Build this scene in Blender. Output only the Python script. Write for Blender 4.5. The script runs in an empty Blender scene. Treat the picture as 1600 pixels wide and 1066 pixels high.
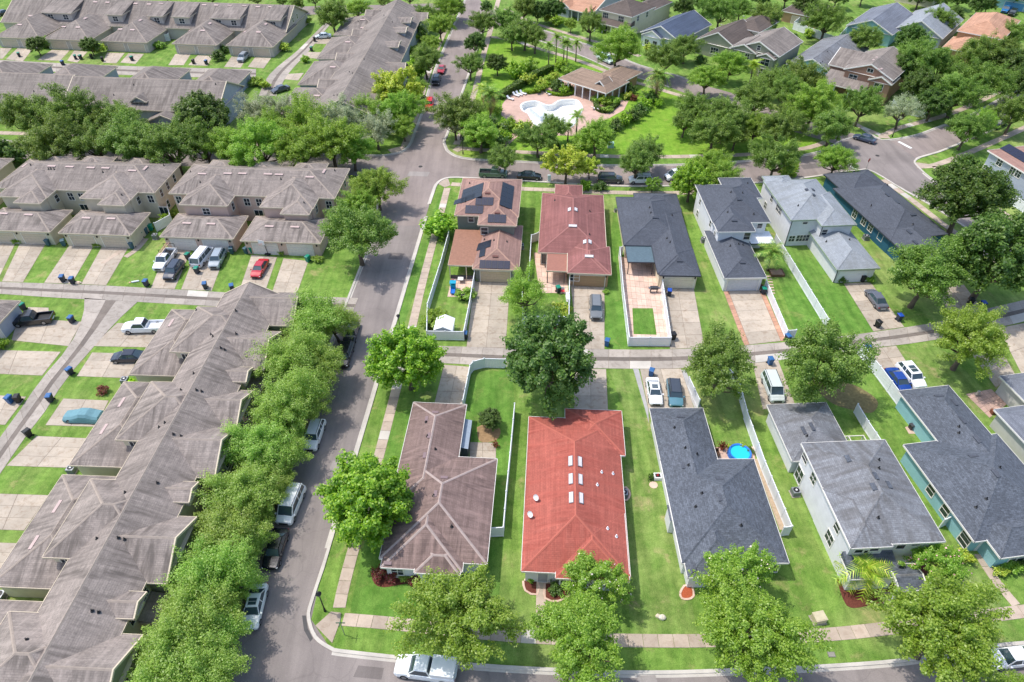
import bpy, math, random
import numpy as np
from mathutils import Vector, Matrix
from mathutils.geometry import tessellate_polygon

# ---------------------------------------------------------------- camera, sky, sun, exposure
SC = bpy.context.scene
COL = SC.collection
CAM_H, PITCH, FPX = 66.0, math.radians(41.8), 1060.0
cam_d = bpy.data.cameras.new('camera')
cam_d.sensor_width = 36.0
cam_d.lens = 36.0 * FPX / 1600.0
cam_d.clip_start, cam_d.clip_end = 0.5, 3000.0
cam = bpy.data.objects.new('camera', cam_d)
cam.location = (0, 0, CAM_H)
cam.rotation_euler = (math.pi / 2 - PITCH, 0, 0)
COL.objects.link(cam)
SC.camera = cam

SUN_EL = math.radians(64.0)
SH = Vector((0.95, -0.31))                       # direction the shadows fall in on the ground
world = bpy.data.worlds.new('World')
SC.world = world
world.use_nodes = True
wn = world.node_tree
wn.nodes.clear()
sky = wn.nodes.new('ShaderNodeTexSky')
sky.sky_type = 'NISHITA'
sky.sun_disc = False
sky.sun_elevation = SUN_EL
sky.sun_rotation = math.atan2(-SH.x, -SH.y)
sky.air_density, sky.dust_density, sky.ozone_density = 1.0, 2.0, 1.0
bg = wn.nodes.new('ShaderNodeBackground')
bg.inputs[1].default_value = 0.15
wo = wn.nodes.new('ShaderNodeOutputWorld')
wn.links.new(sky.outputs[0], bg.inputs[0])
wn.links.new(bg.outputs[0], wo.inputs[0])
sun_d = bpy.data.lights.new('sun', 'SUN')
sun_d.energy = 2.05
sun_d.angle = math.radians(1.0)
sun_d.color = (1.0, 0.955, 0.89)
sun = bpy.data.objects.new('sun', sun_d)
sdir = Vector((SH.x * math.cos(SUN_EL), SH.y * math.cos(SUN_EL), -math.sin(SUN_EL)))
sun.rotation_euler = sdir.to_track_quat('-Z', 'Y').to_euler()
sun.location = (-40, 40, 120)
COL.objects.link(sun)
vs = SC.view_settings
vs.view_transform = 'Standard'
vs.look = 'None'
vs.exposure = 0.8
vs.gamma = 1.0
vs.use_curve_mapping = False

# ---------------------------------------------------------------- helpers
rnd = random.Random(11)
CP, SP = math.cos(PITCH), math.sin(PITCH)

def ray(u, v):
    x, y = (u - 800) / FPX, -(v - 533) / FPX
    return Vector((x, CP + y * SP, -SP + y * CP))

def at(u, v, z=0.0):
    """photo pixel -> point of the place at height z"""
    d = ray(u, v)
    t = (z - CAM_H) / d.z
    return Vector((d.x * t, d.y * t, z))

def mpp(u, v, z=0.0):
    """metres per photo pixel at that point"""
    return (at(u, v, z) - Vector((0, 0, CAM_H))).length / FPX

def tag(o, label=None, cat=None, group=None, kind=None):
    if label: o['label'] = label
    if cat: o['category'] = cat
    if group: o['group'] = group
    if kind: o['kind'] = kind
    return o

def link(name, data, parent=None, loc=None, rz=None, scale=None):
    o = bpy.data.objects.new(name, data)
    COL.objects.link(o)
    if parent is not None: o.parent = parent
    if loc is not None: o.location = loc
    if rz is not None: o.rotation_euler = (0, 0, rz)
    if scale is not None: o.scale = scale
    return o

def empty(name, loc=(0, 0, 0), rz=0.0, label=None, cat=None, group=None, kind=None):
    o = link(name, None, None, loc, rz)
    o.empty_display_size = 0.3
    return tag(o, label, cat, group, kind)

class MB:
    """collects faces; build() links them as one mesh object"""
    def __init__(s):
        s.v, s.f, s.uv = [], [], []
    def face(s, pts, uv=None):
        i = len(s.v)
        s.v.extend([tuple(p) for p in pts])
        s.f.append(tuple(range(i, i + len(pts))))
        s.uv.append(uv if uv else [(p[0], p[1]) for p in pts])
        return s
    def box(s, x0, x1, y0, y1, z0, z1, M=None):
        c = [(x, y, z) for z in (z0, z1) for y in (y0, y1) for x in (x0, x1)]
        if M is not None: c = [tuple(M @ Vector(p)) for p in c]
        i = len(s.v); s.v.extend(c)
        for q in ((0, 2, 3, 1), (4, 5, 7, 6), (0, 1, 5, 4), (2, 6, 7, 3), (0, 4, 6, 2), (1, 3, 7, 5)):
            s.f.append(tuple(i + k for k in q))
            s.uv.append([(c[k][0], c[k][1]) for k in q])
        return s
    def prism(s, poly, z0, z1):
        n = len(poly)
        area = sum(poly[k][0] * poly[(k + 1) % n][1] - poly[(k + 1) % n][0] * poly[k][1] for k in range(n))
        P = [(p[0], p[1]) for p in poly]
        if area < 0: P = P[::-1]
        i = len(s.v)
        s.v.extend([(x, y, z0) for x, y in P] + [(x, y, z1) for x, y in P])
        for k in range(n):
            a, b = i + k, i + (k + 1) % n
            s.f.append((a, b, b + n, a + n)); s.uv.append([(0, 0)] * 4)
        for t in tessellate_polygon([[Vector((x, y, 0)) for x, y in P]]):
            t = tuple(t)
            q = [P[k] for k in t]
            ar = (q[1][0]-q[0][0])*(q[2][1]-q[0][1])-(q[2][0]-q[0][0])*(q[1][1]-q[0][1])
            if ar < 0: t = t[::-1]
            s.f.append(tuple(i + n + k for k in t)); s.uv.append([P[k] for k in t])
        return s
    def tube(s, pts, rad, n=8, caps=True):
        rings = []
        for k, p in enumerate(pts):
            p = Vector(p)
            a = Vector(pts[max(k - 1, 0)]); b = Vector(pts[min(k + 1, len(pts) - 1)])
            d = (b - a).normalized()
            u = d.cross(Vector((0, 0, 1)))
            if u.length < 1e-3: u = Vector((1, 0, 0))
            u.normalize(); w = d.cross(u)
            r = rad[k] if isinstance(rad, (list, tuple)) else rad
            i = len(s.v)
            s.v.extend([tuple(p + (u * math.cos(2 * math.pi * j / n) + w * math.sin(2 * math.pi * j / n)) * r) for j in range(n)])
            rings.append(i)
        for a, b in zip(rings, rings[1:]):
            for j in range(n):
                s.f.append((a + j, a + (j + 1) % n, b + (j + 1) % n, b + j)); s.uv.append([(0, 0)] * 4)
        if caps:
            s.f.append(tuple(rings[0] + j for j in reversed(range(n)))); s.uv.append([(0, 0)] * n)
            s.f.append(tuple(rings[-1] + j for j in range(n))); s.uv.append([(0, 0)] * n)
        return s
    def mesh(s, name, mat, smooth=False):
        m = bpy.data.meshes.new(name)
        m.from_pydata(s.v, [], s.f)
        l = m.uv_layers.new(name='UVMap')
        flat = [c for f in s.uv for p in f for c in p]
        l.data.foreach_set('uv', flat)
        if mat is not None: m.materials.append(mat)
        if smooth: m.polygons.foreach_set('use_smooth', [True] * len(m.polygons))
        m.update()
        return m
    def build(s, name, mat, parent=None, loc=None, rz=None, smooth=False):
        return link(name, s.mesh(name, mat, smooth), parent, loc, rz)

# ---------------------------------------------------------------- materials
MATS = {}
def rgb(c):
    """sRGB 0-255 colour -> linear"""
    return tuple(((x / 255) / 12.92 if x / 255 <= 0.04045 else ((x / 255 + 0.055) / 1.055) ** 2.4) for x in c) + (1.0,)

class NT:
    def __init__(s, name):
        s.m = bpy.data.materials.new(name); s.m.use_nodes = True
        s.t = s.m.node_tree; s.n = s.t.nodes
        s.b = s.n['Principled BSDF']; s.out = s.n['Material Output']
    def add(s, kind, **kw):
        n = s.n.new('ShaderNode' + kind)
        for k, v in kw.items():
            if k in n.inputs: n.inputs[k].default_value = v
            else: setattr(n, k, v)
        return n
    def l(s, a, b): s.t.links.new(a, b)
    def noise(s, vec, scale, detail=4.0, rough=0.55, dist=0.0):
        n = s.add('TexNoise', Scale=scale, Detail=detail, Roughness=rough, Distortion=dist)
        if vec is not None: s.l(vec, n.inputs['Vector'])
        return n.outputs['Fac']
    def ramp(s, fac, stops):
        r = s.n.new('ShaderNodeValToRGB')
        e = r.color_ramp.elements
        while len(e) > 1: e.remove(e[-1])
        e[0].position, e[0].color = stops[0]
        for p, c in stops[1:]:
            x = e.new(p); x.color = c
        s.l(fac, r.inputs[0])
        return r.outputs[0]
    def mix(s, fac, a, b, mode='MIX'):
        m = s.n.new('ShaderNodeMix'); m.data_type = 'RGBA'; m.blend_type = mode
        for i, x in ((0, fac), (6, a), (7, b)):
            if isinstance(x, (int, float)): m.inputs[i].default_value = x
            elif isinstance(x, tuple): m.inputs[i].default_value = x
            else: s.l(x, m.inputs[i])
        return m.outputs[2]
    def mapping(s, vec, scale=(1, 1, 1), rot=(0, 0, 0)):
        n = s.add('Mapping'); n.inputs['Scale'].default_value = scale; n.inputs['Rotation'].default_value = rot
        s.l(vec, n.inputs['Vector']); return n.outputs[0]
    def math(s, op, a, b=0.0):
        n = s.n.new('ShaderNodeMath'); n.operation = op
        for i, x in ((0, a), (1, b)):
            if isinstance(x, (int, float)): n.inputs[i].default_value = x
            else: s.l(x, n.inputs[i])
        return n.outputs[0]
    def bump(s, h, strength=0.3, dist=0.02):
        n = s.add('Bump', Strength=strength, Distance=dist)
        s.l(h, n.inputs['Height']); s.l(n.outputs[0], s.b.inputs['Normal'])
    def done(s, col=None, rough=0.8, spec=0.3, metal=0.0):
        if col is not None:
            if isinstance(col, tuple): s.b.inputs['Base Color'].default_value = col
            else: s.l(col, s.b.inputs['Base Color'])
        s.b.inputs['Roughness'].default_value = rough
        s.b.inputs['Specular IOR Level'].default_value = spec
        s.b.inputs['Metallic'].default_value = metal
        return s.m

def sc_(c, k): return (min(c[0] * k, 1), min(c[1] * k, 1), min(c[2] * k, 1), 1.0)

def plain(name, col, rough=0.6, spec=0.4, metal=0.0, var=0.08, scale=3.0):
    if name in MATS: return MATS[name]
    n = NT(name)
    tc = n.add('TexCoord')
    f = n.noise(tc.outputs['Object'], scale, 5.0)
    c = n.ramp(f, [(0.3, sc_(col, 1 - var)), (0.7, sc_(col, 1 + var))])
    MATS[name] = n.done(c, rough, spec, metal)
    return MATS[name]

def grass(name, c1, c2, c3, stripe=0.10, srot=0.06):
    n = NT(name)
    g = n.add('NewGeometry').outputs['Position']
    big = n.noise(g, 0.05, 5.0, 0.6)
    mid = n.noise(g, 0.55, 5.0, 0.65)
    fine = n.noise(g, 9.0, 3.0, 0.7)
    c = n.mix(n.ramp(mid, [(0.36, (0, 0, 0, 1)), (0.66, (1, 1, 1, 1))]), c1, c2)
    c = n.mix(n.math('MULTIPLY', n.ramp(big, [(0.50, (0, 0, 0, 1)), (0.70, (1, 1, 1, 1))]), 0.55), c, c3)
    mp = n.mapping(g, (1.0, 0.12, 1), (0, 0, srot))
    st = n.noise(mp, 1.1, 2.0, 0.5)
    c = n.mix(1.0, c, n.ramp(st, [(0.38, (1 - stripe,) * 3 + (1,)), (0.62, (1 + stripe,) * 3 + (1,))]), 'MULTIPLY')
    dry = n.noise(g, 0.32, 6.0, 0.7, 0.4)
    c = n.mix(n.math('MULTIPLY', n.ramp(dry, [(0.56, (0, 0, 0, 1)), (0.74, (1, 1, 1, 1))]), 0.75), c, sc_((c3[0] * 1.12, c3[1] * .92, c3[2] * 1.05, 1), 1.0))
    weed = n.noise(g, 1.7, 5.0, 0.75)
    c = n.mix(1.0, c, n.ramp(weed, [(0.3, (0.74, 0.78, 0.72, 1)), (0.5, (1, 1, 1, 1)), (0.72, (1.2, 1.14, 1.2, 1))]), 'MULTIPLY')
    c = n.mix(1.0, c, n.ramp(fine, [(0.25, (0.62, 0.66, 0.6, 1)), (0.75, (1.3, 1.26, 1.3, 1))]), 'MULTIPLY')
    n.bump(fine, 0.6, 0.08)
    return n.done(c, 0.9, 0.15)

def asphalt(name, base):
    n = NT(name)
    g = n.add('NewGeometry').outputs['Position']
    big = n.noise(g, 0.09, 6.0, 0.65)
    streak = n.noise(n.mapping(g, (0.7, 0.08, 1), (0, 0, 0.06)), 1.0, 5.0, 0.6)
    fine = n.noise(g, 14.0, 3.0, 0.7)
    c = n.ramp(big, [(0.28, sc_(base, 0.78)), (0.5, base), (0.75, sc_(base, 1.16))])
    c = n.mix(1.0, c, n.ramp(streak, [(0.35, (0.88, 0.87, 0.87, 1)), (0.65, (1.1, 1.09, 1.08, 1))]), 'MULTIPLY')
    c = n.mix(1.0, c, n.ramp(fine, [(0.3, (0.86, 0.86, 0.86, 1)), (0.7, (1.14, 1.14, 1.14, 1))]), 'MULTIPLY')
    vor = n.add('TexVoronoi', Scale=0.16); vor.feature = 'DISTANCE_TO_EDGE'
    wob = n.add('VectorMath'); wob.operation = 'ADD'
    nz = n.add('TexNoise', Scale=0.6, Detail=4.0); n.l(g, nz.inputs['Vector'])
    n.l(g, wob.inputs[0]); n.l(nz.outputs['Color'], wob.inputs[1]); n.l(wob.outputs[0], vor.inputs['Vector'])
    crack = n.ramp(vor.outputs['Distance'], [(0.0, (0.6, 0.6, 0.6, 1)), (0.012, (1, 1, 1, 1))])
    c = n.mix(0.3, c, crack, 'MULTIPLY')
    n.bump(fine, 0.25, 0.02)
    return n.done(c, 0.88, 0.25)

def concrete(name, base, stain=0.3, rust=None):
    n = NT(name)
    g = n.add('NewGeometry').outputs['Position']
    oi = n.add('ObjectInfo').outputs['Random']
    big = n.noise(g, 0.35, 6.0, 0.65)
    blot = n.noise(g, 1.3, 6.0, 0.7, 0.6)
    fine = n.noise(g, 16.0, 3.0, 0.7)
    c = n.ramp(big, [(0.3, sc_(base, 0.80)), (0.55, base), (0.75, sc_(base, 1.12))])
    tint = rust if rust else sc_(base, 0.6)
    c = n.mix(n.math('MULTIPLY', n.ramp(blot, [(0.5, (0, 0, 0, 1)), (0.72, (1, 1, 1, 1))]), stain), c, tint)
    c = n.mix(1.0, c, n.ramp(oi, [(0.0, (0.86, 0.86, 0.86, 1)), (1.0, (1.12, 1.11, 1.10, 1))]), 'MULTIPLY')
    c = n.mix(1.0, c, n.ramp(fine, [(0.3, (0.92, 0.92, 0.92, 1)), (0.7, (1.07, 1.07, 1.07, 1))]), 'MULTIPLY')
    n.bump(fine, 0.15, 0.01)
    return n.done(c, 0.85, 0.25)

def shingle(name, base, streak=0.25, streak_col=None, tab=0.10, row=0.2, light=0.0, wave=0.8):
    """asphalt shingles; UV = (along eave, up slope) in metres"""
    base = sc_(base, 1.2)
    streak_col = sc_(streak_col, 1.15) if streak_col else None
    n = NT(name)
    uv = n.add('TexCoord').outputs['UV']
    g = n.add('NewGeometry').outputs['Position']
    br = n.add('TexBrick'); br.offset = 0.5
    n.l(uv, br.inputs['Vector'])
    br.inputs['Scale'].default_value = 1.0
    br.inputs['Brick Width'].default_value = 0.42
    br.inputs['Row Height'].default_value = row
    br.inputs['Mortar Size'].default_value = 0.012
    br.inputs['Mortar Smooth'].default_value = 0.3
    br.inputs['Bias'].default_value = 0.0
    br.inputs['Color1'].default_value = sc_(base, 1 - tab)
    br.inputs['Color2'].default_value = sc_(base, 1 + tab)
    br.inputs['Mortar'].default_value = sc_(base, 0.62)
    spk = n.noise(g, 5.5, 2.0, 0.6)
    c = n.mix(1.0, br.outputs['Color'], n.ramp(spk, [(0.3, (1 - 1.2 * tab,) * 3 + (1,)), (0.7, (1 + 1.2 * tab,) * 3 + (1,))]), 'MULTIPLY')
    wav = n.add('TexNoise', Scale=1.0, Detail=2.0)
    n.l(n.mapping(uv, (0.12, 2.4, 1)), wav.inputs['Vector'])
    c = n.mix(wave, c, n.ramp(wav.outputs['Fac'], [(0.35, (0.78, 0.78, 0.78, 1)), (0.65, (1.16, 1.16, 1.16, 1))]), 'MULTIPLY')
    big = n.noise(g, 0.16, 5.0, 0.6)
    c = n.mix(1.0, c, n.ramp(big, [(0.3, (0.87, 0.87, 0.87, 1)), (0.7, (1.12, 1.12, 1.12, 1))]), 'MULTIPLY')
    sc = streak_col if streak_col else sc_(base, 0.5)
    sn = n.noise(n.mapping(uv, (1.3, 0.16, 1)), 1.0, 5.0, 0.6, 0.3)
    s2 = n.noise(g, 0.22, 3.0, 0.5)
    sm = n.math('MULTIPLY', n.ramp(sn, [(0.42, (0, 0, 0, 1)), (0.6, (1, 1, 1, 1))]), n.ramp(s2, [(0.34, (0, 0, 0, 1)), (0.56, (1, 1, 1, 1))]))
    c = n.mix(n.math('MULTIPLY', sm, streak), c, sc)
    if light:
        ln = n.noise(n.mapping(uv, (1.6, 0.22, 1)), 0.8, 5.0, 0.65)
        c = n.mix(n.math('MULTIPLY', n.ramp(ln, [(0.5, (0, 0, 0, 1)), (0.72, (1, 1, 1, 1))]), light), c, sc_(base, 1.9))
    n.bump(br.outputs['Fac'], 0.35, 0.015)
    MATS[name] = n.done(c, 0.82, 0.3)
    return MATS[name]

def leaf(name, c1, c2, c3, trans=0.56):
    n = NT(name)
    isl = n.add('NewGeometry').outputs['Random Per Island']
    oi = n.add('ObjectInfo').outputs['Random']
    c = n.ramp(isl, [(0.0, c1), (0.5, c2), (1.0, c3)])
    hs = n.add('HueSaturation'); n.l(c, hs.inputs['Color']); hs.inputs['Saturation'].default_value = 1.0
    n.l(n.math('ADD', n.math('MULTIPLY', oi, 0.024), 0.472), hs.inputs['Hue'])
    n.l(n.math('ADD', n.math('MULTIPLY', oi, 0.26), 1.14), hs.inputs['Value'])
    d = n.add('BsdfDiffuse'); t = n.add('BsdfTranslucent')
    n.l(hs.outputs[0], d.inputs['Color']); n.l(hs.outputs[0], t.inputs['Color'])
    g = n.add('BsdfGlossy'); g.inputs['Roughness'].default_value = 0.45
    m = n.add('MixShader'); m.inputs[0].default_value = trans
    n.l(d.outputs[0], m.inputs[1]); n.l(t.outputs[0], m.inputs[2])
    m2 = n.add('MixShader'); m2.inputs[0].default_value = 0.035
    n.l(m.outputs[0], m2.inputs[1]); n.l(g.outputs[0], m2.inputs[2])
    n.l(m2.outputs[0], n.out.inputs['Surface'])
    n.n.remove(n.b)
    MATS[name] = n.m
    return n.m

def paint(name, col, rough=0.25, coat=0.6):
    if name in MATS: return MATS[name]
    n = NT(name)
    tc = n.add('TexCoord')
    f = n.noise(tc.outputs['Object'], 1.2, 3.0)
    c = n.ramp(f, [(0.3, sc_(col, 0.95)), (0.7, sc_(col, 1.04))])
    m = n.done(c, rough, 0.5)
    n.b.inputs['Coat Weight'].default_value = coat
    n.b.inputs['Coat Roughness'].default_value = 0.08
    MATS[name] = m
    return m

def siding(name, col, band=0.2, amt=0.12):
    """lap siding or stucco: faint horizontal courses"""
    if name in MATS: return MATS[name]
    n = NT(name)
    g = n.add('NewGeometry').outputs['Position']
    sep = n.add('SeparateXYZ'); n.l(g, sep.inputs[0])
    fr = n.math('FRACT', n.math('DIVIDE', sep.outputs['Z'], band))
    f = n.noise(g, 1.2, 5.0)
    c = n.ramp(f, [(0.3, sc_(col, 0.93)), (0.7, sc_(col, 1.05))])
    c = n.mix(1.0, c, n.ramp(fr, [(0.0, (1 - amt,) * 3 + (1,)), (0.18, (1, 1, 1, 1))]), 'MULTIPLY')
    n.bump(fr, 0.2, 0.02)
    MATS[name] = n.done(c, 0.7, 0.3)
    return MATS[name]

G_LAWN = grass('grass_lawn', rgb((92, 126, 50)), rgb((122, 150, 70)), rgb((158, 160, 104)), 0.14)
G_DEEP = grass('grass_deep', rgb((82, 122, 46)), rgb((106, 142, 62)), rgb((130, 148, 80)), 0.12)
G_PARK = grass('grass_park', rgb((104, 144, 42)), rgb((130, 164, 58)), rgb((148, 166, 78)), 0.07)
G_WARM = grass('grass_warm', rgb((100, 130, 58)), rgb((130, 150, 80)), rgb((168, 162, 116)), 0.16)
ASPH = asphalt('road_asphalt', rgb((134, 126, 122)))
ASPH2 = asphalt('road_asphalt_pink', rgb((140, 129, 124)))
CONC = concrete('concrete_driveway', rgb((179, 167, 151)), 0.75, rgb((140, 120, 100)))
CONC_A = concrete('concrete_alley', rgb((168, 159, 149)), 0.65, rgb((118, 109, 100)))
CONC_D = concrete('concrete_alley_drain', rgb((122, 113, 105)), 0.6, rgb((88, 80, 73)))
CONC_W = concrete('concrete_walk', rgb((182, 166, 150)), 0.6, rgb((144, 122, 104)))
CONC_N = concrete('concrete_new', rgb((196, 190, 180)), 0.2)
JOINT = plain('joint_dark', rgb((128, 116, 103)), 0.95, 0.1)
KERB = concrete('kerb_concrete', rgb((190, 184, 175)), 0.3)
PAVER = concrete('paver_pink', rgb((188, 158, 144)), 0.25)
PAVER_O = concrete('paver_orange', rgb((190, 146, 122)), 0.25)
STONE_P = concrete('patio_stone', rgb((214, 186, 168)), 0.5, rgb((176, 128, 104)))
GRAVEL = concrete('gravel_grey', rgb((176, 174, 172)), 0.5)
MULCH = plain('mulch_red', rgb((102, 60, 50)), 0.95, 0.1, var=0.3, scale=9)
MULCH_O = plain('mulch_orange', rgb((164, 86, 58)), 0.95, 0.1, var=0.2, scale=9)
WHITE = plain('vinyl_white', rgb((226, 228, 230)), 0.45, 0.4, var=0.03)
TRIM = plain('trim_white', rgb((226, 222, 214)), 0.5, 0.4, var=0.03)
TRIM_B = plain('trim_beige', rgb((206, 192, 168)), 0.55, 0.3, var=0.04)
TRIM_G = plain('gutter_mossy', rgb((150, 164, 140)), 0.6, 0.3, var=0.15)
TRIM_D = plain('trim_dark', rgb((62, 66, 74)), 0.5, 0.4)
GLASS = NT('window_glass').done(rgb((40, 50, 60)), 0.08, 0.8)
GLASS_C = NT('car_glass').done(rgb((56, 72, 80)), 0.05, 0.9)
BLACK = plain('black_plastic', rgb((30, 31, 33)), 0.5, 0.4)
TYRE = plain('tyre_rubber', rgb((28, 28, 29)), 0.85, 0.2)
RIM = plain('rim_alloy', rgb((150, 152, 156)), 0.35, 0.5, 0.7)
CHROME = plain('lamp_lens', rgb((226, 230, 232)), 0.15, 0.6)
RED_L = plain('tail_lens', rgb((150, 20, 24)), 0.2, 0.6)
METAL = plain('metal_grey', rgb((150, 154, 158)), 0.4, 0.5, 0.5)
BARK = plain('bark', rgb((104, 92, 80)), 0.95, 0.1, var=0.3, scale=4)
BARK_P = plain('bark_palm', rgb((132, 118, 100)), 0.95, 0.1, var=0.25, scale=5)
# ---------------------------------------------------------------- the ground, roads, kerbs, walks, drives
def W(pts, z=0.0): return [at(u, v, z).to_2d() for u, v in pts]

def smooth(pts, step=1.5):
    """resampled Catmull-Rom through 2-D points"""
    P = [Vector(p) for p in pts]
    P = [P[0] * 2 - P[1]] + P + [P[-1] * 2 - P[-2]]
    out = []
    for i in range(1, len(P) - 2):
        a, b, c, d = P[i - 1:i + 3]
        n = max(2, int((c - b).length / step))
        for k in range(n):
            t = k / n
            out.append(0.5 * ((2 * b) + (c - a) * t + (2 * a - 5 * b + 4 * c - d) * t * t + (3 * b - a - 3 * c + d) * t ** 3))
    out.append(P[-2])
    return out

def offset(P, d):
    out = []
    for i, p in enumerate(P):
        a, b = P[max(i - 1, 0)], P[min(i + 1, len(P) - 1)]
        t = (b - a).normalized()
        out.append(p + Vector((-t.y, t.x)) * d)
    return out

def strip(name, P, w, z, mat, kind='structure', parent=None, wl=None):
    L, R_ = offset(P, w / 2 if wl is None else wl), offset(P, -w / 2)
    m = MB()
    s = 0.0
    for i in range(len(P) - 1):
        m.face([(R_[i].x, R_[i].y, z), (R_[i + 1].x, R_[i + 1].y, z), (L[i + 1].x, L[i + 1].y, z), (L[i].x, L[i].y, z)])
    o = m.build(name, mat, parent)
    if kind: o['kind'] = kind
    return o

def sheet(name, px, z, mat, kind='structure', world=False, parent=None):
    P = px if world else W(px)
    m = MB()
    n = len(P)
    V = [Vector((p[0], p[1], 0)) for p in P]
    for t in tessellate_polygon([V]):
        q = [V[k] for k in t]
        if (q[1] - q[0]).cross(q[2] - q[0]).z < 0: q = q[::-1]
        m.face([(p.x, p.y, z) for p in q])
    o = m.build(name, mat, parent)
    if kind: o['kind'] = kind
    return o

def kerb(P, side=1, w=0.34, h=0.13, name='kerb'):
    """raised kerb whose road edge is the polyline P; side=1 puts it to the left"""
    A, B = P, offset(P, side * w)
    m = MB()
    for i in range(len(P) - 1):
        a0, a1, b0, b1 = A[i], A[i + 1], B[i], B[i + 1]
        t = lambda p, z: (p.x, p.y, z)
        m.face([t(a0, h * .85), t(a1, h * .85), t(b1, h), t(b0, h)] if side > 0 else [t(a1, h * .85), t(a0, h * .85), t(b0, h), t(b1, h)])
        m.face([t(a0, 0), t(a1, 0), t(a1, h * .85), t(a0, h * .85)])
        m.face([t(b1, 0), t(b0, 0), t(b0, h), t(b1, h)])
    o = m.build(name, KERB)
    o['kind'] = 'structure'
    g = MB()
    C = offset(P, -side * 0.3)
    for i in range(len(P) - 1):
        q = [(P[i].x, P[i].y, .017), (P[i + 1].x, P[i + 1].y, .017), (C[i + 1].x, C[i + 1].y, .016), (C[i].x, C[i].y, .016)]
        g.face(q[::-1] if side > 0 else q)
    g.build('gutter', KERB, o)
    return o

def slab_mesh(q, z0, z1, gap, mat):
    """one cast slab: q = 4 corners counter-clockwise, small joint gap all round"""
    c = sum(q, Vector((0, 0))) / 4
    r = [p + (c - p).normalized() * gap for p in q]
    m = MB()
    e = 0.012
    t = [p + (c - p).normalized() * e * 1.4 for p in r]
    lo = [(p.x, p.y, z0) for p in r]; hi = [(p.x, p.y, z1 - e) for p in r]; tp = [(p.x, p.y, z1) for p in t]
    for i in range(4):
        j = (i + 1) % 4
        m.face([lo[i], lo[j], hi[j], hi[i]])
        m.face([hi[i], hi[j], tp[j], tp[i]])
    m.face(tp)
    return m

def ccw(q):
    a = sum(q[i].x * q[(i + 1) % 4].y - q[(i + 1) % 4].x * q[i].y for i in range(4))
    return q if a > 0 else q[::-1]

def walk(name, P, w, mat=None, length=1.5, z=0.05, parent=None, accents=()):
    """a sidewalk of separate slabs along a polyline"""
    mat = mat or CONC_W
    root = parent or empty(name, (P[0].x, P[0].y, 0), kind='structure')
    org = Vector((P[0].x, P[0].y))
    st = [0.0]
    for a, b in zip(P, P[1:]): st.append(st[-1] + (b - a).length)
    def pos(s):
        for i in range(len(P) - 1):
            if s <= st[i + 1] or i == len(P) - 2:
                t = (s - st[i]) / max(st[i + 1] - st[i], 1e-6)
                d = (P[i + 1] - P[i]).normalized()
                return P[i] + (P[i + 1] - P[i]) * t, d
    n = max(1, round(st[-1] / length))
    for k in range(n):
        p0, d0 = pos(st[-1] * k / n); p1, d1 = pos(st[-1] * (k + 1) / n)
        n0, n1 = Vector((-d0.y, d0.x)), Vector((-d1.y, d1.x))
        q = ccw([p0 - n0 * w / 2, p1 - n1 * w / 2, p1 + n1 * w / 2, p0 + n0 * w / 2])
        q = [p - org for p in q]
        m = CONC_N if rnd.random() < 0.07 else mat
        slab_mesh(q, 0.0, z, 0.022, m).build('slab', m, root)
    return root

def drive(name, px, nu, nv, mat=None, z=0.03, world=False, kind='structure', base=True):
    """driveway of nu x nv cast slabs inside the quad px (near-left, near-right, far-right, far-left)"""
    mat = mat or CONC
    q = px if world else W(px)
    org = (q[0] + q[1] + q[2] + q[3]) / 4
    q = ccw([p - org for p in q])
    root = empty(name, (org.x, org.y, 0), kind=kind)
    if base:
        m = MB().prism([(p * 1.004) for p in q], 0.001, 0.012)
        m.build('joint_bed', JOINT, root)
    def bl(s, t): return (q[0] * (1 - s) + q[1] * s) * (1 - t) + (q[3] * (1 - s) + q[2] * s) * t
    # u runs along the shorter side
    if (q[1] - q[0]).length > (q[2] - q[1]).length: cu, cv = nv, nu
    else: cu, cv = nu, nv
    for i in range(cu):
        for j in range(cv):
            s = [bl(i / cu, j / cv), bl((i + 1) / cu, j / cv), bl((i + 1) / cu, (j + 1) / cv), bl(i / cu, (j + 1) / cv)]
            slab_mesh(ccw(s), 0.002, z, 0.03, mat).build('slab', mat, root)
    return root

# pool outline in the park (world xy), the ground sheet has a hole there
POOL_PX = [(815, 166), (820, 161), (835, 158.6), (843, 161), (851, 164.5), (858, 165.5), (865, 164), (871, 160),
           (877, 157.2), (888, 156.2), (899, 156.6), (904, 161), (908, 168.5), (906, 176), (900, 186), (893, 197), (880, 203), (862, 205), (846, 202), (835, 192), (830, 183), (826, 177), (818, 173)]
POOL = smooth(W(POOL_PX + [POOL_PX[0]]), 1.0)[:-1]
def ground():
    big = [Vector((x, y, 0)) for x, y in ((-700, -200), (700, -200), (700, 900), (-700, 900))]
    hole = [Vector((p.x, p.y, 0)) for p in POOL]
    allv = big + hole
    m = MB()
    for t in tessellate_polygon([big, hole]):
        q = [allv[k] for k in t]
        if (q[1] - q[0]).cross(q[2] - q[0]).z < 0: q = q[::-1]
        m.face([tuple(p) for p in q])
    tag(m.build('ground', G_LAWN), kind='structure')
ground()

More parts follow.
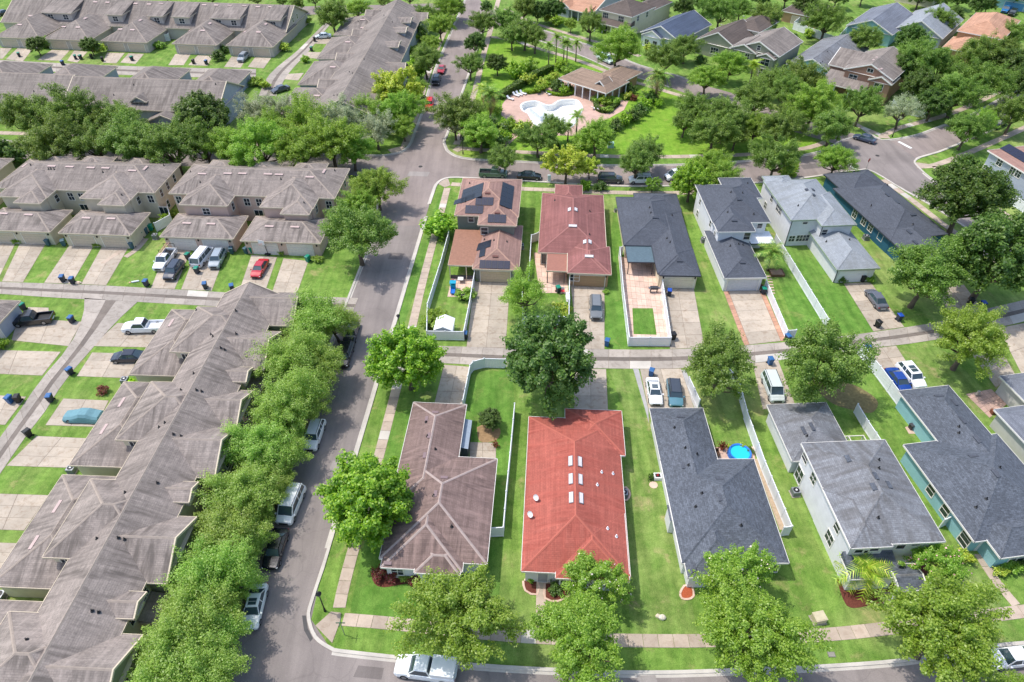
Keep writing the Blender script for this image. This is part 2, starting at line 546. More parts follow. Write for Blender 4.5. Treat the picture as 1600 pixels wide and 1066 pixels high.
# --- main road (runs away from the camera), its east edge read off the picture, 8.2 m wide
RW = 8.2
E_S = W([(496.6, 900), (540, 765), (563.8, 690), (586, 605), (615, 508), (642, 417), (670, 319.5)])
d0 = (E_S[-1] - E_S[0]).normalized()
nrm = Vector((-d0.y, d0.x))
base_e = sum((p - E_S[0]).dot(nrm) for p in E_S) / len(E_S)
def main_e(y):                                    # east edge of the southern main road at depth y
    p = E_S[0] + nrm * base_e
    return Vector((p.x + (y - p.y) * d0.x / d0.y, y))
y_front = 24.0
corner_px = [(493, 914), (484.5, 940), (479.4, 960), (482.8, 981), (490.7, 998), (503, 1009), (519, 1018)]
front_px = [(519, 1018), (530, 1020.5), (624.5, 1031), (746, 1043), (844, 1049), (969, 1054), (1070, 1053.5), (1160, 1050), (1263, 1046), (1415, 1035), (1543, 1014), (1600, 1008), (1700, 1000)]
front_n = smooth(W(front_px), 2.0)
south_e = [main_e(y) for y in np.linspace(108, 37.5, 20)] + smooth(W(corner_px), 1.0)[:-1] + front_n
ne_px = [(670, 319.5), (676, 302), (681, 289), (690, 281), (703, 277.5), (722, 277.5)]
back_s = W([(722, 277.5), (790, 281), (860, 285), (934, 289.5), (981, 291), (1050, 290.5), (1122, 287.5), (1176, 286), (1249, 279), (1320, 268.5), (1352, 264)])
back_n = W([(698, 235), (711, 244), (739, 249.5), (800, 252.5), (861, 255.5), (934, 258.3), (962, 259), (1040, 258.5), (1110, 256), (1180, 251), (1252, 244), (1290, 235)])
west_n = W([(-60, 217), (0, 220.3), (200, 228.5), (400, 236.5), (560, 243), (600, 243.5), (625, 239), (636, 232), (642, 224)])
north_w = W([(642, 224), (652, 197), (662, 169), (679, 112), (694, 76), (709, 41), (722, 12), (735, -20)])
north_e = W([(698, 235), (693.5, 222), (697, 214), (712, 172), (728, 128), (744, 82), (757, 42), (766, 22)])
w_edge_s = [main_e(y) + Vector((-RW, 0)) for y in (108, 95, 80, 60, 40, 10)]

road_poly = []
sheet('road', [main_e(y) for y in (118, 100, 60, 40)] + [Vector((main_e(40).x, 10)), Vector((main_e(10).x - RW, 5)), Vector((main_e(118).x - RW, 118))], 0.010, ASPH, world=True)
# front street, running off to the right
fs = smooth(W(front_px), 3.0)
sheet('road', [Vector((fs[0].x - 6, fs[0].y + 7))] + fs + [Vector((fs[-1].x, 8)), Vector((fs[0].x - 6, 8))], 0.014, ASPH, world=True)
sheet('road', W([(519, 1018), (503, 1009), (490.7, 998), (482.8, 981), (479.4, 960), (484.5, 940), (497, 900)]) + [main_e(40), Vector((main_e(40).x - 3, 40)), Vector((main_e(40).x - 3, 22)), fs[0] + Vector((0, -3))], 0.0175, ASPH, world=True)
# crossing and northern road
nx = smooth(north_w, 3.0); ex = smooth(north_e, 3.0)
sheet('road', nx + ex[::-1], 0.013, ASPH2, world=True)
bs = smooth(back_s, 3.0); bn = smooth(back_n, 3.0)
sheet('road', [main_e(105), Vector((main_e(105).x - RW, 105)), W([(598, 272)])[0]] + W([(600, 243.5), (625, 239), (636, 232), (642, 224), (694, 221), (698, 235)]) + bn[1:4] + W([(739, 278.5), (722, 277.5), (703, 277.5), (690, 281), (681, 289), (676, 302), (670, 319.5)]), 0.016, ASPH2, world=True)
sheet('road', bn[2:] + W([(1330, 224), (1400, 240), (1352, 264)]) + bs[::-1], 0.012, ASPH2, world=True)
wn_ = smooth(west_n[:6], 4.0)
sheet('road', wn_ + W([(640, 262), (600, 276), (560, 275), (400, 266), (200, 255), (0, 247), (-60, 244)]), 0.0125, ASPH, world=True)
# right-hand crossing
sheet('road', W([(1290, 235), (1312, 222), (1345, 212), (1371, 217), (1390, 219.5), (1431, 247.6), (1427.6, 251.5), (1430, 258), (1442, 270), (1405, 292), (1379, 276), (1364, 268), (1352, 264), (1330, 266)]), 0.018, ASPH, world=True)
sheet('road', W([(1388, 219.5), (1431, 212), (1472.6, 197), (1512, 183), (1594.6, 137), (1660, 100), (1660, 140), (1600, 172), (1572, 191), (1544, 206), (1487.6, 229), (1465, 238), (1431, 247.6)]), 0.011, ASPH2, world=True)
sheet('road', W([(1379, 276), (1412.6, 297), (1450, 318), (1510, 356), (1570, 400), (1660, 460), (1660, 420), (1605, 378), (1560, 345), (1510, 314), (1463, 286), (1440, 266)]), 0.0135, ASPH, world=True)
park_n = smooth(W([(735, 8), (775, 29), (812, 45), (850, 57), (889, 70), (930, 85), (985, 108), (1045, 125), (1090, 141), (1130, 152), (1190, 177), (1250, 197), (1310, 214), (1345, 224)]), 3.0)
strip('road', park_n, 7.6, 0.0085, ASPH2)
far_st = smooth(W([(420, 18), (500, 16), (600, 14), (740, 10)]), 5.0)
strip('road', far_st, 9.0, 0.0095, ASPH2)
# painted stop lines
for a, b in (((1404, 221.5), (1424, 232)), ((1329, 259), (1339, 266))):
    p, q = W([a, b]); d = (q - p).normalized(); n_ = Vector((-d.y, d.x)) * 0.35
    sheet('stop_line', [p - n_, q - n_, q + n_, p + n_], 0.0225, plain('road_paint', rgb((226, 226, 222)), 0.7, 0.2), world=True)

kerb(south_e, 1)
kerb(smooth(W(ne_px), 1.0)[:-1] + bs, -1)
kerb(bn, 1)
kerb(smooth(W([(698, 235), (693.5, 222), (697, 214)]), 1.0)[:-1] + ex[4:], -1)
kerb(wn_[:-1] + smooth(W([(600, 243.5), (625, 239), (636, 232), (642, 224)]), 1.0)[:-1] + nx, 1)
kerb([main_e(y) + Vector((-RW, 0)) for y in np.linspace(20, 106, 24)] + W([(600, 270), (590, 276)])[1:], 1)
kerb(smooth(W([(1290, 235), (1312, 222), (1345, 212)]), 2.0), 1)
kerb(smooth(W([(1345, 200), (1371, 217), (1388, 219.5), (1431, 212), (1472.6, 197), (1512, 183), (1594.6, 137), (1660, 100)]), 2.0), 1)
kerb(smooth(W([(1660, 140), (1600, 172), (1572, 191), (1544, 206), (1487.6, 229), (1465, 238), (1437, 246), (1427.6, 252.5), (1430, 258), (1442, 270), (1463, 286), (1510, 314), (1560, 345), (1605, 378)]), 2.0), 1)
kerb(smooth(W([(1352, 264), (1364, 268), (1379, 276), (1412.6, 297), (1450, 318), (1510, 356), (1570, 400)]), 2.0), -1)
pn = park_n[8:-14]
kerb(offset(pn, 3.8), 1); kerb(offset(pn, -3.8), -1)

# manhole covers and a drain
def disc(P, r, z0, z1, n=20):
    return MB().prism([(P[0] + r * math.cos(2 * math.pi * k / n), P[1] + r * math.sin(2 * math.pi * k / n)) for k in range(n)], z0, z1)
for (u, v), lab in (((657, 260.5), 'dark iron manhole cover in road beside the park corner'), ((1371, 243.5), 'dark iron manhole cover by the white stop line'), ((733, 25), 'iron manhole cover in road near far street corner')):
    p = at(u, v)
    m = disc((0, 0), 0.42, 0.0, 0.03); o = m.build('manhole_cover', plain('iron', rgb((58, 56, 55)), 0.7, 0.4), None, (p.x, p.y, 0))
    tag(o, lab, 'manhole cover')
p = at(1299, 1022)

# paler and darker repair patches in the asphalt
for k, q in enumerate(([(995, 1056), (1024, 1055), (1030, 1075), (998, 1076)], [(560, 1040), (600, 1044), (596, 1062), (552, 1058)], [(520, 720), (560, 722), (556, 738), (514, 736)], [(610, 395), (632, 396), (628, 406), (606, 405)], [(640, 268), (672, 269), (668, 276), (636, 275)], [(1250, 258), (1278, 255), (1284, 262), (1256, 265)])):
    sheet('road_patch', q, 0.0205, (asphalt('patch_pale', rgb((150, 143, 138))), asphalt('patch_dark', rgb((112, 105, 102))))[k % 2])
# --- tinted lawns
def lawn(px, mat, z=0.004): sheet('lawn', px, z, mat)
lawn([(545, 965), (612, 640), (665, 640), (735, 580), (800, 580), (805, 640), (775, 985), (640, 975)], G_DEEP)
def holed(name, outer, holes, z, mat):
    loops = [[Vector((p.x, p.y, 0)) for p in outer]] + [[Vector((p.x, p.y, 0)) for p in h_] for h_ in holes]
    allv = [p for l_ in loops for p in l_]
    m = MB()
    for t in tessellate_polygon(loops):
        q = [allv[k] for k in t]
        if (q[1] - q[0]).cross(q[2] - q[0]).z < 0: q = q[::-1]
        m.face([(p.x, p.y, z) for p in q])
    return tag(m.build(name, mat), kind='structure')
holed('lawn', W([(724, 247), (737, 160), (752, 95), (768, 58), (830, 75), (905, 98), (985, 128), (1080, 155), (1140, 175), (1250, 205), (1290, 230), (1180, 240), (1060, 244), (860, 240), (770, 238)]), [POOL], 0.004, G_PARK)
DECK = W([(785, 163), (795, 149), (830, 141), (862, 131), (880, 118), (955, 155), (982, 158), (975, 172), (950, 186), (925, 196), (905, 212), (840, 212), (800, 195), (783, 180)])
holed('pool_deck', DECK, [POOL], 0.02, PAVER)
lawn([(950, 575), (998, 575), (1016, 640), (1075, 905), (1090, 992), (985, 992), (980, 900), (975, 640)], G_WARM, 0.005)
lawn([(1150, 720), (1190, 650), (1240, 760), (1320, 910), (1350, 985), (1240, 985), (1235, 900)], G_LAWN, 0.0045)
lawn([(1400, 545), (1460, 532), (1570, 640), (1600, 690), (1600, 790), (1520, 690), (1450, 610)], G_WARM, 0.0055)
lawn([(1470, 845), (1530, 870), (1585, 950), (1400, 975), (1420, 930), (1490, 900)], G_WARM, 0.006)
lawn([(690, 300), (705, 295), (620, 540), (596, 540), (640, 420)], G_DEEP, 0.0052)
lawn([(1195, 370), (1225, 380), (1275, 380), (1320, 446), (1365, 518), (1245, 525)], G_DEEP, 0.0058)
lawn([(960, 320), (968, 320), (985, 545), (944, 545), (944, 450)], G_DEEP, 0.0062)
lawn([(1065, 310), (1082, 310), (1130, 455), (1163, 530), (1100, 540), (1085, 440)], G_LAWN, 0.0064)

# --- sidewalks
sw1 = W([(524, 968), (531, 945), (541, 900), (577, 770), (605.5, 675)])
m0 = (sw1[-1] - sw1[1]).normalized()
walk('sidewalk', smooth(W([(530, 950), (541, 900), (577, 770), (611, 640), (628, 573)]), 3), 1.3)
walk('sidewalk', smooth(W([(637.5, 540), (656, 459), (667, 415), (676.6, 379), (692.6, 319), (699, 294)]), 3), 1.3)
walk('sidewalk', smooth(W([(536, 968), (580.7, 971.5), (638, 977), (720, 986), (824, 995), (900, 998.5), (980, 1001), (1087, 1001.6), (1180, 998.5), (1296.5, 991.5), (1364, 984.7), (1480, 971), (1594, 956), (1660, 949)]), 3), 1.35)
walk('sidewalk', smooth(W([(716, 231.5), (760, 235), (805, 237.5), (869, 240.5), (962, 244.8), (1060, 245), (1171, 241.5), (1259, 232), (1290, 222)]), 4), 1.5, length=1.9)
walk('sidewalk', smooth(W([(713, 226), (722, 205), (743, 139), (754.4, 90), (764, 56), (777, 7), (782, -12)]), 4), 1.5, length=1.9)
walk('sidewalk', smooth(W([(705, 288), (760, 291.5), (820, 295.6), (867, 297), (938, 300.5), (1050, 302), (1120, 299), (1180, 296)]), 4), 1.4, length=1.8)
walk('sidewalk', smooth(W([(1330, 190), (1347, 199.7), (1380, 213)]), 4), 1.5, length=1.9)
walk('sidewalk', smooth(W([(1385, 210), (1405, 200), (1459.5, 185.7), (1500, 172), (1570, 140)]), 4), 1.5, length=1.9)
walk('sidewalk', smooth(W([(1437, 261), (1459.5, 258.8), (1515.7, 238), (1600, 200.6), (1650, 176)]), 4), 1.5, length=1.9)
walk('sidewalk', smooth(W([(1461, 260), (1480, 279), (1520, 303), (1562, 329), (1600, 356), (1640, 384)]), 4), 1.4, length=1.9)
walk('sidewalk', smooth(W([(1379, 281), (1422, 310.5), (1474, 351), (1501, 369), (1560, 412)]), 4), 1.3, length=1.9)
walk('sidewalk', smooth(W([(790, 14), (805, 22.5), (830, 35), (925, 64), (1000, 88)]), 4), 1.6, length=2.2)
walk('sidewalk', smooth(W([(766, 58), (800, 62), (831, 73), (906, 95.7), (982, 125.7), (1008, 133), (1077.5, 154), (1130, 168)]), 4), 1.6, length=2.2)
walk('sidewalk', smooth(W([(-40, 206), (0, 208), (69, 210), (200, 216), (400, 226), (560, 233)]), 4), 1.6, length=2.2)
walk('sidewalk', smooth(W([(632, 228), (650, 180), (668, 118), (690, 60), (712, 12)]), 4), 1.5, length=2.2)
walk('sidewalk', [main_e(y) + Vector((-RW - 3.2, 0)) for y in np.linspace(22, 82, 20)], 1.3)
# corner ramps in newer, paler concrete
def ramp(px, lab=None): tag(MB().prism([tuple(p) for p in W(px)], 0.002, 0.055).build('corner_ramp', CONC_W), kind='structure')
ramp([(493, 978), (517.5, 956), (533, 958), (531, 973), (519, 1005)])
ramp([(683, 287), (691, 281), (700, 279), (704, 290), (695, 293)])
ramp([(1370, 216), (1378, 208), (1385, 208), (1391, 217)])
ramp([(1431, 254), (1458, 258), (1440, 264), (1433, 263)])
ramp([(707, 234), (716, 228), (724, 234), (715, 238)])
MB().prism([tuple(p) for p in W([(638, 232), (630, 228), (606, 234), (612, 240), (628, 237)])], 0.002, 0.05).build('corner_ramp', CONC_W)['kind'] = 'structure'
# black tactile mat rubbed into the gutter by the near corner
tag(MB().prism([tuple(p) for p in W([(472, 962), (478, 962), (481, 982), (489, 998), (485, 1003), (475, 985)])], 0.017, 0.021).build('gutter_patch', plain('asphalt_patch', rgb((84, 82, 82)), 0.9, 0.2)), kind='structure')

# --- alley behind the right-hand houses: two rows of slabs and a dark drain strip between
al_n = smooth(W([(592, 541), (700, 541), (780, 544), (880, 545), (979, 546.5), (1047, 546), (1120, 543), (1188, 538), (1265, 531.5), (1328, 524), (1366, 519), (1412.6, 512), (1469, 502.5), (1540, 483), (1600, 469), (1680, 446)]), 2.5)
al_s = smooth(W([(585, 566), (702, 568), (780, 573), (880, 575.5), (945, 576), (1040, 576.5), (1120, 572), (1188, 566.5), (1265, 557.5), (1337, 547), (1399, 540), (1463, 531), (1577, 508), (1640, 492), (1700, 476)]), 2.5)
def alley(n_line, s_line, name='alley', seg=3.0):
    def resample(P, n):
        st = [0.0]
        for a, b in zip(P, P[1:]): st.append(st[-1] + (b - a).length)
        out = []
        for k in range(n + 1):
            s = st[-1] * k / n
            i = max(j for j in range(len(P)) if st[j] <= s + 1e-6)
            i = min(i, len(P) - 2)
            out.append(P[i] + (P[i + 1] - P[i]) * ((s - st[i]) / max(st[i + 1] - st[i], 1e-6)))
        return out
    ln = sum((b - a).length for a, b in zip(n_line, n_line[1:]))
    n = int(ln / seg)
    A, B = resample(n_line, n), resample(s_line, n)
    org = A[0].copy()
    root = empty(name, (org.x, org.y, 0), kind='structure')
    m = MB()
    for k in range(n):
        q = ccw([A[k], A[k + 1], B[k + 1], B[k]])
        m.face([((p - org).x, (p - org).y, 0.015) for p in q])
    m.build('joint_bed', JOINT, root)
    for k in range(n):
        for f0, f1, mt, z in ((0.0, 0.41, CONC_A, 0.036), (0.41, 0.60, CONC_D, 0.030), (0.60, 1.0, CONC_A, 0.036)):
            q = ccw([A[k] + (B[k] - A[k]) * f0, A[k + 1] + (B[k + 1] - A[k + 1]) * f0, A[k + 1] + (B[k + 1] - A[k + 1]) * f1, A[k] + (B[k] - A[k]) * f1])
            mt = CONC_N if (mt is CONC_A and rnd.random() < 0.06) else mt
            slab_mesh([p - org for p in q], 0.016, z, 0.02, mt).build('slab', mt, root)
    return root
alley(al_n, al_s)
alley(smooth(W([(-60, 437.5), (0, 440.6), (90, 443.5), (165, 446.5), (300, 454), (420, 461), (560, 466)]), 3), smooth(W([(-60, 457), (0, 459.5), (88, 465.5), (180, 470), (300, 477), (420, 484), (550, 490)]), 3), seg=3.4)
alley(smooth(W([(132, 466), (129, 499), (105, 546), (65.6, 591), (37.5, 632.5), (5.6, 676), (-40, 740)]), 3), smooth(W([(215, 472), (182, 502.6), (142.5, 547), (101, 595), (73, 640), (50.6, 668), (15, 719), (-40, 800)]), 3), seg=3.4)
alley(smooth(W([(-60, 92), (0, 94), (159, 102), (344, 107.5), (400, 108)]), 4), smooth(W([(-60, 106), (0, 108), (159, 116), (344, 122), (400, 123)]), 4), seg=4.5)
alley(smooth(W([(404, 150), (418, 120), (440, 99), (462, 82), (490, 54), (508, 36)]), 4), smooth(W([(432, 150), (447, 120), (465, 99), (483, 80), (503, 54), (518, 36)]), 4), seg=4.5)

# --- driveways
drive('driveway', [(729, 542.6), (790, 543.6), (797, 441), (741, 439.5)], 2, 5)
drive('driveway', [(903, 545), (944.5, 545.8), (944.5, 445), (891.5, 445)], 2, 5)
drive('driveway', [(1047, 545.5), (1101, 543), (1084, 451), (1033, 450)], 2, 5)
drive('driveway', [(1171, 538.5), (1220, 533), (1186, 453), (1138, 455)], 1, 5)
drive('paver_border', [(1163, 540), (1171, 538.5), (1138, 455), (1130.5, 456)], 1, 14, PAVER_O)
drive('paver_border', [(1220, 533), (1228, 532), (1193, 453), (1186, 453)], 1, 14, PAVER_O)
drive('driveway', [(1364.7, 518), (1413, 511), (1360, 441), (1318, 443)], 2, 5)
drive('driveway', [(1487.6, 497), (1536, 484.5), (1506, 445), (1462, 452)], 2, 4)
drive('driveway', [(678, 633), (725, 634), (734, 573.5), (694, 570)], 2, 3)
drive('driveway', [(897, 641), (950, 642), (947, 577), (898, 576.5)], 2, 3)
drive('driveway', [(1014, 643), (1086, 643), (1064, 576), (1000, 577)], 2, 3)
drive('driveway', [(1192, 640), (1243, 634), (1216, 563.5), (1176, 568)], 2, 3)
drive('driveway', [(1404, 616), (1446, 611), (1400, 540.5), (1356, 546)], 2, 4)
drive('driveway', [(1556, 606), (1586, 585), (1546, 515.5), (1498, 525)], 2, 4)
drive('driveway', [(1600, 592), (1660, 560), (1600, 505), (1560, 513)], 2, 4)
# gravel strips beside the white sedan and along the pool fence
sheet('gravel', [(989, 576), (998, 577), (1013, 640), (1014, 662), (1008, 640)], 0.009, GRAVEL)
sheet('gravel', [(1062, 578), (1071, 578), (1096, 637), (1086, 640)], 0.009, GRAVEL)
sheet('gravel', [(1178, 717), (1184, 717), (1228, 828), (1218, 828)], 0.0095, plain('soil_tan', rgb((176, 156, 132)), 0.95, 0.1, var=0.2))
# left townhouses, north of the alley
for q in ([(-40, 437), (-4, 439), (24, 381), (-8, 380)], [(3, 440), (36, 441), (71, 382), (31, 381)], [(69, 442), (112, 443.5), (148, 382), (110, 381)],
          [(127, 444), (166, 446), (200.7, 387), (159.5, 385)], [(236, 450), (273, 452), (299, 390), (261, 388)], [(283, 452.5), (331, 454.5), (352, 398), (306, 394)],
          [(373, 457), (413, 459.5), (433, 402), (393, 398.5)], [(424, 460), (463, 462), (482, 408), (443, 404)]):
    drive('driveway', q, 2, 3)
for q in ([(18, 532), (107, 541), (128, 503), (28, 497)], [(-40, 583), (66, 587), (95, 550), (-40, 546)], [(-40, 662), (8, 664), (41, 620), (-40, 616)],
          [(144, 541), (230, 543), (252, 506), (183, 505)], [(120, 588), (200, 591), (218, 553), (144, 551)], [(71, 664.5), (150, 667), (170, 626), (99, 623)],
          [(10, 728), (106, 731), (136, 685), (57, 681.5)], [(-30, 827), (38, 829), (76, 774), (-20, 771)], [(-60, 893), (2, 895), (32, 849), (-40, 847)]):
    drive('driveway', q, 3, 2)
drive('driveway', [(38, 500), (77, 501.5), (76, 481), (44, 480)], 1, 2)
# top-left townhouses
for q in ([(0, 92), (4, 92), (19, 75), (0, 75)], [(9, 93), (36, 96), (51, 77), (28, 75)], [(58, 94), (94, 95), (109, 79), (81, 78)], [(105, 95), (121, 98), (137, 81), (116, 79)],
          [(161, 98), (182, 99), (195, 83), (167, 82.5)], [(188, 98), (212, 100), (225, 84.5), (201, 83.5)], [(263, 102), (287, 102), (298, 85), (274, 84.5)], [(294, 102), (324, 103), (333, 87.5), (309, 86.5)],
          [(350, 105), (376, 106), (387, 89.5), (362, 88.5)], [(387, 105), (412, 107), (424, 90.5), (399, 89.5)],
          [(443, 124), (466, 126), (475, 114), (448, 116)], [(466, 90), (498, 92), (504, 82), (474, 81)], [(484, 68), (510, 69), (520, 58), (496, 57)]):
    drive('driveway', q, 2, 2)
# path slabs, patios
walk('front_path', W([(844.5, 988), (845.5, 910)]), 1.0, length=2.4)
walk('front_path', smooth(W([(1587.7, 946), (1564, 918), (1549.6, 899), (1536, 878), (1529, 866)]), 3), 1.0, length=1.6)
walk('front_path', W([(1390, 948), (1384, 925)]), 1.2, length=1.5)
walk('front_path', smooth(W([(195, 388), (160, 412), (165, 400)])[:2], 3), 0.9, length=1.4)
walk('garden_path', smooth(W([(228, 373), (214, 390), (196, 402)]), 3), 1.0, length=1.4)
walk('park_path', smooth(W([(777, 235), (795, 220), (808, 208)]), 3), 1.7, PAVER, 1.2)
drive('patio', [(734, 717), (775, 717), (775, 692), (733, 691)], 2, 2)
drive('patio', [(699, 464), (738, 464), (742, 434), (706, 432)], 3, 3, STONE_P)
drive('patio', [(843, 458), (862, 458), (861, 395), (834, 395)], 3, 8, STONE_P)
drive('patio', [(862, 458), (888, 459), (886, 424), (861, 418)], 4, 4, STONE_P)
drive('patio', [(981, 541), (1049, 542), (1030, 410), (966, 401)], 9, 14, STONE_P)
drive('patio', [(1121, 718), (1180, 718), (1178, 698), (1117, 699)], 4, 3, STONE_P)
drive('patio', [(1546, 653), (1573, 632), (1549, 608), (1509, 616)], 5, 5, PAVER)
sheet('lawn', [(990, 522.5), (1026, 523.5), (1020, 482), (988, 482)], 0.034, G_DEEP)
# ---------------------------------------------------------------- buildings
class House:
    """one building: an Empty at its base, local x along its front, local y away from the camera"""
    def __init__(s, name, label, ang, px, z, roof, wall, trim=None, fascia=None, cat='house', group=None, cap=None):
        s.ang = math.radians(ang)
        o = at(px[0], px[1], z)
        s.org = Vector((o.x, o.y))
        s.root = empty(name, (o.x, o.y, 0), s.ang, label, cat, group)
        s.roof, s.wall, s.trim, s.fas, s.cap = roof, wall, trim or TRIM, fascia or TRIM, cap or roof
        s.blocks = []
    def loc(s, px, z):
        p = at(px[0], px[1], z).to_2d() - s.org
        c, n = math.cos(s.ang), math.sin(s.ang)
        return Vector((p.x * c + p.y * n, -p.x * n + p.y * c))
    def world(s, x, y):
        c, n = math.cos(s.ang), math.sin(s.ang)
        return Vector((x * c - y * n, x * n + y * c)) + s.org
    def R(s, L, Rr, T, B, z):
        """rect from pixel points that lie on its left, right, far and near eaves; plain numbers are local metres"""
        g = lambda p, i: p if isinstance(p, (int, float)) else s.loc(p, z)[i]
        return [g(L, 0), g(Rr, 0), g(B, 1), g(T, 1)]
    def block(s, r, eave, pitch=0.42, kind='hip', over=0.42, z0=0.0, walls=True, wall=None, roof=None, fas=None, name='roof', cap=True):
        k = len(s.blocks)
        e = 0.004 * k
        x0, x1, y0, y1 = r[0] + e, r[1] - e, r[2] + e, r[3] - e
        eave += 0.007 * k
        b = dict(x0=x0, x1=x1, y0=y0, y1=y1, e=eave, p=pitch, kind=kind, over=over)
        s.blocks.append(b)
        m, caps, fs = MB(), MB(), MB()
        w, d = x1 - x0, y1 - y0
        V = lambda x, y, z: Vector((x, y, z))
        A, B, C, D = V(x0, y0, eave), V(x1, y0, eave), V(x1, y1, eave), V(x0, y1, eave)
        sl = math.sqrt(1 + pitch * pitch)
        off = k * 7.3
        def fx(pts, flip=False):      # slope with eave along x
            m.face(pts, [(p.x + off, abs(p.z - eave) / pitch * sl + off) for p in pts])
        def fy(pts):
            m.face(pts, [(p.y + off, abs(p.z - eave) / pitch * sl + off) for p in pts])
        ridges = []
        if kind == 'hip':
            if d >= w:
                h = w / 2 * pitch; xm = (x0 + x1) / 2
                P, Q = V(xm, y0 + w / 2, eave + h), V(xm, y1 - w / 2, eave + h)
                fx([A, B, P]); fx([C, D, Q]); fy([B, C, Q, P]); fy([D, A, P, Q])
                ridges = [(P, Q), (A, P), (B, P), (C, Q), (D, Q)]
            else:
                h = d / 2 * pitch; ym = (y0 + y1) / 2
                P, Q = V(x0 + d / 2, ym, eave + h), V(x1 - d / 2, ym, eave + h)
                fy([D, A, P]); fy([B, C, Q]); fx([A, B, Q, P]); fx([C, D, P, Q])
                ridges = [(P, Q), (A, P), (D, P), (B, Q), (C, Q)]
        elif kind == 'gy':            # ridge along y, gable ends near and far
            h = w / 2 * pitch; xm = (x0 + x1) / 2
            P, Q = V(xm, y0, eave + h), V(xm, y1, eave + h)
            fy([B, C, Q, P]); fy([D, A, P, Q]); ridges = [(P, Q)]
        elif kind == 'gx':
            h = d / 2 * pitch; ym = (y0 + y1) / 2
            P, Q = V(x0, ym, eave + h), V(x1, ym, eave + h)
            fx([A, B, Q, P]); fx([C, D, P, Q]); ridges = [(P, Q)]
        elif kind == 'shedn':         # lean-to rising towards far side
            h = d * pitch
            P, Q = V(x0, y1, eave + h), V(x1, y1, eave + h)
            fx([A, B, Q, P])
            m.face([B, C, Q]); m.face([D, A, P])
        elif kind == 'shede':         # rising towards +x
            h = w * pitch
            P, Q = V(x1, y0, eave + h), V(x1, y1, eave + h)
            fy([D, A, P, Q]); m.face([A, B, P]); m.face([C, D, Q])
        elif kind == 'shedw':
            h = w * pitch
            P, Q = V(x0, y0, eave + h), V(x0, y1, eave + h)
            fy([B, C, Q, P]); m.face([A, B, P]); m.face([C, D, Q])
        b['h'] = h
        ro = m.build(name, roof or s.roof, s.root)
        # fascia round the eaves, raking boards on gables, soffit underneath
        t = 0.2
        for p, q in ((A, B), (B, C), (C, D), (D, A)):
            if kind == 'gy' and abs(p.y - q.y) < 1e-6: continue
            if kind == 'gx' and abs(p.x - q.x) < 1e-6: continue
            dv = (q - p).normalized(); nn = Vector((dv.y, -dv.x, 0))
            o1, o2 = p + nn * 0.05, q + nn * 0.05
            u = Vector((0, 0, t)); u2 = Vector((0, 0, 0.03))
            fs.face([o1 - u, o2 - u, o2 + u2, o1 + u2]); fs.face([p + u2, o1 + u2, o2 + u2, q + u2])
        if kind in ('gx', 'gy'):
            for p, r_, q in (((A, ridges[0][0], B), (C, ridges[0][1], D)) if kind == 'gy' else ((D, ridges[0][0], A), (B, ridges[0][1], C))):
                nn = (q - p).normalized(); nn = Vector((nn.y, -nn.x, 0)) * 0.05
                u, u2 = Vector((0, 0, 0.22)), Vector((0, 0, 0.05))
                for i, j in ((p, r_), (r_, q)):
                    fs.face([i - u + nn, j - u + nn, j + u2 + nn, i + u2 + nn])
                    dn = Vector((-nn.x, -nn.y, 0)) * 2
                    fs.face([i + u2 + nn, j + u2 + nn, j + u2 + dn, i + u2 + dn])
        zf = eave - t + 0.02
        fs.face([V(x0, y1, zf), V(x1, y1, zf), V(x1, y0, zf), V(x0, y0, zf)])
        fs.build('fascia', fas or s.fas, ro)
        if cap and ridges:
            for p, q in ridges:
                L = (q - p).length
                if L < 0.3: continue
                dv = (q - p).normalized()
                sd = dv.cross(Vector((0, 0, 1))).normalized() * 0.14
                up = Vector((0, 0, 0.05)); dn = Vector((0, 0, -0.02 if abs(dv.z) < .01 else 0.0))
                a0, a1, b0, b1 = p - sd + dn, p + sd + dn, q - sd + dn, q + sd + dn
                dz = Vector((0, 0, -0.14 * pitch * (1.0 if abs(dv.z) < .01 else .7)))
                caps.face([a1 + dz + up * .4, b1 + dz + up * .4, q + up, p + up]); caps.face([p + up, q + up, b0 + dz + up * .4, a0 + dz + up * .4])
            if caps.f: caps.build('ridge_cap', s.cap, ro)
        if walls:
            wm = MB()
            wx0, wx1, wy0, wy1 = x0 + over, x1 - over, y0 + over, y1 - over
            wm.box(wx0, wx1, wy0, wy1, z0, eave - 0.05 if kind not in ('gx', 'gy') else eave + over * pitch - 0.06)
            if kind == 'gy':
                xm = (wx0 + wx1) / 2; hh = eave + h - 0.07
                for yy, fl in ((wy0, 0), (wy1, 1)):
                    tr = [(wx0, yy, eave + over * pitch - 0.06), (wx1, yy, eave + over * pitch - 0.06), (xm, yy, hh)]
                    wm.face(tr[::-1] if fl else tr)
            if kind == 'gx':
                ym = (wy0 + wy1) / 2; hh = eave + h - 0.07
                for xx, fl in ((wx0, 1), (wx1, 0)):
                    tr = [(xx, wy0, eave + over * pitch - 0.06), (xx, wy1, eave + over * pitch - 0.06), (xx, ym, hh)]
                    wm.face(tr[::-1] if fl else tr)
            wm.build('wall', wall or s.wall, s.root)
        b['w'] = (x0 + over, x1 - over, y0 + over, y1 - over)
        return b
    # --- pixel -> wall / roof
    def lray(s, px):
        d = ray(*px)
        c, n = math.cos(s.ang), math.sin(s.ang)
        o = Vector((-s.org.x, -s.org.y))
        return Vector((o.x * c + o.y * n, -o.x * n + o.y * c, CAM_H)), Vector((d.x * c + d.y * n, -d.x * n + d.y * c, d.z))
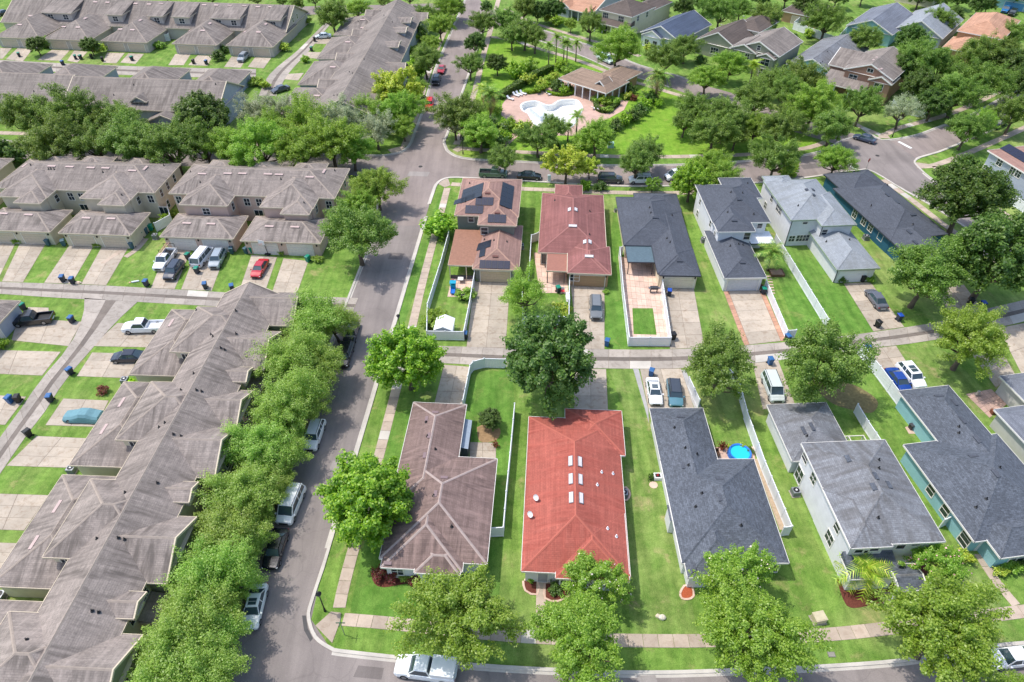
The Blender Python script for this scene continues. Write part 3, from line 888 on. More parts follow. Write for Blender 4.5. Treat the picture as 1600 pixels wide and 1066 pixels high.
    def onwall(s, b, side, px):
        o, d = s.lray(px)
        x0, x1, y0, y1 = b['w']
        if side in 'SN':
            t = ((y0 if side == 'S' else y1) - o.y) / d.y
        else:
            t = ((x0 if side == 'W' else x1) - o.x) / d.x
        return o + d * t
    def hgt(s, b, x, y):
        x0, x1, y0, y1 = b['x0'], b['x1'], b['y0'], b['y1']
        if not (x0 <= x <= x1 and y0 <= y <= y1): return -1
        k = b['kind']
        dx, dy = min(x - x0, x1 - x), min(y - y0, y1 - y)
        q = {'hip': min(dx, dy), 'gy': dx, 'gx': dy, 'shedn': y - y0, 'shede': x - x0, 'shedw': x1 - x}[k]
        return b['e'] + q * b['p']
    def top(s, x, y): return max([s.hgt(b, x, y) for b in s.blocks] + [0])
    def onroof(s, px):
        o, d = s.lray(px)
        t = (14 - CAM_H) / d.z
        while True:
            p = o + d * t
            h = s.top(p.x, p.y)
            if p.z <= h or p.z < 0.0: break
            t += 0.03
        e = 0.02
        gx = (s.top(p.x + e, p.y) - s.top(p.x - e, p.y)) / (2 * e)
        gy = (s.top(p.x, p.y + e) - s.top(p.x, p.y - e)) / (2 * e)
        nrm = Vector((-gx, -gy, 1)).normalized()
        return Vector((p.x, p.y, h)), nrm
    def frame(s, p, nrm):
        """matrix on a roof slope: x along the eave, y up the slope, z outward"""
        up = Vector((-nrm.x, -nrm.y, 0))
        if up.length < 1e-3: up = Vector((0, 1, 0))
        up = (up - nrm * up.dot(nrm)).normalized()
        xa = up.cross(nrm).normalized()
        M = Matrix((xa, up, nrm)).transposed().to_4x4()
        M.translation = p
        return M
    def vents(s, pxs, w=0.75, d=0.32, mat=None, h=0.16, name='roof_vent'):
        mt = mat or s.roof
        for px in pxs:
            p, n = s.onroof(px)
            if n.z < 0.3: continue
            m = MB()
            m.face([(-w/2, -d/2, 0), (w/2, -d/2, 0), (w/2, -d/2, h), (-w/2, -d/2, h)])
            m.face([(-w/2, -d/2, h), (w/2, -d/2, h), (w/2, d/2, h * .3), (-w/2, d/2, h * .3)])
            m.face([(-w/2, -d/2, 0), (-w/2, -d/2, h), (-w/2, d/2, h*.3), (-w/2, d/2, 0)])
            m.face([(w/2, -d/2, 0), (w/2, d/2, 0), (w/2, d/2, h*.3), (w/2, -d/2, h)])
            o = m.build(name, mt, s.root)
            o.matrix_basis = s.frame(p, n)
    def pipes(s, pxs, mat=None):
        for px in pxs:
            p, n = s.onroof(px)
            m = MB().tube([(0, 0, -0.05), (0, 0, 0.32)], 0.07, 8)
            m.tube([(0, 0, 0.0), (0, 0, 0.09)], [0.2, 0.08], 8)
            m.build('vent_pipe', mat or BLACK, s.root, p)
    def skylights(s, pxs, w=1.4, d=0.5):
        for px in pxs:
            p, n = s.onroof(px)
            f = MB().box(-w/2, w/2, -d/2, d/2, 0, 0.12)
            o = f.build('skylight', METAL, s.root); o.matrix_basis = s.frame(p, n)
            g = MB().box(-w/2 + .06, w/2 - .06, -d/2 + .06, d/2 - .06, 0.12, 0.15)
            g.build('pane', plain('skylight_dome', rgb((214, 206, 204)), 0.3, 0.5), o)
    def solar(s, px, cols, rows, pw=1.0, ph=1.65, mat=None, skip=()):
        p, n = s.onroof(px)
        M = s.frame(p, n)
        for i in range(cols):
            for j in range(rows):
                if (i, j) in skip: continue
                cx, cy = (i - (cols - 1) / 2) * (pw + .02), (j - (rows - 1) / 2) * (ph + .02)
                f = MB().box(-pw/2, pw/2, -ph/2, ph/2, 0.06, 0.10)
                o = f.build('solar_panel', plain('solar_frame', rgb((40, 42, 48)), 0.4, 0.5), s.root)
                o.matrix_basis = M @ Matrix.Translation((cx, cy, 0))
                g = MB()
                nx, ny = 3, 5
                for a in range(nx):
                    for c in range(ny):
                        x0, y0 = -pw/2 + .03 + a * (pw - .06) / nx, -ph/2 + .03 + c * (ph - .06) / ny
                        g.face([(x0 + .01, y0 + .01, .104), (x0 + (pw - .06) / nx - .01, y0 + .01, .104), (x0 + (pw - .06) / nx - .01, y0 + (ph - .06) / ny - .01, .104), (x0 + .01, y0 + (ph - .06) / ny - .01, .104)])
                g.build('cells', mat or SOLAR, o)
    def opening(s, side, b, cx, z0, z1, w, name='window', style='win', frame=None, glass=None, panes=(2, 2)):
        """a framed window or door set proud of a wall; cx is the local coordinate along that wall"""
        x0, x1, y0, y1 = b['w']
        h = z1 - z0
        fr = MB(); t = 0.09
        fr.box(-w/2 - t, w/2 + t, -0.07, 0.03, -t, 0); fr.box(-w/2 - t, w/2 + t, -0.07, 0.03, h, h + t)
        fr.box(-w/2 - t, -w/2, -0.068, 0.03, 0, h); fr.box(w/2, w/2 + t, -0.068, 0.03, 0, h)
        if style == 'win':
            for i in range(1, panes[0]): fr.box(-w/2 + i * w / panes[0] - .03, -w/2 + i * w / panes[0] + .03, -0.05, 0.03, 0, h)
            for j in range(1, panes[1]): fr.box(-w/2, w/2, -0.048, 0.03, j * h / panes[1] - .03, j * h / panes[1] + .03)
        o = fr.build(name, frame or s.trim, s.root)
        pos = {'S': ((cx, y0, z0), 0), 'N': ((cx, y1, z0), math.pi), 'E': ((x1, cx, z0), math.pi / 2), 'W': ((x0, cx, z0), -math.pi / 2)}[side]
        o.location = pos[0]; o.rotation_euler = (0, 0, pos[1])
        if style == 'win':
            for i in range(panes[0]):
                for j in range(panes[1]):
                    a, c = -w/2 + i * w / panes[0], j * h / panes[1]
                    MB().face([(a, -0.02, c), (a + w / panes[0], -0.02, c), (a + w / panes[0], -0.02, c + h / panes[1]), (a, -0.02, c + h / panes[1])]).build('pane', glass or GLASS, o)
        else:
            rows = 4 if style == 'garage' else 1
            for j in range(rows):
                m = MB().box(-w/2, w/2, -0.03, 0.02, j * h / rows + .008, (j + 1) * h / rows - .008)
                if style == 'garage':
                    n = max(2, int(w / 0.65))
                    for i in range(n):
                        c0 = -w/2 + i * w / n
                        m.box(c0 + .08, c0 + w / n - .08, -0.045, -0.03, j * h / rows + .09, (j + 1) * h / rows - .09)
                m.build('door_panel', glass or s.trim, o)
        return o
    def win(s, side, b, px, w=1.1, h=1.4, panes=(2, 2), **kw):
        """window whose centre shows at photo pixel px on that wall"""
        p = s.onwall(b, side, px)
        x0, x1, y0, y1 = b['w']
        p.x = min(max(p.x, x0 + w * .6), x1 - w * .6) if side in 'SN' else p.x
        p.y = min(max(p.y, y0 + w * .6), y1 - w * .6) if side in 'EW' else p.y
        z = max(0.3, p.z - h / 2)
        z = min(z, b['e'] - 0.15 - h) if b['kind'] == 'hip' else z
        return s.opening(side, b, p.x if side in 'SN' else p.y, z, z + h, w, panes=panes, **kw)
    def door(s, side, b, px, w=1.0, h=2.1, col=None, **kw):
        p = s.onwall(b, side, px)
        o = s.opening(side, b, p.x if side in 'SN' else p.y, 0.1, 0.1 + h, w, name='door', style='door', glass=col or s.trim, **kw)
        MB().box(w/2 - .18, w/2 - .1, -.1, -.03, 1.0, 1.1).build('handle', METAL, o)
        return o
    def garage(s, b, cx, w=4.9, h=2.15, col=None, side='S', frame=None):
        return s.opening(side, b, cx, 0.03, 0.03 + h, w, name='garage_door', style='garage', glass=col or s.trim, frame=frame)
    def lamp(s, b, cx, z=2.0, side='S'):
        x0, x1, y0, y1 = b['w']
        MB().box(-.09, .09, -.18, 0, 0, .3).build('wall_lamp', BLACK, s.root, (cx, y0, z))

SOLAR = NT('solar_cells').done(rgb((36, 40, 60)), 0.22, 0.6)
SOLAR_B = NT('solar_cells_black').done(rgb((26, 30, 42)), 0.3, 0.5)
S_BROWN = shingle('shingle_brown', rgb((120, 101, 95)), 0.75, rgb((78, 65, 62)), 0.06, light=0.6)
S_RED = shingle('shingle_red', rgb((154, 85, 73)), 0.6, rgb((126, 58, 48)), 0.07, light=0.34, wave=.6)
S_SLATE = shingle('shingle_slate', rgb((82, 87, 95)), 0.12, None, 0.22, wave=.15)
S_GREY = shingle('shingle_grey', rgb((114, 116, 120)), 0.6, rgb((80, 77, 75)), 0.15, wave=.15)
S_TOWN = shingle('shingle_town', rgb((133, 123, 116)), 0.85, rgb((88, 81, 76)), 0.1, light=0.35, wave=.6)
S_TOWN2 = shingle('shingle_town_far', rgb((126, 117, 110)), 0.8, rgb((88, 81, 76)), 0.08, light=0.25, wave=.6)
S_SOL = shingle('shingle_tan', rgb((142, 112, 102)), 0.3, None, 0.06)
S_RUST = shingle('shingle_rust', rgb((130, 86, 82)), 0.4, rgb((104, 66, 60)), 0.05)
S_DARK = shingle('shingle_charcoal', rgb((74, 78, 86)), 0.12, None, 0.12, wave=.3)
S_MID = shingle('shingle_midgrey', rgb((106, 110, 119)), 0.15, None, 0.08)
S_PALE = shingle('shingle_pale', rgb((134, 139, 144)), 0.4, rgb((108, 110, 107)), 0.08, wave=.3)
S_NAVY = shingle('shingle_navy', rgb((72, 82, 100)), 0.1, None, 0.06)
S_UMB = shingle('shingle_umber', rgb((90, 80, 74)), 0.2, None, 0.06)
S_TERRA = shingle('shingle_terracotta', rgb((172, 132, 108)), 0.3, rgb((150, 104, 80)), 0.06)
S_PAV = shingle('shingle_pavilion', rgb((134, 114, 98)), 0.3, None, 0.06)
CAP_L = plain('ridge_cap_light', rgb((168, 152, 146)), 0.9, 0.2, var=0.12)
CAP_T = plain('ridge_cap_town', rgb((158, 145, 134)), 0.9, 0.2, var=0.12)
CAP_R = plain('ridge_cap_red', rgb((172, 98, 84)), 0.85, 0.2, var=0.06)
CAP_S = plain('ridge_cap_tan', rgb((170, 136, 120)), 0.85, 0.2, var=0.06)
CAP_RU = plain('ridge_cap_rust', rgb((156, 108, 102)), 0.85, 0.2, var=0.06)
W_WHITE = siding('siding_white', rgb((216, 216, 218)), 0.5, 0.05)
W_CREAM = siding('stucco_cream', rgb((214, 204, 178)), 1.6, 0.05)
W_BEIGE = siding('stucco_beige', rgb((200, 190, 168)), 1.6, 0.04)
W_PINK = siding('stucco_pink', rgb((202, 176, 162)), 1.6, 0.04)
W_TEAL = siding('siding_teal', rgb((142, 186, 193)), 0.3, 0.06)
W_DTEAL = siding('siding_dark_teal', rgb((44, 92, 116)), 0.3, 0.1)
W_GREYG = siding('siding_greygreen', rgb((122, 124, 116)), 0.3, 0.08)
W_GREYB = siding('siding_bluegrey', rgb((164, 172, 182)), 0.3, 0.07)
W_SAGE = siding('siding_sage', rgb((146, 148, 128)), 0.3, 0.08)
W_BRICK = siding('siding_rust', rgb((166, 128, 108)), 0.25, 0.12)
W_TAN = siding('stucco_tan', rgb((176, 142, 108)), 1.6, 0.04)
W_GREY = siding('stucco_grey', rgb((188, 186, 180)), 1.6, 0.04)
W_TGREY = siding('town_grey', rgb((184, 176, 168)), 0.3, 0.05)
W_TBLUE = siding('town_bluegrey', rgb((160, 166, 178)), 0.3, 0.05)

# ---- brown-roofed corner house
h = House('house', 'single storey corner house with stained dark brown hip roof and white eaves', -3.5, (630, 700), 2.7, S_BROWN, W_WHITE, cap=CAP_L)
a = h.block(h.R((646, 629), (729, 633), (700, 631), (690, 800), 2.7), 2.7, 0.42)
b = h.block(h.R((632, 700), (777, 717), (776.7, 717), (757.7, 882), 2.7), 2.7, 0.42)
c = h.block(h.R((594, 888), (724, 881), (690, 770), (640, 889.5), 2.7), 2.7, 0.42)
d = h.block(h.R((647, 894), (719, 898), (690, 850), (690, 898), 2.7), 2.7, 0.42)
h.win('S', c, (621, 893), 1.2, 1.3); h.win('S', d, (684, 904), 2.0, 1.4, (3, 2))
h.win('E', a, (726, 652), 1.2, 1.2); h.garage(a, (a['w'][0] + a['w'][1]) / 2, 4.6, side='N')
h.vents([(680, 645), (667, 655), (671, 681), (664, 712), (694, 747), (681, 772), (606, 880)], 0.8, 0.35, plain('vent_mauve', rgb((128, 108, 110)), 0.6))
h.pipes([(680, 702), (668, 682), (666, 660), (678, 775), (706, 823)])
# ---- red-roofed house
h = House('house', 'single storey house with bright brick-red hip roof and six skylights', -3.2, (823, 770), 2.7, S_RED, W_WHITE, fascia=TRIM, cap=CAP_R)
a = h.block(h.R((824, 700), (972, 740), (825, 651), (820, 893), 2.7), 2.7, 0.40)
b = h.block(h.R((883, 640), (971, 641), (930, 640.5), (972.5, 712), 2.7), 2.7, 0.40)
c = h.block(h.R((868, 905), (984, 909), (930, 800), (930, 907), 2.7), 2.7, 0.40)
h.win('S', c, (884, 911), 1.4, 1.2, (1, 2)); None
h.door('S', a, (848, 903), 1.0, 2.1, plain('door_grey', rgb((150, 152, 158))))
h.garage(b, (b['w'][0] + b['w'][1]) / 2, 4.6, side='N')
h.skylights([(891.8, 721), (905.8, 722), (892.3, 749), (906.6, 749.7), (892.9, 778), (907.6, 779)])
h.pipes([(939.8, 738), (957.5, 740.5), (949, 826), (962.8, 838.5), (933, 758)], WHITE)
for px in ((838, 782), (829, 808)):                                  # two white dishes on the roof edge
    p, n = h.onroof(px)
    m = MB()
    dirn = Vector((-0.55, -0.65, 0.5)).normalized(); ct = p + Vector((0, 0, 0.55))
    ua = dirn.cross(Vector((0, 0, 1))).normalized(); va = ua.cross(dirn)
    ring = lambda r, k: [ct + dirn * k + (ua * math.cos(t * math.pi / 8) + va * math.sin(t * math.pi / 8)) * r for t in range(16)]
    R0, R1, R2 = ring(0.36, .1), ring(0.2, 0.02), ring(0.02, 0)
    for A_, B_ in ((R0, R1), (R1, R2)):
        for t in range(16): m.face([A_[t], A_[(t + 1) % 16], B_[(t + 1) % 16], B_[t]])
    o = m.build('satellite_dish', WHITE, h.root)
    MB().tube([p, p + Vector((0, 0, .5))], 0.035, 6).tube([p + Vector((.15, .2, 0)), p + Vector((0, 0, .4))], .02, 6).build('mast', METAL, o)
    MB().tube([ct - va * .4, ct + dirn * .5], .018, 6).build('feed_arm', METAL, o)
# ---- slate L-shaped house
h = House('house', 'white walled house with blue-grey slate coloured L-shaped hip roof beside round pool', 0.3, (1045, 770), 2.7, S_SLATE, W_WHITE, fascia=TRIM)
a = h.block(h.R((1015, 639), (1098, 638), (1060, 638), (1090, 880), 2.7), 2.7, 0.42)
b = h.block(h.R((1040, 760), (1178, 718), (1178, 717.5), (1228, 880), 2.7), 2.7, 0.42)
c = h.block(h.R((1074, 901), (1180, 901), (1120, 800), (1100, 903), 2.7), 2.7, 0.42)
h.vents([(1064, 652), (1125, 749), (1125, 778), (1067, 728), (1084, 888)], 0.9, 0.4, S_DARK)
h.pipes([(1054, 668.5), (1071, 700), (1089, 710), (1087, 792), (1158, 821), (1076, 727), (1097, 771)])
h.win('S', b, (1212, 893), 1.2, 1.3); h.garage(a, (a['w'][0] + a['w'][1]) / 2, 4.8, side='N')
MB().box(a['w'][0] - .6, a['w'][0], -3.4, -1.6, 0, 2.45).build('wall_bump', W_WHITE, h.root)
MB().box(a['w'][0] - .7, a['w'][0], -3.5, -1.5, 2.45, 2.53).build('bump_roof', S_SLATE, h.root)
# ---- white two-storey
h = House('house', 'two storey white house with weathered grey hip roof and small porch roof beside palm', 3.0, (1253.8, 697), 5.4, S_GREY, W_WHITE, fascia=TRIM)
m_ = h.block(h.R((1254, 697), (1476, 844), (1340, 689), (1400, 850), 5.4), 5.4, 0.40)
g_ = h.block(h.R((1199, 635), (1290, 628), (1240, 631), (1262, 720), 2.7), 2.7, 0.42)
f_ = h.block(h.R((1328.7, 856), (1394, 852), (1360, 760), (1329, 857.5), 5.4), 5.4, 0.40)
p_ = h.block([f_['x0'] + .1, f_['x1'] + 1.0, f_['y0'] - 1.9, f_['y0'] + 0.8], 2.75, 0.30, 'shedn', walls=False, roof=S_SLATE)
q_ = h.block([f_['x0'] + 4.4, f_['x0'] + 7.4, f_['y0'] - 3.3, f_['y0'] - 0.4], 2.6, 0.32, 'gx', roof=S_SLATE, walls=False)
for xx in (q_['x0'] + .3, q_['x1'] - .3): MB().box(xx - .14, xx + .14, q_['y0'] + .2, q_['y0'] + .48, 0, 2.6).build('porch_post', WHITE, h.root)
MB().box(p_['x0'] + .35, p_['x1'] - .3, p_['y0'] + .3, p_['y1'], 0, 2.6).build('wall', W_WHITE, h.root)
h.win('W', m_, (1249, 742), 1.5, 2.0); h.win('W', m_, (1271, 748), 1.1, 1.3); h.win('W', f_, (1296, 841), 1.4, 1.5); h.win('W', f_, (1308, 825), 1.0, 1.1, (1, 2)); h.win('W', m_, (1256, 712), 1.2, 1.0, (1, 2))
h.win('S', f_, (1342, 861), 0.9, 0.6, (1, 1)); h.win('S', f_, (1352, 861.5), 0.5, 0.5, (1, 1)); h.win('S', f_, (1366, 858), 0.9, 0.6, (1, 1)); h.win('S', m_, (1407, 854), 0.9, 0.8, (1, 1)); h.win('S', m_, (1432, 849), 0.9, 0.8, (1, 1))
h.vents([(1325, 717), (1367, 744), (1365, 761), (1388, 758)], 0.9, 0.5, S_SLATE)
h.vents([(1256, 673), (1269, 667)], 1.2, 0.4, S_DARK)
h.pipes([(1261, 682), (1373, 719), (1372, 809), (1373, 732)])
h.garage(g_, (g_['w'][0] + g_['w'][1]) / 2, 4.7, side='N')
# pool-cage style screen enclosure behind
sx0, sx1, sy0, sy1 = m_['w'][1] - 7.2, m_['w'][1] + .2, m_['w'][3], m_['w'][3] + 3.4
m = MB()
for i in range(5):
    x = sx0 + (sx1 - sx0) * i / 4
    m.box(x - .05, x + .05, sy0, sy1, 2.6, 2.7)
    m.box(x - .05, x + .05, sy1 - .1, sy1, 0, 2.6)
for j in range(3):
    y = sy0 + (sy1 - sy0) * (j + .5) / 2.5
    m.box(sx0, sx1, min(y, sy1) - .06, min(y, sy1) + .04, 2.605, 2.695)
m.build('screen_frame', plain('alu_cream', rgb((212, 208, 192)), .4), h.root)
# ---- teal house
h = House('house', 'single storey pale teal house with dark slate roof and long side wall', 8.0, (1461, 685), 2.7, S_SLATE, W_TEAL, fascia=TRIM)
a = h.block(h.R((1408, 617), (1483, 604), (1470, 604), (1530, 790), 2.7), 2.75, 0.40)
b = h.block(h.R((1411, 695), 0.0, (1411.5, 695), (1523, 847), 2.7), 2.7, 0.40) if False else h.block([h.loc((1411.5, 695), 2.7).x, h.loc((1411.5, 695), 2.7).x + 12.2, h.loc((1523, 847), 2.7).y, h.loc((1411.5, 695), 2.7).y], 2.7, 0.40)
c = h.block(h.R((1554, 860), b['x1'] + .4, (1560, 800), (1600, 868), 2.7), 2.7, 0.40)
h.win('W', b, (1455, 766), 1.1, 1.4, (1, 2)); h.win('W', b, (1477, 798), 1.1, 1.4, (1, 2)); h.win('W', b, (1508, 843), 1.3, 2.0, (1, 3))
h.win('S', c, (1590, 872), 1.8, 1.5, (2, 2))
h.door('S', b, (1530, 858), 1.1, 2.1, WHITE)
h.vents([(1467, 619), (1490, 629), (1503, 657), (1527, 687), (1521, 713), (1556, 740)], 1.1, 0.45, S_DARK)
h.pipes([(1498, 667), (1498, 677), (1541, 780), (1525, 793), (1562, 731)])
# ---- grey houses at the right edge
h = House('house', 'grey stucco house with pale slate hip roofs beside brick patio', 9.5, (1562.6, 587.6), 2.7, S_MID, W_GREY, fascia=TRIM)
x0 = h.loc((1562, 588), 2.7).x
a = h.block([x0, x0 + 11, h.loc((1600, 630), 2.7).y, h.loc((1562, 588), 2.7).y], 2.7, 0.4)
b2x, b2y = h.loc((1553, 640), 2.7)
b = h.block([b2x, b2x + 12, b2y - 17, b2y], 2.7, 0.4)
# ---- solar tan house
h = House('house', 'two storey grey-green house with tan roof carrying solar panels on the corner', -3.4, (711.3, 336.3), 5.4, S_SOL, W_GREYG, fascia=TRIM_B, cap=CAP_S)
a = h.block(h.R((716, 310), (814, 300), (770, 279.5), (711, 336.5), 5.4), 5.4, 0.42)
b = h.block(h.R((746, 351), (807, 354), (770, 300), (807, 353.5), 5.4), 5.4, 0.42)
g = h.block(h.R((738, 420), (811, 421), (780, 352), (770, 421.5), 2.8), 2.8, 0.42)
fl = h.block(h.R((700, 414), (756, 415), (722, 362), (702, 414.5), 2.8), 2.8, 0.04, 'shedn', roof=plain('metal_roof_tan', rgb((146, 106, 86)), .6, .3, var=.14), walls=False, cap=False)
for xx in (fl['x0'] + .2, (fl['x0'] + fl['x1']) / 2): MB().box(xx - .07, xx + .07, fl['y0'] + .15, fl['y0'] + .3, 0, 2.7).build('porch_post', TRIM_B, h.root)
MB().box(fl['x0'] + .1, fl['x1'], fl['y0'] + .2, fl['y0'] + .27, 0, .7).build('porch_screen', TRIM_D, h.root)
h.win('S', a, (736, 342), 0.9, 1.2, (1, 2)); h.win('S', b, (757, 361), 1.1, 1.3, (1, 2))
h.garage(g, (g['w'][0] + g['w'][1]) / 2 - .1, 4.8, col=plain('garage_tan', rgb((196, 176, 148)), .6))
h.solar((738, 302), 3, 2, 1.55, 2.0, SOLAR_B); h.solar((726, 312), 1, 2, 1.55, 2.0, SOLAR_B); h.solar((792, 306), 5, 2, 1.55, 1.1, SOLAR_B)
h.solar((757, 315), 3, 1); h.solar((741, 328), 3, 1); h.solar((776.5, 342), 3, 1)
h.solar((756, 384), 2, 2, 1.0, 1.3, SOLAR_B); h.solar((754, 395), 2, 1, 1.2, 1.0, SOLAR_B); h.solar((773, 414), 5, 1, 0.95, 1.5)
h.vents([(762, 302), (777, 333), (774, 401)], 0.9, 0.4, plain('vent_brown', rgb((104, 66, 58)), .6))
h.pipes([(757, 375), (792, 378), (772, 376), (734, 287), (727, 316)])
# ---- rust roofed house
h = House('house', 'single storey tan house with rust-brown hip roof and six white skylights', -4.0, (841.6, 394), 2.8, S_RUST, W_TAN, fascia=TRIM_B, cap=CAP_RU)
a = h.block(h.R((844, 350), (945, 345), (900, 303.5), (842, 394.5), 2.8), 2.8, 0.42)
b = h.block(h.R((886, 430), (947, 384), (910, 330), (920, 428), 2.8), 2.8, 0.42)
c = h.block(h.R((886.5, 427), (955.5, 429.5), (952, 386), (955, 429.5), 2.8), 2.8, 0.42)
d = h.block(h.R((867, 300), (910, 300), (890, 289), (890, 320), 2.8), 2.8, 0.42)
p = h.block(h.R((855, 400), (886, 400), (870, 396), (870, 424), 2.5), 2.5, 0.03, 'shedn', roof=plain('metal_roof_rust', rgb((152, 104, 88)), .55, .35, var=.08), walls=False, cap=False)
for xx in (p['x0'] + .2, p['x1'] - .3): MB().box(xx - .07, xx + .07, p['y0'] + .1, p['y0'] + .24, 0, 2.5).build('porch_post', TRIM_D, h.root)
h.garage(c, (c['w'][0] + c['w'][1]) / 2 + .1, 4.9, col=plain('garage_khaki', rgb((168, 138, 104)), .6))
for xx in (c['w'][0] + .35, c['w'][1] - .35): h.lamp(c, xx)
h.win('S', a, (850, 405), 1.6, 2.0, (2, 1)); h.win('S', b, (878, 433), 1.4, 1.2)
h.skylights([(890, 328), (899.5, 328), (914, 378.5), (921.5, 378.5)], 1.1, 0.6)
h.skylights([(895, 353.5), (920.5, 401)])
h.pipes([(867, 313.5), (921.5, 330.5), (921, 367)])
# ---- slate single storey with paver yard
h = House('house', 'cream walled house with charcoal hip roof and green metal awning over paver yard', -1.7, (975.7, 383), 2.8, S_DARK, W_CREAM, fascia=TRIM_D)
a = h.block(h.R((966, 330), (1066, 345), (1000, 308.5), (975.7, 383.5), 2.8), 2.8, 0.42)
b = h.block(h.R((1018, 384), (1080, 384), (1040, 330), (1050, 428), 2.8), 2.8, 0.42)
c = h.block(h.R((1031, 431), (1095, 431), (1084, 389), (1060, 431), 2.8), 2.8, 0.42)
d = h.block(h.R((990, 304), (1057, 304), (1020, 302.5), (1020, 330), 2.8), 2.8, 0.42)
p = h.block(h.R((977, 386), (1019, 386), (1000, 384.5), (1000, 410), 2.5), 2.5, 0.03, 'shedn', roof=plain('metal_roof_green', rgb((84, 102, 110)), .5, .4, var=.14), walls=False, cap=False)
for xx in (p['x0'] + .2, p['x1'] - .3): MB().box(xx - .06, xx + .06, p['y0'] + .1, p['y0'] + .22, 0, 2.5).build('porch_post', TRIM_D, h.root)
h.garage(c, (c['w'][0] + c['w'][1]) / 2, 4.9, col=plain('garage_cream', rgb((216, 206, 182)), .6))
for xx in (c['w'][0] + .3, c['w'][1] - .3): h.lamp(c, xx)
h.vents([(1024, 340), (1062, 408)], 1.0, 0.4, TRIM_D); h.pipes([(1015, 325), (1017, 333), (1050, 337), (1042, 373), (1047, 379)])
# ---- white slate two-storey
h = House('house', 'two storey white house with charcoal hip roof and low front garage behind orange-bordered drive', 1.3, (1121, 362.6), 5.4, S_DARK, W_WHITE, fascia=TRIM)
a = h.block(h.R((1088, 292), (1200, 340), (1140, 288.5), (1200, 347.5), 5.4), 5.4, 0.42)
b = h.block(h.R((1121, 362), (1181, 362), (1150, 300), (1150, 362.5), 5.4), 5.4, 0.42)
d = h.block(h.R((1128, 290), (1180, 290), (1150, 278), (1150, 310), 5.4), 5.4, 0.42)
g = h.block(h.R((1109, 382), (1198, 434), (1150, 360), (1150, 435), 2.8), 2.8, 0.42)
p = h.block(h.R((1173, 381), (1212, 381), (1190, 362), (1200, 381), 2.8), 2.8, 0.02, 'shedn', roof=WHITE, walls=False, cap=False, fas=TRIM_D)
for xx in (p['x0'] + .2, p['x1'] - .2): MB().box(xx - .06, xx + .06, p['y0'] + .1, p['y0'] + .22, 0, 2.8).build('porch_post', WHITE, h.root)
h.garage(g, (g['w'][0] + g['w'][1]) / 2, 4.9, col=plain('garage_grey', rgb((196, 198, 202)), .6))
h.win('W', a, (1090, 334), 0.9, 1.2, (1, 2)); h.win('W', a, (1094, 316), 0.8, 1.0, (1, 2)); h.win('W', a, (1110, 350), 0.8, 1.1, (1, 2)); h.win('W', b, (1117, 366), 0.7, 1.0, (1, 2)); h.win('S', b, (1167, 369), 1.0, 1.3, (1, 2)); h.win('S', a, (1187, 353), 0.8, 0.9, (1, 1))
h.vents([(1155.6, 312), (1147.5, 345), (1160.5, 411)], 0.9, 0.35, TRIM_D); h.pipes([(1142, 301), (1160, 302), (1137, 332), (1177.6, 335), (1168, 287), (1141, 385), (1160.5, 383), (1154, 382)])
# ---- white pale-roofed with separate garage
h = House('house', 'two storey white house with pale grey mossy-edged roof and big side lawn', 4.0, (1238, 344.7), 5.4, S_PALE, W_WHITE, fascia=TRIM_G)
a = h.block(h.R((1195, 286), (1300, 310), (1240, 281), (1238, 344.5), 5.4), 5.4, 0.40)
b = h.block(h.R((1283, 352), (1338, 350), (1300, 300), (1310, 352.5), 5.4), 5.4, 0.40)
d = h.block(h.R((1197, 285), (1240, 285), (1220, 274.5), (1220, 300), 5.4), 5.4, 0.40)
g = h.block(h.R((1283, 388), (1371, 414), (1320, 356), (1340, 421), 2.8), 2.8, 0.40)
h.win('S', a, (1237, 373), 1.0, 1.1); h.win('S', a, (1254, 372), 2.2, 1.2, (4, 2)); h.win('S', b, (1288, 363), 0.9, 1.0, (1, 2)); h.win('S', a, (1258, 348.5), .8, .4, (1, 1))
h.win('W', a, (1215, 325), 1.0, 1.2); h.win('W', a, (1219, 330), 1.0, 1.2); h.win('W', a, (1206, 311), 0.9, 1.1); h.win('W', a, (1196, 321), 0.9, 1.2)
h.garage(g, (g['w'][0] + g['w'][1]) / 2 - .3, 4.7, col=WHITE)
for bb, xx in ((a, a['w'][0]), (b, b['w'][0]), (g, g['w'][0])): MB().box(xx - .06, xx + .06, bb['w'][2] - .1, bb['w'][2] - .02, 0, bb['e'] - .1).build('downpipe', TRIM_D, h.root)
h.vents([(1260.5, 297), (1270, 297), (1271, 305)], 0.7, 0.5, TRIM_D); h.pipes([(1247, 322), (1291, 378), (1327, 375)])
# ---- dark teal
h = House('house', 'long single storey deep teal house with charcoal roof beside the curving street', 11.0, (1384, 370), 2.8, S_DARK, W_DTEAL, fascia=TRIM_D)
xl = h.loc((1345, 334), 2.8).x; xr = h.loc((1420, 316), 2.8).x
a = h.block([xl, xr, h.loc((1455, 369), 2.8).y, h.loc((1306, 294), 2.8).y], 2.8, 0.42)
b = h.block([xl + 1.2, xr - .2, h.loc((1320, 290), 2.8).y - 4, h.loc((1352, 265.5), 2.8).y], 2.8, 0.42)
c = h.block([h.loc((1386, 371), 2.8).x, h.loc((1386, 371), 2.8).x + 7.4, h.loc((1386, 371), 2.8).y - 9, h.loc((1386, 371), 2.8).y + 3], 2.8, 0.42)
for px in ((1336, 334), (1351, 343), (1361, 354), (1376, 368)): h.win('W', a if px[0] < 1370 else c, px, 1.2, 1.6, (2, 2))
h.vents([(1387, 305), (1401, 316), (1427, 336), (1421, 363), (1430, 379)], 1.1, 0.4, TRIM_D); h.pipes([(1361, 322), (1386, 290), (1426, 351)])
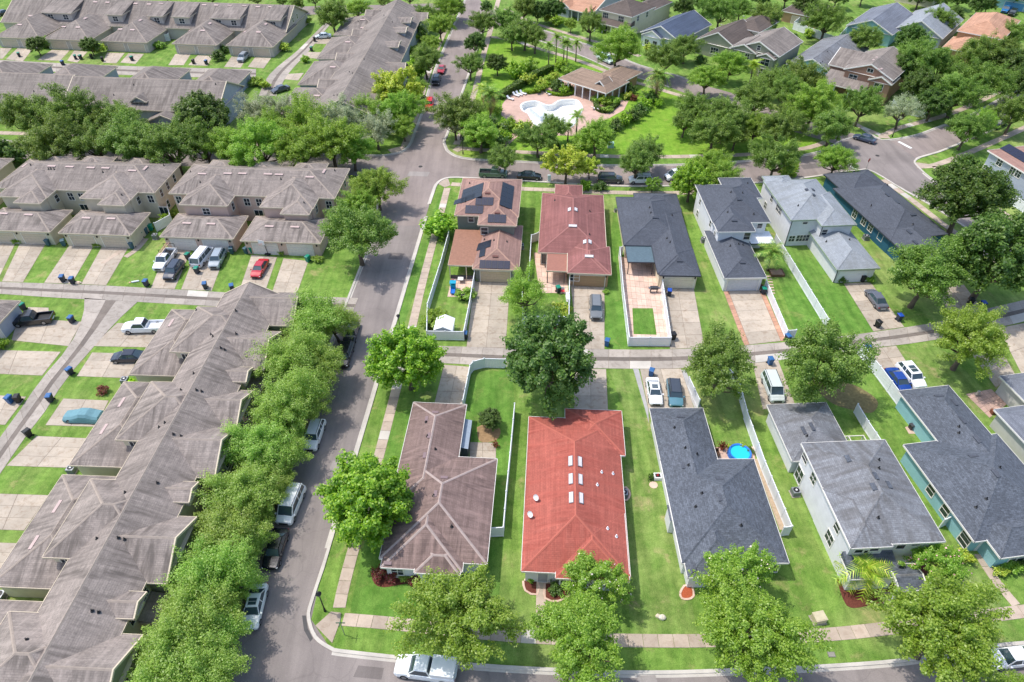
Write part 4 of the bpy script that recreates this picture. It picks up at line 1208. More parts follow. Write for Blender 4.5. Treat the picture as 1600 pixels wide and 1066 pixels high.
# ---- blue-grey two-storey at the far right
h = House('house', 'two storey blue-grey house with brown roof and dark solar array beside curving street', 13.0, (1543, 235), 5.4, S_SOL, W_GREYB, fascia=TRIM)
ox, oy = h.loc((1543, 235), 5.4)
a = h.block([ox, ox + 14, oy - 13, oy], 5.4, 0.40)
h.win('W', a, (1563, 252), 1.3, 1.5); h.win('W', a, (1583, 266), 1.3, 1.5); h.win('W', a, (1591, 271), 1.3, 1.5); h.win('W', a, (1537, 263), 1.1, 1.4)
h.solar((1588, 240), 6, 1, 1.0, 1.9, SOLAR)
# ---- the pool pavilion
h = House('pavilion', 'open sided pool pavilion with brown hip roof on white posts', -41.0, (955, 151), 3.2, S_PAV, WHITE, cat='pavilion', fascia=TRIM)
pv = [h.loc(p, 3.2) for p in ((881, 121), (948, 151), (976, 127), (908, 104))]
X0, X1 = (pv[0].x + pv[3].x) / 2, (pv[1].x + pv[2].x) / 2
Y0, Y1 = (pv[0].y + pv[1].y) / 2, (pv[3].y + pv[2].y) / 2
a = h.block([X0, X1, Y0, Y1], 3.2, 0.38, walls=False)
b = h.block([X0 + (X1 - X0) * .42, X0 + (X1 - X0) * .93, Y1 - 5, Y1 + 7.5], 3.2, 0.38, over=0.9, wall=W_TAN)
c = h.block([X0 + (X1 - X0) * .68, X0 + (X1 - X0) * .86, Y0 + 1.6, (Y0 + Y1) / 2 + .6], 3.9, 0.75, 'gy', over=.15, wall=TRIM_D, z0=3.3)
for i in range(7):
    x = X0 + .5 + (X1 - X0 - 1.0) * i / 6
    for y in (Y0 + .5,): MB().box(x - .12, x + .12, y - .12, y + .12, 0, 3.1).build('post', WHITE, h.root)
for j in range(1, 4):
    for x in (X0 + .5, X1 - .5): MB().box(x - .12, x + .12, Y0 + .5 + (Y1 - Y0 - 1) * j / 3 - .12, Y0 + .5 + (Y1 - Y0 - 1) * j / 3 + .12, 0, 3.1).build('post', WHITE, h.root)
MB().box(X0 + .4, X1 - .4, Y0 + .4, Y0 + .5, .02, .9).build('rail', WHITE, h.root) if False else None
MB().box(X0 + 4, X1 - 2, (Y0 + Y1) / 2, (Y0 + Y1) / 2 + 3, 0, 3.1).build('wall', W_TAN, h.root)
# ---------------------------------------------------------------- townhouse rows
def mat_plain(n, c): return plain(n, rgb(c), .6)
GAR_B = mat_plain('garage_beige', (206, 190, 166)); GAR_W = mat_plain('garage_white', (214, 208, 200)); GAR_T = mat_plain('garage_town', (196, 182, 162))
VENT_P = plain('vent_pinkgrey', rgb((182, 160, 154)), .6)

class Town(House):
    """townhouse row given in metres in a frame turned by ang about the origin"""
    def __init__(s, name, label, ang, o, roof, wall, **kw):
        a = math.radians(ang)
        s.ang = a
        wx = Vector((o[0] * math.cos(a) - o[1] * math.sin(a), o[0] * math.sin(a) + o[1] * math.cos(a)))
        s.org = wx; s.o = o
        s.root = empty(name, (wx.x, wx.y, 0), a, label, 'townhouses', kw.get('group'))
        s.roof, s.wall, s.trim, s.fas, s.cap = roof, wall, kw.get('trim', TRIM), kw.get('fascia', TRIM_B), kw.get('cap', roof)
        s.blocks = []
    def bl(s, x0, x1, y0, y1, *a, **k): return s.block([x0 - s.o[0], x1 - s.o[0], y0 - s.o[1], y1 - s.o[1]], *a, **k)

# near-left long row
t = Town('townhouse_row', 'long near townhouse row with weathered taupe roof and garage wings beside the diagonal alley', -2.5, (-42, 45), S_TOWN, W_CREAM, cap=CAP_T)
m_ = t.bl(-45.2, -36.5, 4, 76.2, 5.4, 0.54, 'gy')
e_ = t.bl(-41.5, -33.2, 69.6, 77.0, 5.3, 0.54, 'gx', wall=W_SAGE); t.opening('E', e_, 72.2 - t.o[1], 3.2, 4.6, 1.0); t.opening('E', e_, 74.8 - t.o[1], 3.2, 4.6, 1.0)
for k in range(5):
    y = 63.6 - 15 * k
    w_ = t.bl(-47.9, -37.2, y, y + 9.5, 5.4, 0.54)
    t.opening('S', w_, -46.3 - t.o[0], 3.6, 4.7, 0.9, panes=(2, 1))
    g_ = t.bl(-53.5, -44.0, y - 1.9, y + 11.8, 2.8, 0.46)
    for c in (y + 1.8, y + 8.2): t.opening('W', g_, c - t.o[1], 0.03, 2.15, 4.2, name='garage_door', style='garage', glass=GAR_B)
    t.bl(-47.2, -44.5, y - 3.6, y - 1.6, 2.75, 0.05, 'shede', walls=False, cap=False)
# street-side gables and dormers
for y, w, x1, z in ((64.6, 7.6, -34.4, 5.2), (54.2, 6.4, -34.6, 5.0), (47.6, 7.6, -34.4, 5.2), (35.2, 7.6, -34.4, 5.2), (22.6, 8.0, -34.4, 5.2), (10, 7.4, -34.4, 5.2)):
    g_ = t.bl(-41.15, x1, y - w / 2, y + w / 2, z, 0.54, 'gx', wall=W_SAGE)
    t.opening('E', g_, y - t.o[1], 2.9, 4.3, 1.3, panes=(2, 2)); t.opening('E', g_, y - t.o[1], 0.6, 2.2, 1.6, panes=(2, 2))
for y in (59.4, 41.6, 29.0, 16.4):
    g_ = t.bl(-39.5, -35.6, y - 1.4, y + 1.4, 5.7, 0.5, 'gx', z0=4.6)
    t.opening('E', g_, y - t.o[1], 5.0, 5.7, 0.9, panes=(2, 1))
for y in (69.6, 60.8, 58.0, 44.5, 31.0, 28.6, 18.8, 14.0):
    t.opening('E', m_, y - t.o[1], 3.5, 4.8, 1.1, panes=(2, 2))
for y in (60, 44.6, 30.2): t.bl(-36.9, -34.9, y - 1.6, y + 1.6, 2.7, 0.25, 'shedw', walls=False, cap=False)
t.vents([(268, 505), (191, 629), (163, 671), (90, 792), (54, 848)], 1.6, 0.35, VENT_P)
t.pipes([(307, 485), (368.6, 486), (330, 523), (333, 526), (369, 522), (345, 544), (351, 547), (303, 584), (307, 610), (315, 612), (283, 610), (258, 661), (249, 668), (271, 679), (283, 682), (246, 755), (196, 770), (185, 841), (195, 843), (152, 842), (144, 955), (154, 957), (42, 1000)])
# left-edge garage of the neighbouring row
t = Town('townhouse_garage', 'grey roofed garage end with pale blue wall at the alley bend', -3.0, (-80, 70), S_TOWN, W_TBLUE, cap=CAP_T)
x = at(32, 470, 2.9); a0 = math.radians(-3.0)
lx = x.x * math.cos(a0) + x.y * math.sin(a0); ly = -x.x * math.sin(a0) + x.y * math.cos(a0)
g_ = t.bl(lx - 12, lx, ly - 9.5, ly, 2.9, 0.44)
t.opening('E', g_, ly - 6.8 - t.o[1], 0.03, 2.1, 3.0, name='garage_door', style='garage', glass=GAR_W)

def twin(label, x0, x1, wall, gx, ux, wx):
    t = Town('townhouse_block', label, -3.5, ((x0 + x1) / 2, 104), S_TOWN, wall, cap=CAP_T)
    ox, oy = t.o
    m_ = t.bl(x0, x1, 103.1, 114.2, 5.4, 0.42)
    for q in (0.2, 0.45, 0.75):                                     # little hips on the street side
        c = x0 + (x1 - x0) * q
        t.bl(c - 3, c + 3, 110.5, 116.0, 5.4, 0.42)
    for (a, b_, ys) in ux:
        u = t.bl(a, b_, ys, 111, 5.4, 0.44)
        t.opening('E', u, ys + 2.6 - oy, 3.2, 4.5, 0.9, panes=(1, 2)); t.opening('S', u, (a + b_) / 2 - ox, 3.4, 4.6, 1.2, panes=(2, 2))
        if b_ - a > 8.8:
            t.bl(a + 4.2, b_ - .15, ys - 1.9, ys + 5, 5.35, 0.44)
    for (a, b_, ys) in gx:
        g_ = t.bl(a, b_, ys, 100.7, 2.8, 0.42)
        for c in (a + (b_ - a) * .28, a + (b_ - a) * .72): t.opening('S', g_, c - ox, 0.03, 2.2, 4.3, name='garage_door', style='garage', glass=GAR_W if wall is W_PINK else GAR_T)
        for f in (.03, .5, .97): t.lamp(g_, a + (b_ - a) * f + (.5 if f < .1 else -.5 if f > .9 else 0) - ox)
    for x in wx:
        t.opening('S', m_, x - ox, 3.2, 4.6, 1.0, panes=(2, 2)); t.opening('S', m_, x + 1.6 - ox, 0.2, 2.3, 1.5, panes=(2, 1), name='patio_door')
    for y in (105.6, 108.2, 111.0): t.opening('E', m_, y - oy, 3.3, 4.7, 0.8, panes=(1, 2))
    t.opening('E', m_, 106.4 - oy, 0.6, 2.0, 0.8, panes=(1, 2))
    return t
t = twin('pink stucco townhouse block with taupe hip roofs and two front garages', -67.3, -37.4, W_PINK, [(-65.3, -52.6, 93.2), (-51.3, -37.6, 92.8)], [(-63.8, -55.2, 99.4), (-49.6, -40.2, 99.4)], [-53.6, -51.4, -66, -38.8])
t.vents([(316, 272), (356, 271.5), (379, 271.5), (419, 272.5), (436, 273), (484, 277), (506, 268), (292, 349), (330, 350), (421, 354), (461, 355)], 1.5, 0.4, VENT_P)
t.pipes([(298, 269), (313, 285), (439, 280), (475, 317), (523, 267)])
t = twin('cream stucco townhouse block with taupe hip roofs and two front garages', -99.5, -69.8, W_BEIGE, [(-97.4, -84.5, 93.4), (-83.0, -70.3, 93.2)], [(-97, -87.8, 100.2), (-82.1, -72.8, 100.4)], [-86, -84, -71.2])
t.vents([(39, 259), (81, 260), (109, 261), (142, 262.5), (165, 263), (207, 267), (227, 263), (6, 334), (45, 336), (135, 341), (174, 342)], 1.5, 0.4, VENT_P)
t.pipes([(48, 258), (76, 264.5), (80, 264.5), (85, 265), (161, 269.5), (256, 259), (190, 305)])
t = Town('townhouse_block', 'end of next cream townhouse block showing only a hip roof corner', -3.5, (-118, 104), S_TOWN, W_BEIGE, cap=CAP_T)
t.bl(-133, -102.6, 103.1, 114.2, 5.4, 0.42); t.bl(-116, -104, 93.4, 102.5, 2.8, .44)

# row with shed dormers at the top left
t = Town('townhouse_row', 'far grey townhouse row with shed dormers and five double garages', -6.0, (-125, 195), S_TOWN2, W_TGREY, cap=CAP_T)
ox, oy = t.o
m_ = t.bl(-171, -84.6, 193.5, 212.8, 3.2, 0.46, 'gx')
for a, b_ in ((-165.2, -151.6), (-150.5, -136.9), (-133.6, -120.1), (-113, -100.1), (-97.6, -84.3)):
    g_ = t.bl(a, b_, 182.2, 202, 2.8, 0.46)
    for c in (.28, .72): t.opening('S', g_, a + (b_ - a) * c - ox, 0.03, 2.2, 4.7, name='garage_door', style='garage', glass=GAR_T)
for px0, px1, n in ((62, 112, 2), (168, 196, 1), (238, 263, 1), (276, 306, 1), (339, 387, 2), (424, 452, 1)):
    a, b_ = t.loc((px0, 20), 6).x, t.loc((px1, 20), 6).x
    d_ = t.block([a, b_, 194.6 - oy, 203.2 - oy], 5.9, 0.20, 'shedn', z0=2.8)
    for k in range(n): t.opening('S', d_, a + (b_ - a) * (k + .5) / n, 4.1, 5.4, 1.5, panes=(2, 2))
for y in (201, 204.5): t.opening('E', m_, y - oy, 3.6, 4.9, 0.9, panes=(1, 2))
for k in range(14): t.vents([(128 + (k - 7) * 1, 3)] if False else [], .6)
t.vents([(128, 3), (149, 3.5), (168, 4), (212, 6), (233, 7), (252, 6), (319, 8), (338, 8.5), (359, 9), (382, 9.5), (403, 11), (423, 11), (48, 25), (133, 29), (219, 32), (328, 37), (415, 38), (31, 39), (100, 42), (122, 43), (188, 46), (207, 47), (297, 48), (317, 48), (383, 50), (404, 50.5)], 1.3, .6, VENT_P)
# row behind the trees
t = Town('townhouse_row', 'grey roofed townhouse row half hidden behind oaks with blue-grey gable end', -5.0, (-105, 145), S_TOWN2, W_TBLUE, cap=CAP_T)
ox, oy = t.o
m_ = t.bl(-150, -112, 137.6, 153, 4.6, 0.52, 'gx'); m2 = t.bl(-112.2, -76.4, 137.2, 152.6, 4.5, 0.52, 'gx')
for a, b_ in ((-147, -133), (-129, -115.6), (-108.4, -96.2), (-91.6, -80.4)): t.bl(a, b_, 150, 166.4, 2.8, 0.44)
d_ = t.bl(-96.6, -92.8, 138.4, 144, 5.7, 0.6, 'gy'); t.opening('S', d_, -94.7 - ox, 4.6, 5.7, 1.8, panes=(2, 2))
for x in (-90, -84, -104, -120, -135): t.opening('S', m2 if x > -112 else m_, x - ox, 0.8, 2.2, 1.6, panes=(2, 2))
p_ = t.bl(-92, -84, 134.4, 140, 3.0, 0.42, 'gy'); 
t.pipes([(53, 143), (81, 144), (178, 149), (209, 133), (284, 153), (337, 132), (283, 152)])
# row along the far road
t = Town('townhouse_row', 'taupe roofed townhouse row with street dormers along the far road', -2.5, (-45, 175), S_TOWN2, W_TBLUE, cap=CAP_T)
ox, oy = t.o
m_ = t.bl(-50.5, -35.6, 140, 214.5, 4.5, 0.47, 'gy')
for a, b_ in ((144.5, 159.5), (161.3, 177), (178.8, 195.6), (197.4, 213)):
    g_ = t.bl(-59, -44.2, a, b_, 2.8, 0.40)
    for c in (a + 4, b_ - 4): t.opening('W', g_, c - oy, 0.03, 2.2, 4.6, name='garage_door', style='garage', glass=GAR_T)
    t.bl(-52, -44.5, b_ - 6, b_ + .8, 4.6, 0.4, 'gx')
for y in (200.4, 192, 180.4):
    d_ = t.bl(-41.5, -36.8, y - 2.6, y + 2.6, 6.3, 0.2, 'gx', z0=4.4)
    t.opening('E', d_, y - oy, 4.9, 5.8, 2.2, panes=(3, 1))
for y in (209, 168.6, 160.4, 149): t.bl(-41, -33.4, y - 3, y + 3, 4.3, 0.5, 'gx')
t.vents([(566.5, 31), (543.5, 66), (520, 105), (495, 150), (567, 44)], 1.4, .6, VENT_P)
t.pipes([(560, 34), (551, 115), (546, 113), (522, 150), (527, 149), (569, 93), (594, 18), (600, 25), (613, 35)])

# ---------------------------------------------------------------- houses across the park and beyond
def far(label, front, w, d, eave, roof, wall, kind='gy', pitch=.42, ang=-40, fas=None, name='house'):
    """front = photo pixel of the left front eave corner"""
    h = House(name, label, ang, front, eave, roof, wall, fascia=fas or TRIM)
    b = h.block([0, w, 0, d], eave, pitch, kind)
    return h, b
h, b = far('single storey house with terracotta roof and white front gable near far road bend', (868, 4), 15, 18, 3.0, S_TERRA, W_GREYB, 'gx')
g = h.block([2, 7, -2.2, 6], 3.0, .5, 'gy'); h.block([7, 14, -2.6, 2], 2.9, .25, 'shedn', walls=False); h.opening('S', g, 4.5, 1.0, 2.4, 1.6)
for x in (8, 10.5, 13.5): MB().box(x - .12, x + .12, -2.3, -2.05, 0, 2.8).build('porch_post', WHITE, h.root)
h, b = far('two storey cream house with dark umber hip roof and porch across the park road', (936, 15), 11.5, 13, 5.6, S_UMB, W_CREAM, 'hip')
p = h.block([0, 11.4, -2.4, 2], 2.8, .3, 'shedn', walls=False); h.block([4, 11, 11, 24], 4.6, .42, 'hip')
for x in (2.2, 7.6): h.opening('S', b, x, 3.6, 5.0, 1.8, panes=(3, 2)); h.opening('S', b, x, .5, 2.2, 1.8)
for x in (.3, 3, 6, 11): MB().box(x - .12, x + .12, -2.1, -1.85, 0, 2.7).build('porch_post', WHITE, h.root)
for y in (4, 9): h.opening('E', b, y, 3.6, 5.0, 1.1)
h, b = far('single storey house with dark navy roof and white front gable across from pool', (1000, 50), 12.5, 19, 3.2, S_NAVY, W_GREYB, 'gy', .45)
g = h.block([1.2, 7.6, -1.2, 5], 3.1, .5, 'gy', wall=WHITE); h.opening('S', g, 3, .5, 2.0, 1.2); h.opening('S', g, 5.6, .5, 2.0, 1.2); h.opening('S', b, 10, .8, 2.2, 1.4)
h.opening('E', b, 9, 1, 2.4, 1.4)
h, b = far('dark umber gabled house with white roof vents between navy and beige houses', (1086, 62), 12.5, 15, 3.6, S_UMB, W_SAGE, 'gy', .5)
h.opening('S', b, 6, 1.0, 2.6, 2.2, panes=(3, 2)); q = h.block([5, 13, 12, 25], 5.2, .42, 'hip', wall=W_CREAM)
h.skylights([(1118, 45), (1127, 39), (1150, 24), (1162, 26)], .6, .4)
h, b = far('two storey sage house with beige craftsman gable and white trim', (1150, 73), 11.8, 15, 5.6, S_TOWN2, W_SAGE, 'gy', .42)
g = h.block([-1.5, 6, -.6, 9], 5.2, .42, 'gy'); g2 = h.block([6.4, 11.2, -1.3, 4], 5.0, .45, 'gy')
h.opening('S', g2, 8.8, 3.0, 4.8, 2.2, panes=(2, 2)); h.opening('S', g, 3.6, 3.2, 4.6, 1.2); h.opening('S', b, 5.9, 5.9, 7.0, .9, panes=(1, 2)); h.opening('S', g2, 8.8, .5, 2.2, 2.0)
h, b = far('long low grey gabled house with teal side wall behind oaks', (1228, 100), 12.5, 25, 3.2, S_GREY, W_TEAL, 'gy', .42)
h.pipes([(1293, 81), (1282, 99), (1285, 97), (1296, 111)])
h, b = far('two storey rust-brown craftsman house with white trimmed gables on the corner', (1318, 108), 11.6, 16, 5.8, S_TOWN2, W_BRICK, 'gy', .42)
g = h.block([6.4, 11.9, -1.2, 5], 5.2, .45, 'gy'); h.block([-4.5, 6.5, 2.5, 14.6], 5.2, .42, 'gx'); h.block([-3.5, 7, -3.4, 2.2], 2.9, .28, 'shedn', walls=False, roof=S_TOWN2)
h.opening('S', b, 5.9, 6.3, 7.1, 1.3, panes=(2, 1)); h.opening('S', b, 2.6, 3.6, 4.9, 1.9, panes=(2, 2)); h.opening('S', g, 9.1, 3.1, 4.7, 2.0, panes=(2, 2)); h.opening('S', g, 9.1, .5, 2.2, 2.0, panes=(2, 2))
for y in (4, 9): h.opening('E', b, y, 3.6, 4.9, 1.0)
for x in (-3, 0, 3.5): MB().box(x - .15, x + .15, -3.0, -2.7, 0, 2.8).build('porch_post', WHITE, h.root)
h.vents([(1365, 94), (1370, 90), (1371, 114), (1377, 108)], .7, .5, VENT_P)
h, b = far('slate blue gabled house in the far row behind the white fence', (1322, 40), 13, 22, 3.4, S_MID, W_TEAL, 'gy', .42)
h, b = far('pale blue-grey gabled house standing alone among far trees', (1394, 45), 13.5, 22, 3.4, S_PALE, W_GREYB, 'gy', .5)
h, b = far('two storey terracotta roofed house among dense trees', (1495, 48), 11.5, 21, 5.6, S_TERRA, W_TAN, 'hip', .42)
g = h.block([-.6, 9, -8.5, 3], 3.2, .42, 'hip')
h, b = far('brown roofed garage with tan wall at end of white fence', (1221, 17), 12, 14, 3.0, S_UMB, W_TAN, 'hip', .42)
h.garage(b, 6, 5, col=GAR_T)
h, b = far('bright blue garage house behind parked blue pickup', (1556, -6), 13, 14, 3.2, S_MID, W_TEAL, 'hip', .42)
h.garage(b, 6, 5.5, col=mat_plain('garage_blue', (90, 150, 190)))
h, b = far('grey roofed house at the top edge behind the pale gabled house', (1400, -14), 12, 16, 3.2, S_GREY, W_CREAM, 'hip')

# ---------------------------------------------------------------- fences
def unit_box(name, mat):
    return MB().box(-.5, .5, -.5, .5, 0, 1).mesh(name, mat)
F_POST = MB().box(-.065, .065, -.065, .065, 0, 1).box(-.09, .09, -.09, .09, 1, 1.03).face([(-.09, -.09, 1.03), (.09, -.09, 1.03), (0, 0, 1.08)]).face([(.09, -.09, 1.03), (.09, .09, 1.03), (0, 0, 1.08)]).face([(.09, .09, 1.03), (-.09, .09, 1.03), (0, 0, 1.08)]).face([(-.09, .09, 1.03), (-.09, -.09, 1.03), (0, 0, 1.08)]).mesh('post', WHITE)
def panel_mesh():
    m = MB()
    m.box(0, 1, -.05, .05, .02, .10); m.box(0, 1, -.05, .05, .90, .98)
    n = 14
    for k in range(n): m.box(k / n + .004, (k + 1) / n - .004, -.022, .022, .09, .91)
    return m.mesh('panel', WHITE)
F_PANEL = panel_mesh()
def fence(label, px, hgt=1.8, step=2.4, world=False, mesh=F_PANEL):
    P = px if world else W(px)
    root = empty('vinyl_fence', (P[0].x, P[0].y, 0), 0, label, 'fence', 'white vinyl fences')
    org = P[0].copy()
    link('post', F_POST, root, (0, 0, 0), 0, (1, 1, hgt))
    for a, b in zip(P, P[1:]):
        L = (b - a).length; n = max(1, round(L / step)); d = (b - a) / n
        rz = math.atan2(d.y, d.x)
        for k in range(n):
            p = a + d * k - org; q = p + d
            link('panel', mesh, root, (p.x, p.y, 0), rz, (d.length, 1, hgt))
            link('post', F_POST, root, (q.x, q.y, 0), rz, (1, 1, hgt))
    return root
fence('white fence around the deep green yard between brown and red roofs', [(724, 640), (735, 585), (740, 579), (757, 574.5), (790, 575.5)])
fence('long white fence line between brown roofed house and red roofed house', [(804, 645), (797, 722), (791, 782), (786.5, 838), (766, 839)])
fence('white fence enclosing yard with shed and swing toys on the corner', [(702, 375), (690, 420), (669, 488), (668, 531), (725, 532), (735, 480), (742, 437)], 1.75)
fence('white fence behind tan house garden beside large dark tree', [(816, 470), (817, 508), (850, 507), (888, 508), (889, 455), (889, 440)], 1.7)
fence('white side fence beside rust roofed house with dark gap', [(826, 445), (830, 380), (841, 376)], 1.7)
fence('white fence around the pink paver yard with grass square', [(972, 398), (967, 400), (972, 460), (981.5, 541), (1046, 541), (1033, 452)], 1.75)
fence('white fence along orange-bordered driveway', [(1194, 450), (1227, 529), (1240, 528)], 1.6)
fence('white fence between palm garden and big side lawn', [(1209, 379), (1230, 413), (1290, 512)], 1.7)
fence('white fence right of the slate roof house pool yard', [(1162, 655), (1190, 735), (1231, 836), (1219, 838)], 1.8)
fence('white fence behind the teal suv beside gravel', [(1074, 603), (1090, 638)], 1.7)
fence('white fence inside pool yard under spreading oak', [(1118, 570), (1150, 605), (1163, 655)], 1.7)
fence('white fence between grey two storey house and teal house lawn', [(1334, 645), (1350, 672), (1374, 708), (1384, 722)], 1.7)
fence('tall white fence from blue bin past the parked blue car', [(1340, 553), (1368, 588), (1404, 637)], 2.0)
fence('short white fence return joining teal wall to grey house', [(1467, 825), (1489, 815)], 1.7)
fence('short white fence by the red house corner gate', [(766, 838), (757, 838)], 1.7)
fence('white fence beside rust-brown craftsman house corner', [(1392, 168), (1424, 181), (1434, 183), (1470, 168), (1520, 146)], 1.8)
fence('white fence in the far row enclosing a shaded lawn', [(1258, 30), (1238, 46), (1305, 71), (1324, 49)], 2.2)
fence('white fence by the right hand sidewalk below blue-grey house', [(1558, 302), (1580, 320), (1625, 352)], 1.9)
fence('white fence panel beside cream townhouse patio', [(246, 362), (270, 349), (266, 334)], 1.8)
fence('white fence panel between grey townhouse garages', [(248, 66), (266, 64), (270, 50)], 2.0)
# ---------------------------------------------------------------- trees, palms, shrubs
L_OAK = leaf('leaf_oak', rgb((84, 120, 42)), rgb((108, 144, 56)), rgb((138, 168, 78)))
L_OAKB = leaf('leaf_oak_bright', rgb((98, 142, 38)), rgb((126, 168, 54)), rgb((158, 190, 82)))
L_MAPLE = leaf('leaf_maple', rgb((84, 136, 24)), rgb((118, 166, 34)), rgb((164, 198, 66)))
L_DARK = leaf('leaf_dark', rgb((60, 98, 36)), rgb((82, 120, 46)), rgb((114, 146, 66)))
L_ROW = leaf('leaf_row', rgb((112, 152, 54)), rgb((140, 178, 76)), rgb((170, 200, 104)), .6)
L_LIME = leaf('leaf_lime', rgb((132, 172, 48)), rgb((172, 200, 66)), rgb((200, 214, 100)))
L_PALM = leaf('leaf_palm', rgb((76, 120, 40)), rgb((110, 150, 58)), rgb((150, 170, 84)), .25)
L_PALMY = leaf('leaf_palm_yellow', rgb((104, 146, 36)), rgb((138, 170, 50)), rgb((176, 192, 82)), .25)
L_RED = leaf('leaf_red', rgb((120, 50, 46)), rgb((140, 74, 58)), rgb((92, 110, 50)))
L_GREY = leaf('leaf_grey', rgb((124, 142, 104)), rgb((158, 170, 132)), rgb((186, 194, 162)))
FLOWER_W = plain('petal_white', rgb((232, 216, 206)), .8, .1, var=.05)
FLOWER_P = plain('petal_pink', rgb((226, 168, 176)), .8, .1, var=.08)

def quads_mesh(name, cen, nrm, size, mat, rng, aspect=1.6):
    """many small leaf-shaped faces (4 corners each)"""
    n = len(cen)
    r = rng.normal(size=(n, 3))
    t = np.cross(nrm, r); t /= np.linalg.norm(t, axis=1)[:, None] + 1e-9
    b = np.cross(nrm, t)
    s = (size * rng.uniform(.7, 1.3, n))[:, None]
    fold = nrm * s * .18
    v = np.empty((n, 4, 3))
    v[:, 0] = cen - t * s * aspect * .5; v[:, 1] = cen + b * s * .5 + fold; v[:, 2] = cen + t * s * aspect * .5; v[:, 3] = cen - b * s * .5 + fold
    m = bpy.data.meshes.new(name)
    m.vertices.add(n * 4); m.vertices.foreach_set('co', v.reshape(-1))
    m.loops.add(n * 4); m.loops.foreach_set('vertex_index', np.arange(n * 4, dtype=np.int32))
    m.polygons.add(n); m.polygons.foreach_set('loop_start', np.arange(0, n * 4, 4, dtype=np.int32))
    m.update(calc_edges=True)
    m.materials.append(mat)
    return m

def crown(seed, mat, clumps=46, per=190, size=.075, flat=.82, cz=1.15, spread=.30, hollow=.35, droop=0.0, name='crown', lump=.16):
    """crown of radius 1 about height cz; returns mesh and clump centres"""
    rng = np.random.default_rng(seed)
    C = []
    ph = rng.uniform(0, 6.28, 4)
    while len(C) < clumps:
        d = rng.normal(size=3); d /= np.linalg.norm(d)
        if d[2] < -.55: continue
        az = math.atan2(d[1], d[0])
        R_ = 1 + lump * math.sin(2 * az + ph[0]) + lump * .8 * math.sin(3 * az + ph[1]) + lump * .6 * math.sin(5 * az + ph[2] + 2 * d[2])
        r = (rng.uniform(hollow, 1) ** .5) * (1 - spread * .62) * R_
        p = d * r * np.array([1, 1, flat])
        if p[2] < -.42 * flat: p[2] *= .55
        C.append(p)
    C = np.array(C)
    cen, nrm = [], []
    for c in C:
        k = int(per * rng.uniform(.65, 1.3))
        d = rng.normal(size=(k, 3)); d /= np.linalg.norm(d, axis=1)[:, None]
        sp_ = spread * rng.uniform(.7, 1.25)
        rr = rng.uniform(.1, 1, k) ** .6 * sp_
        ax = c * np.array([1, 1, .7]) + rng.normal(size=3) * .25 + np.array([0, 0, .12]); ax /= np.linalg.norm(ax) + 1e-9
        p = d * rr[:, None] * .72
        p = c + p + ax * (p @ ax)[:, None] * 1.15          # sprays stretched outwards along the twig
        p[:, 2] -= droop * np.hypot(p[:, 0], p[:, 1]) ** 2
        out = d * .55 + rng.normal(size=(k, 3)) * .45 + np.array([0, 0, .85])
        out /= np.linalg.norm(out, axis=1)[:, None]
        cen.append(p); nrm.append(out)
    cen, nrm = np.vstack(cen), np.vstack(nrm)
    cen[:, 2] += cz
    return quads_mesh(name, cen, nrm, size, mat, rng), C + np.array([0, 0, cz]), rng

def trunk(C, rng, cz=1.15, th=.5, r0=.075, limbs=11, mat=None, multi=1):
    m = MB()
    for q in range(multi):
        a0 = rng.uniform(0, 6.28)
        off = np.array([math.cos(a0), math.sin(a0), 0]) * (.10 if multi > 1 else 0)
        lean = rng.normal(size=2) * .05 + off[:2] * 1.2
        top = Vector((lean[0], lean[1], th))
        m.tube([(off[0], off[1], -.02), (off[0] + lean[0] * .3, off[1] + lean[1] * .3, th * .4), top], [r0 * 1.35 / multi ** .5, r0 / multi ** .5, r0 * .85 / multi ** .5], 7, False)
        idx = rng.permutation(len(C))[:max(3, limbs // multi)]
        for i in idx:
            e = Vector(C[i]); mid = top.lerp(e, .5) + Vector((0, 0, -.06)) + Vector(rng.normal(size=3) * .05)
            m.tube([top, mid, e], [r0 * .6 / multi ** .5, r0 * .38 / multi ** .5, r0 * .12], 5, False)
    return m.mesh('trunk', mat or BARK, True)

LIB = {}
def lib(kind, i, *a, th=.5, r0=.06, limbs=12, multi=1, flowers=None, **k):
    me, C, rng = crown(*a, **k)
    fl = None
    if flowers:
        n = flowers[1]
        d = rng.normal(size=(n, 3)); d[:, 2] = np.abs(d[:, 2]); d /= np.linalg.norm(d, axis=1)[:, None]
        ci = C[rng.integers(0, len(C), n)]
        p = ci + d * k.get('spread', .3) * .9
        fl = quads_mesh('blossom', p, d, .06, flowers[0], rng, 1.1)
    LIB[(kind, i)] = (me, trunk(C, rng, k.get('cz', 1.15), th, r0, limbs, multi=multi), fl)
for i in range(6): lib('oak', i, 100 + i, L_OAK, clumps=170, per=200, size=.029, flat=.76, spread=.165, hollow=.1, lump=.18)
for i in range(4): lib('oakb', i, 140 + i, L_OAKB, clumps=180, per=215, size=.027, flat=.74, spread=.16, hollow=.1, lump=.18)
for i in range(3): lib('row', i, 170 + i, L_ROW, clumps=230, per=130, size=.027, flat=.72, spread=.2, hollow=.05, lump=.2)
for i in range(2): lib('maple', i, 200 + i, L_MAPLE, clumps=230, per=150, size=.042, flat=.9, spread=.16, hollow=.25, lump=.08, th=.5)
for i in range(2): lib('dark', i, 220 + i, L_DARK, clumps=230, per=170, size=.038, flat=.85, spread=.16, hollow=.25, lump=.1)
for i in range(2): lib('wisp', i, 240 + i, L_OAKB, clumps=100, per=150, size=.029, flat=.85, spread=.19, hollow=.1, lump=.2, limbs=18)
for i in range(2): lib('grey', i, 250 + i, L_GREY, clumps=100, per=150, size=.029, flat=.85, spread=.19, hollow=.1, lump=.2, limbs=18)
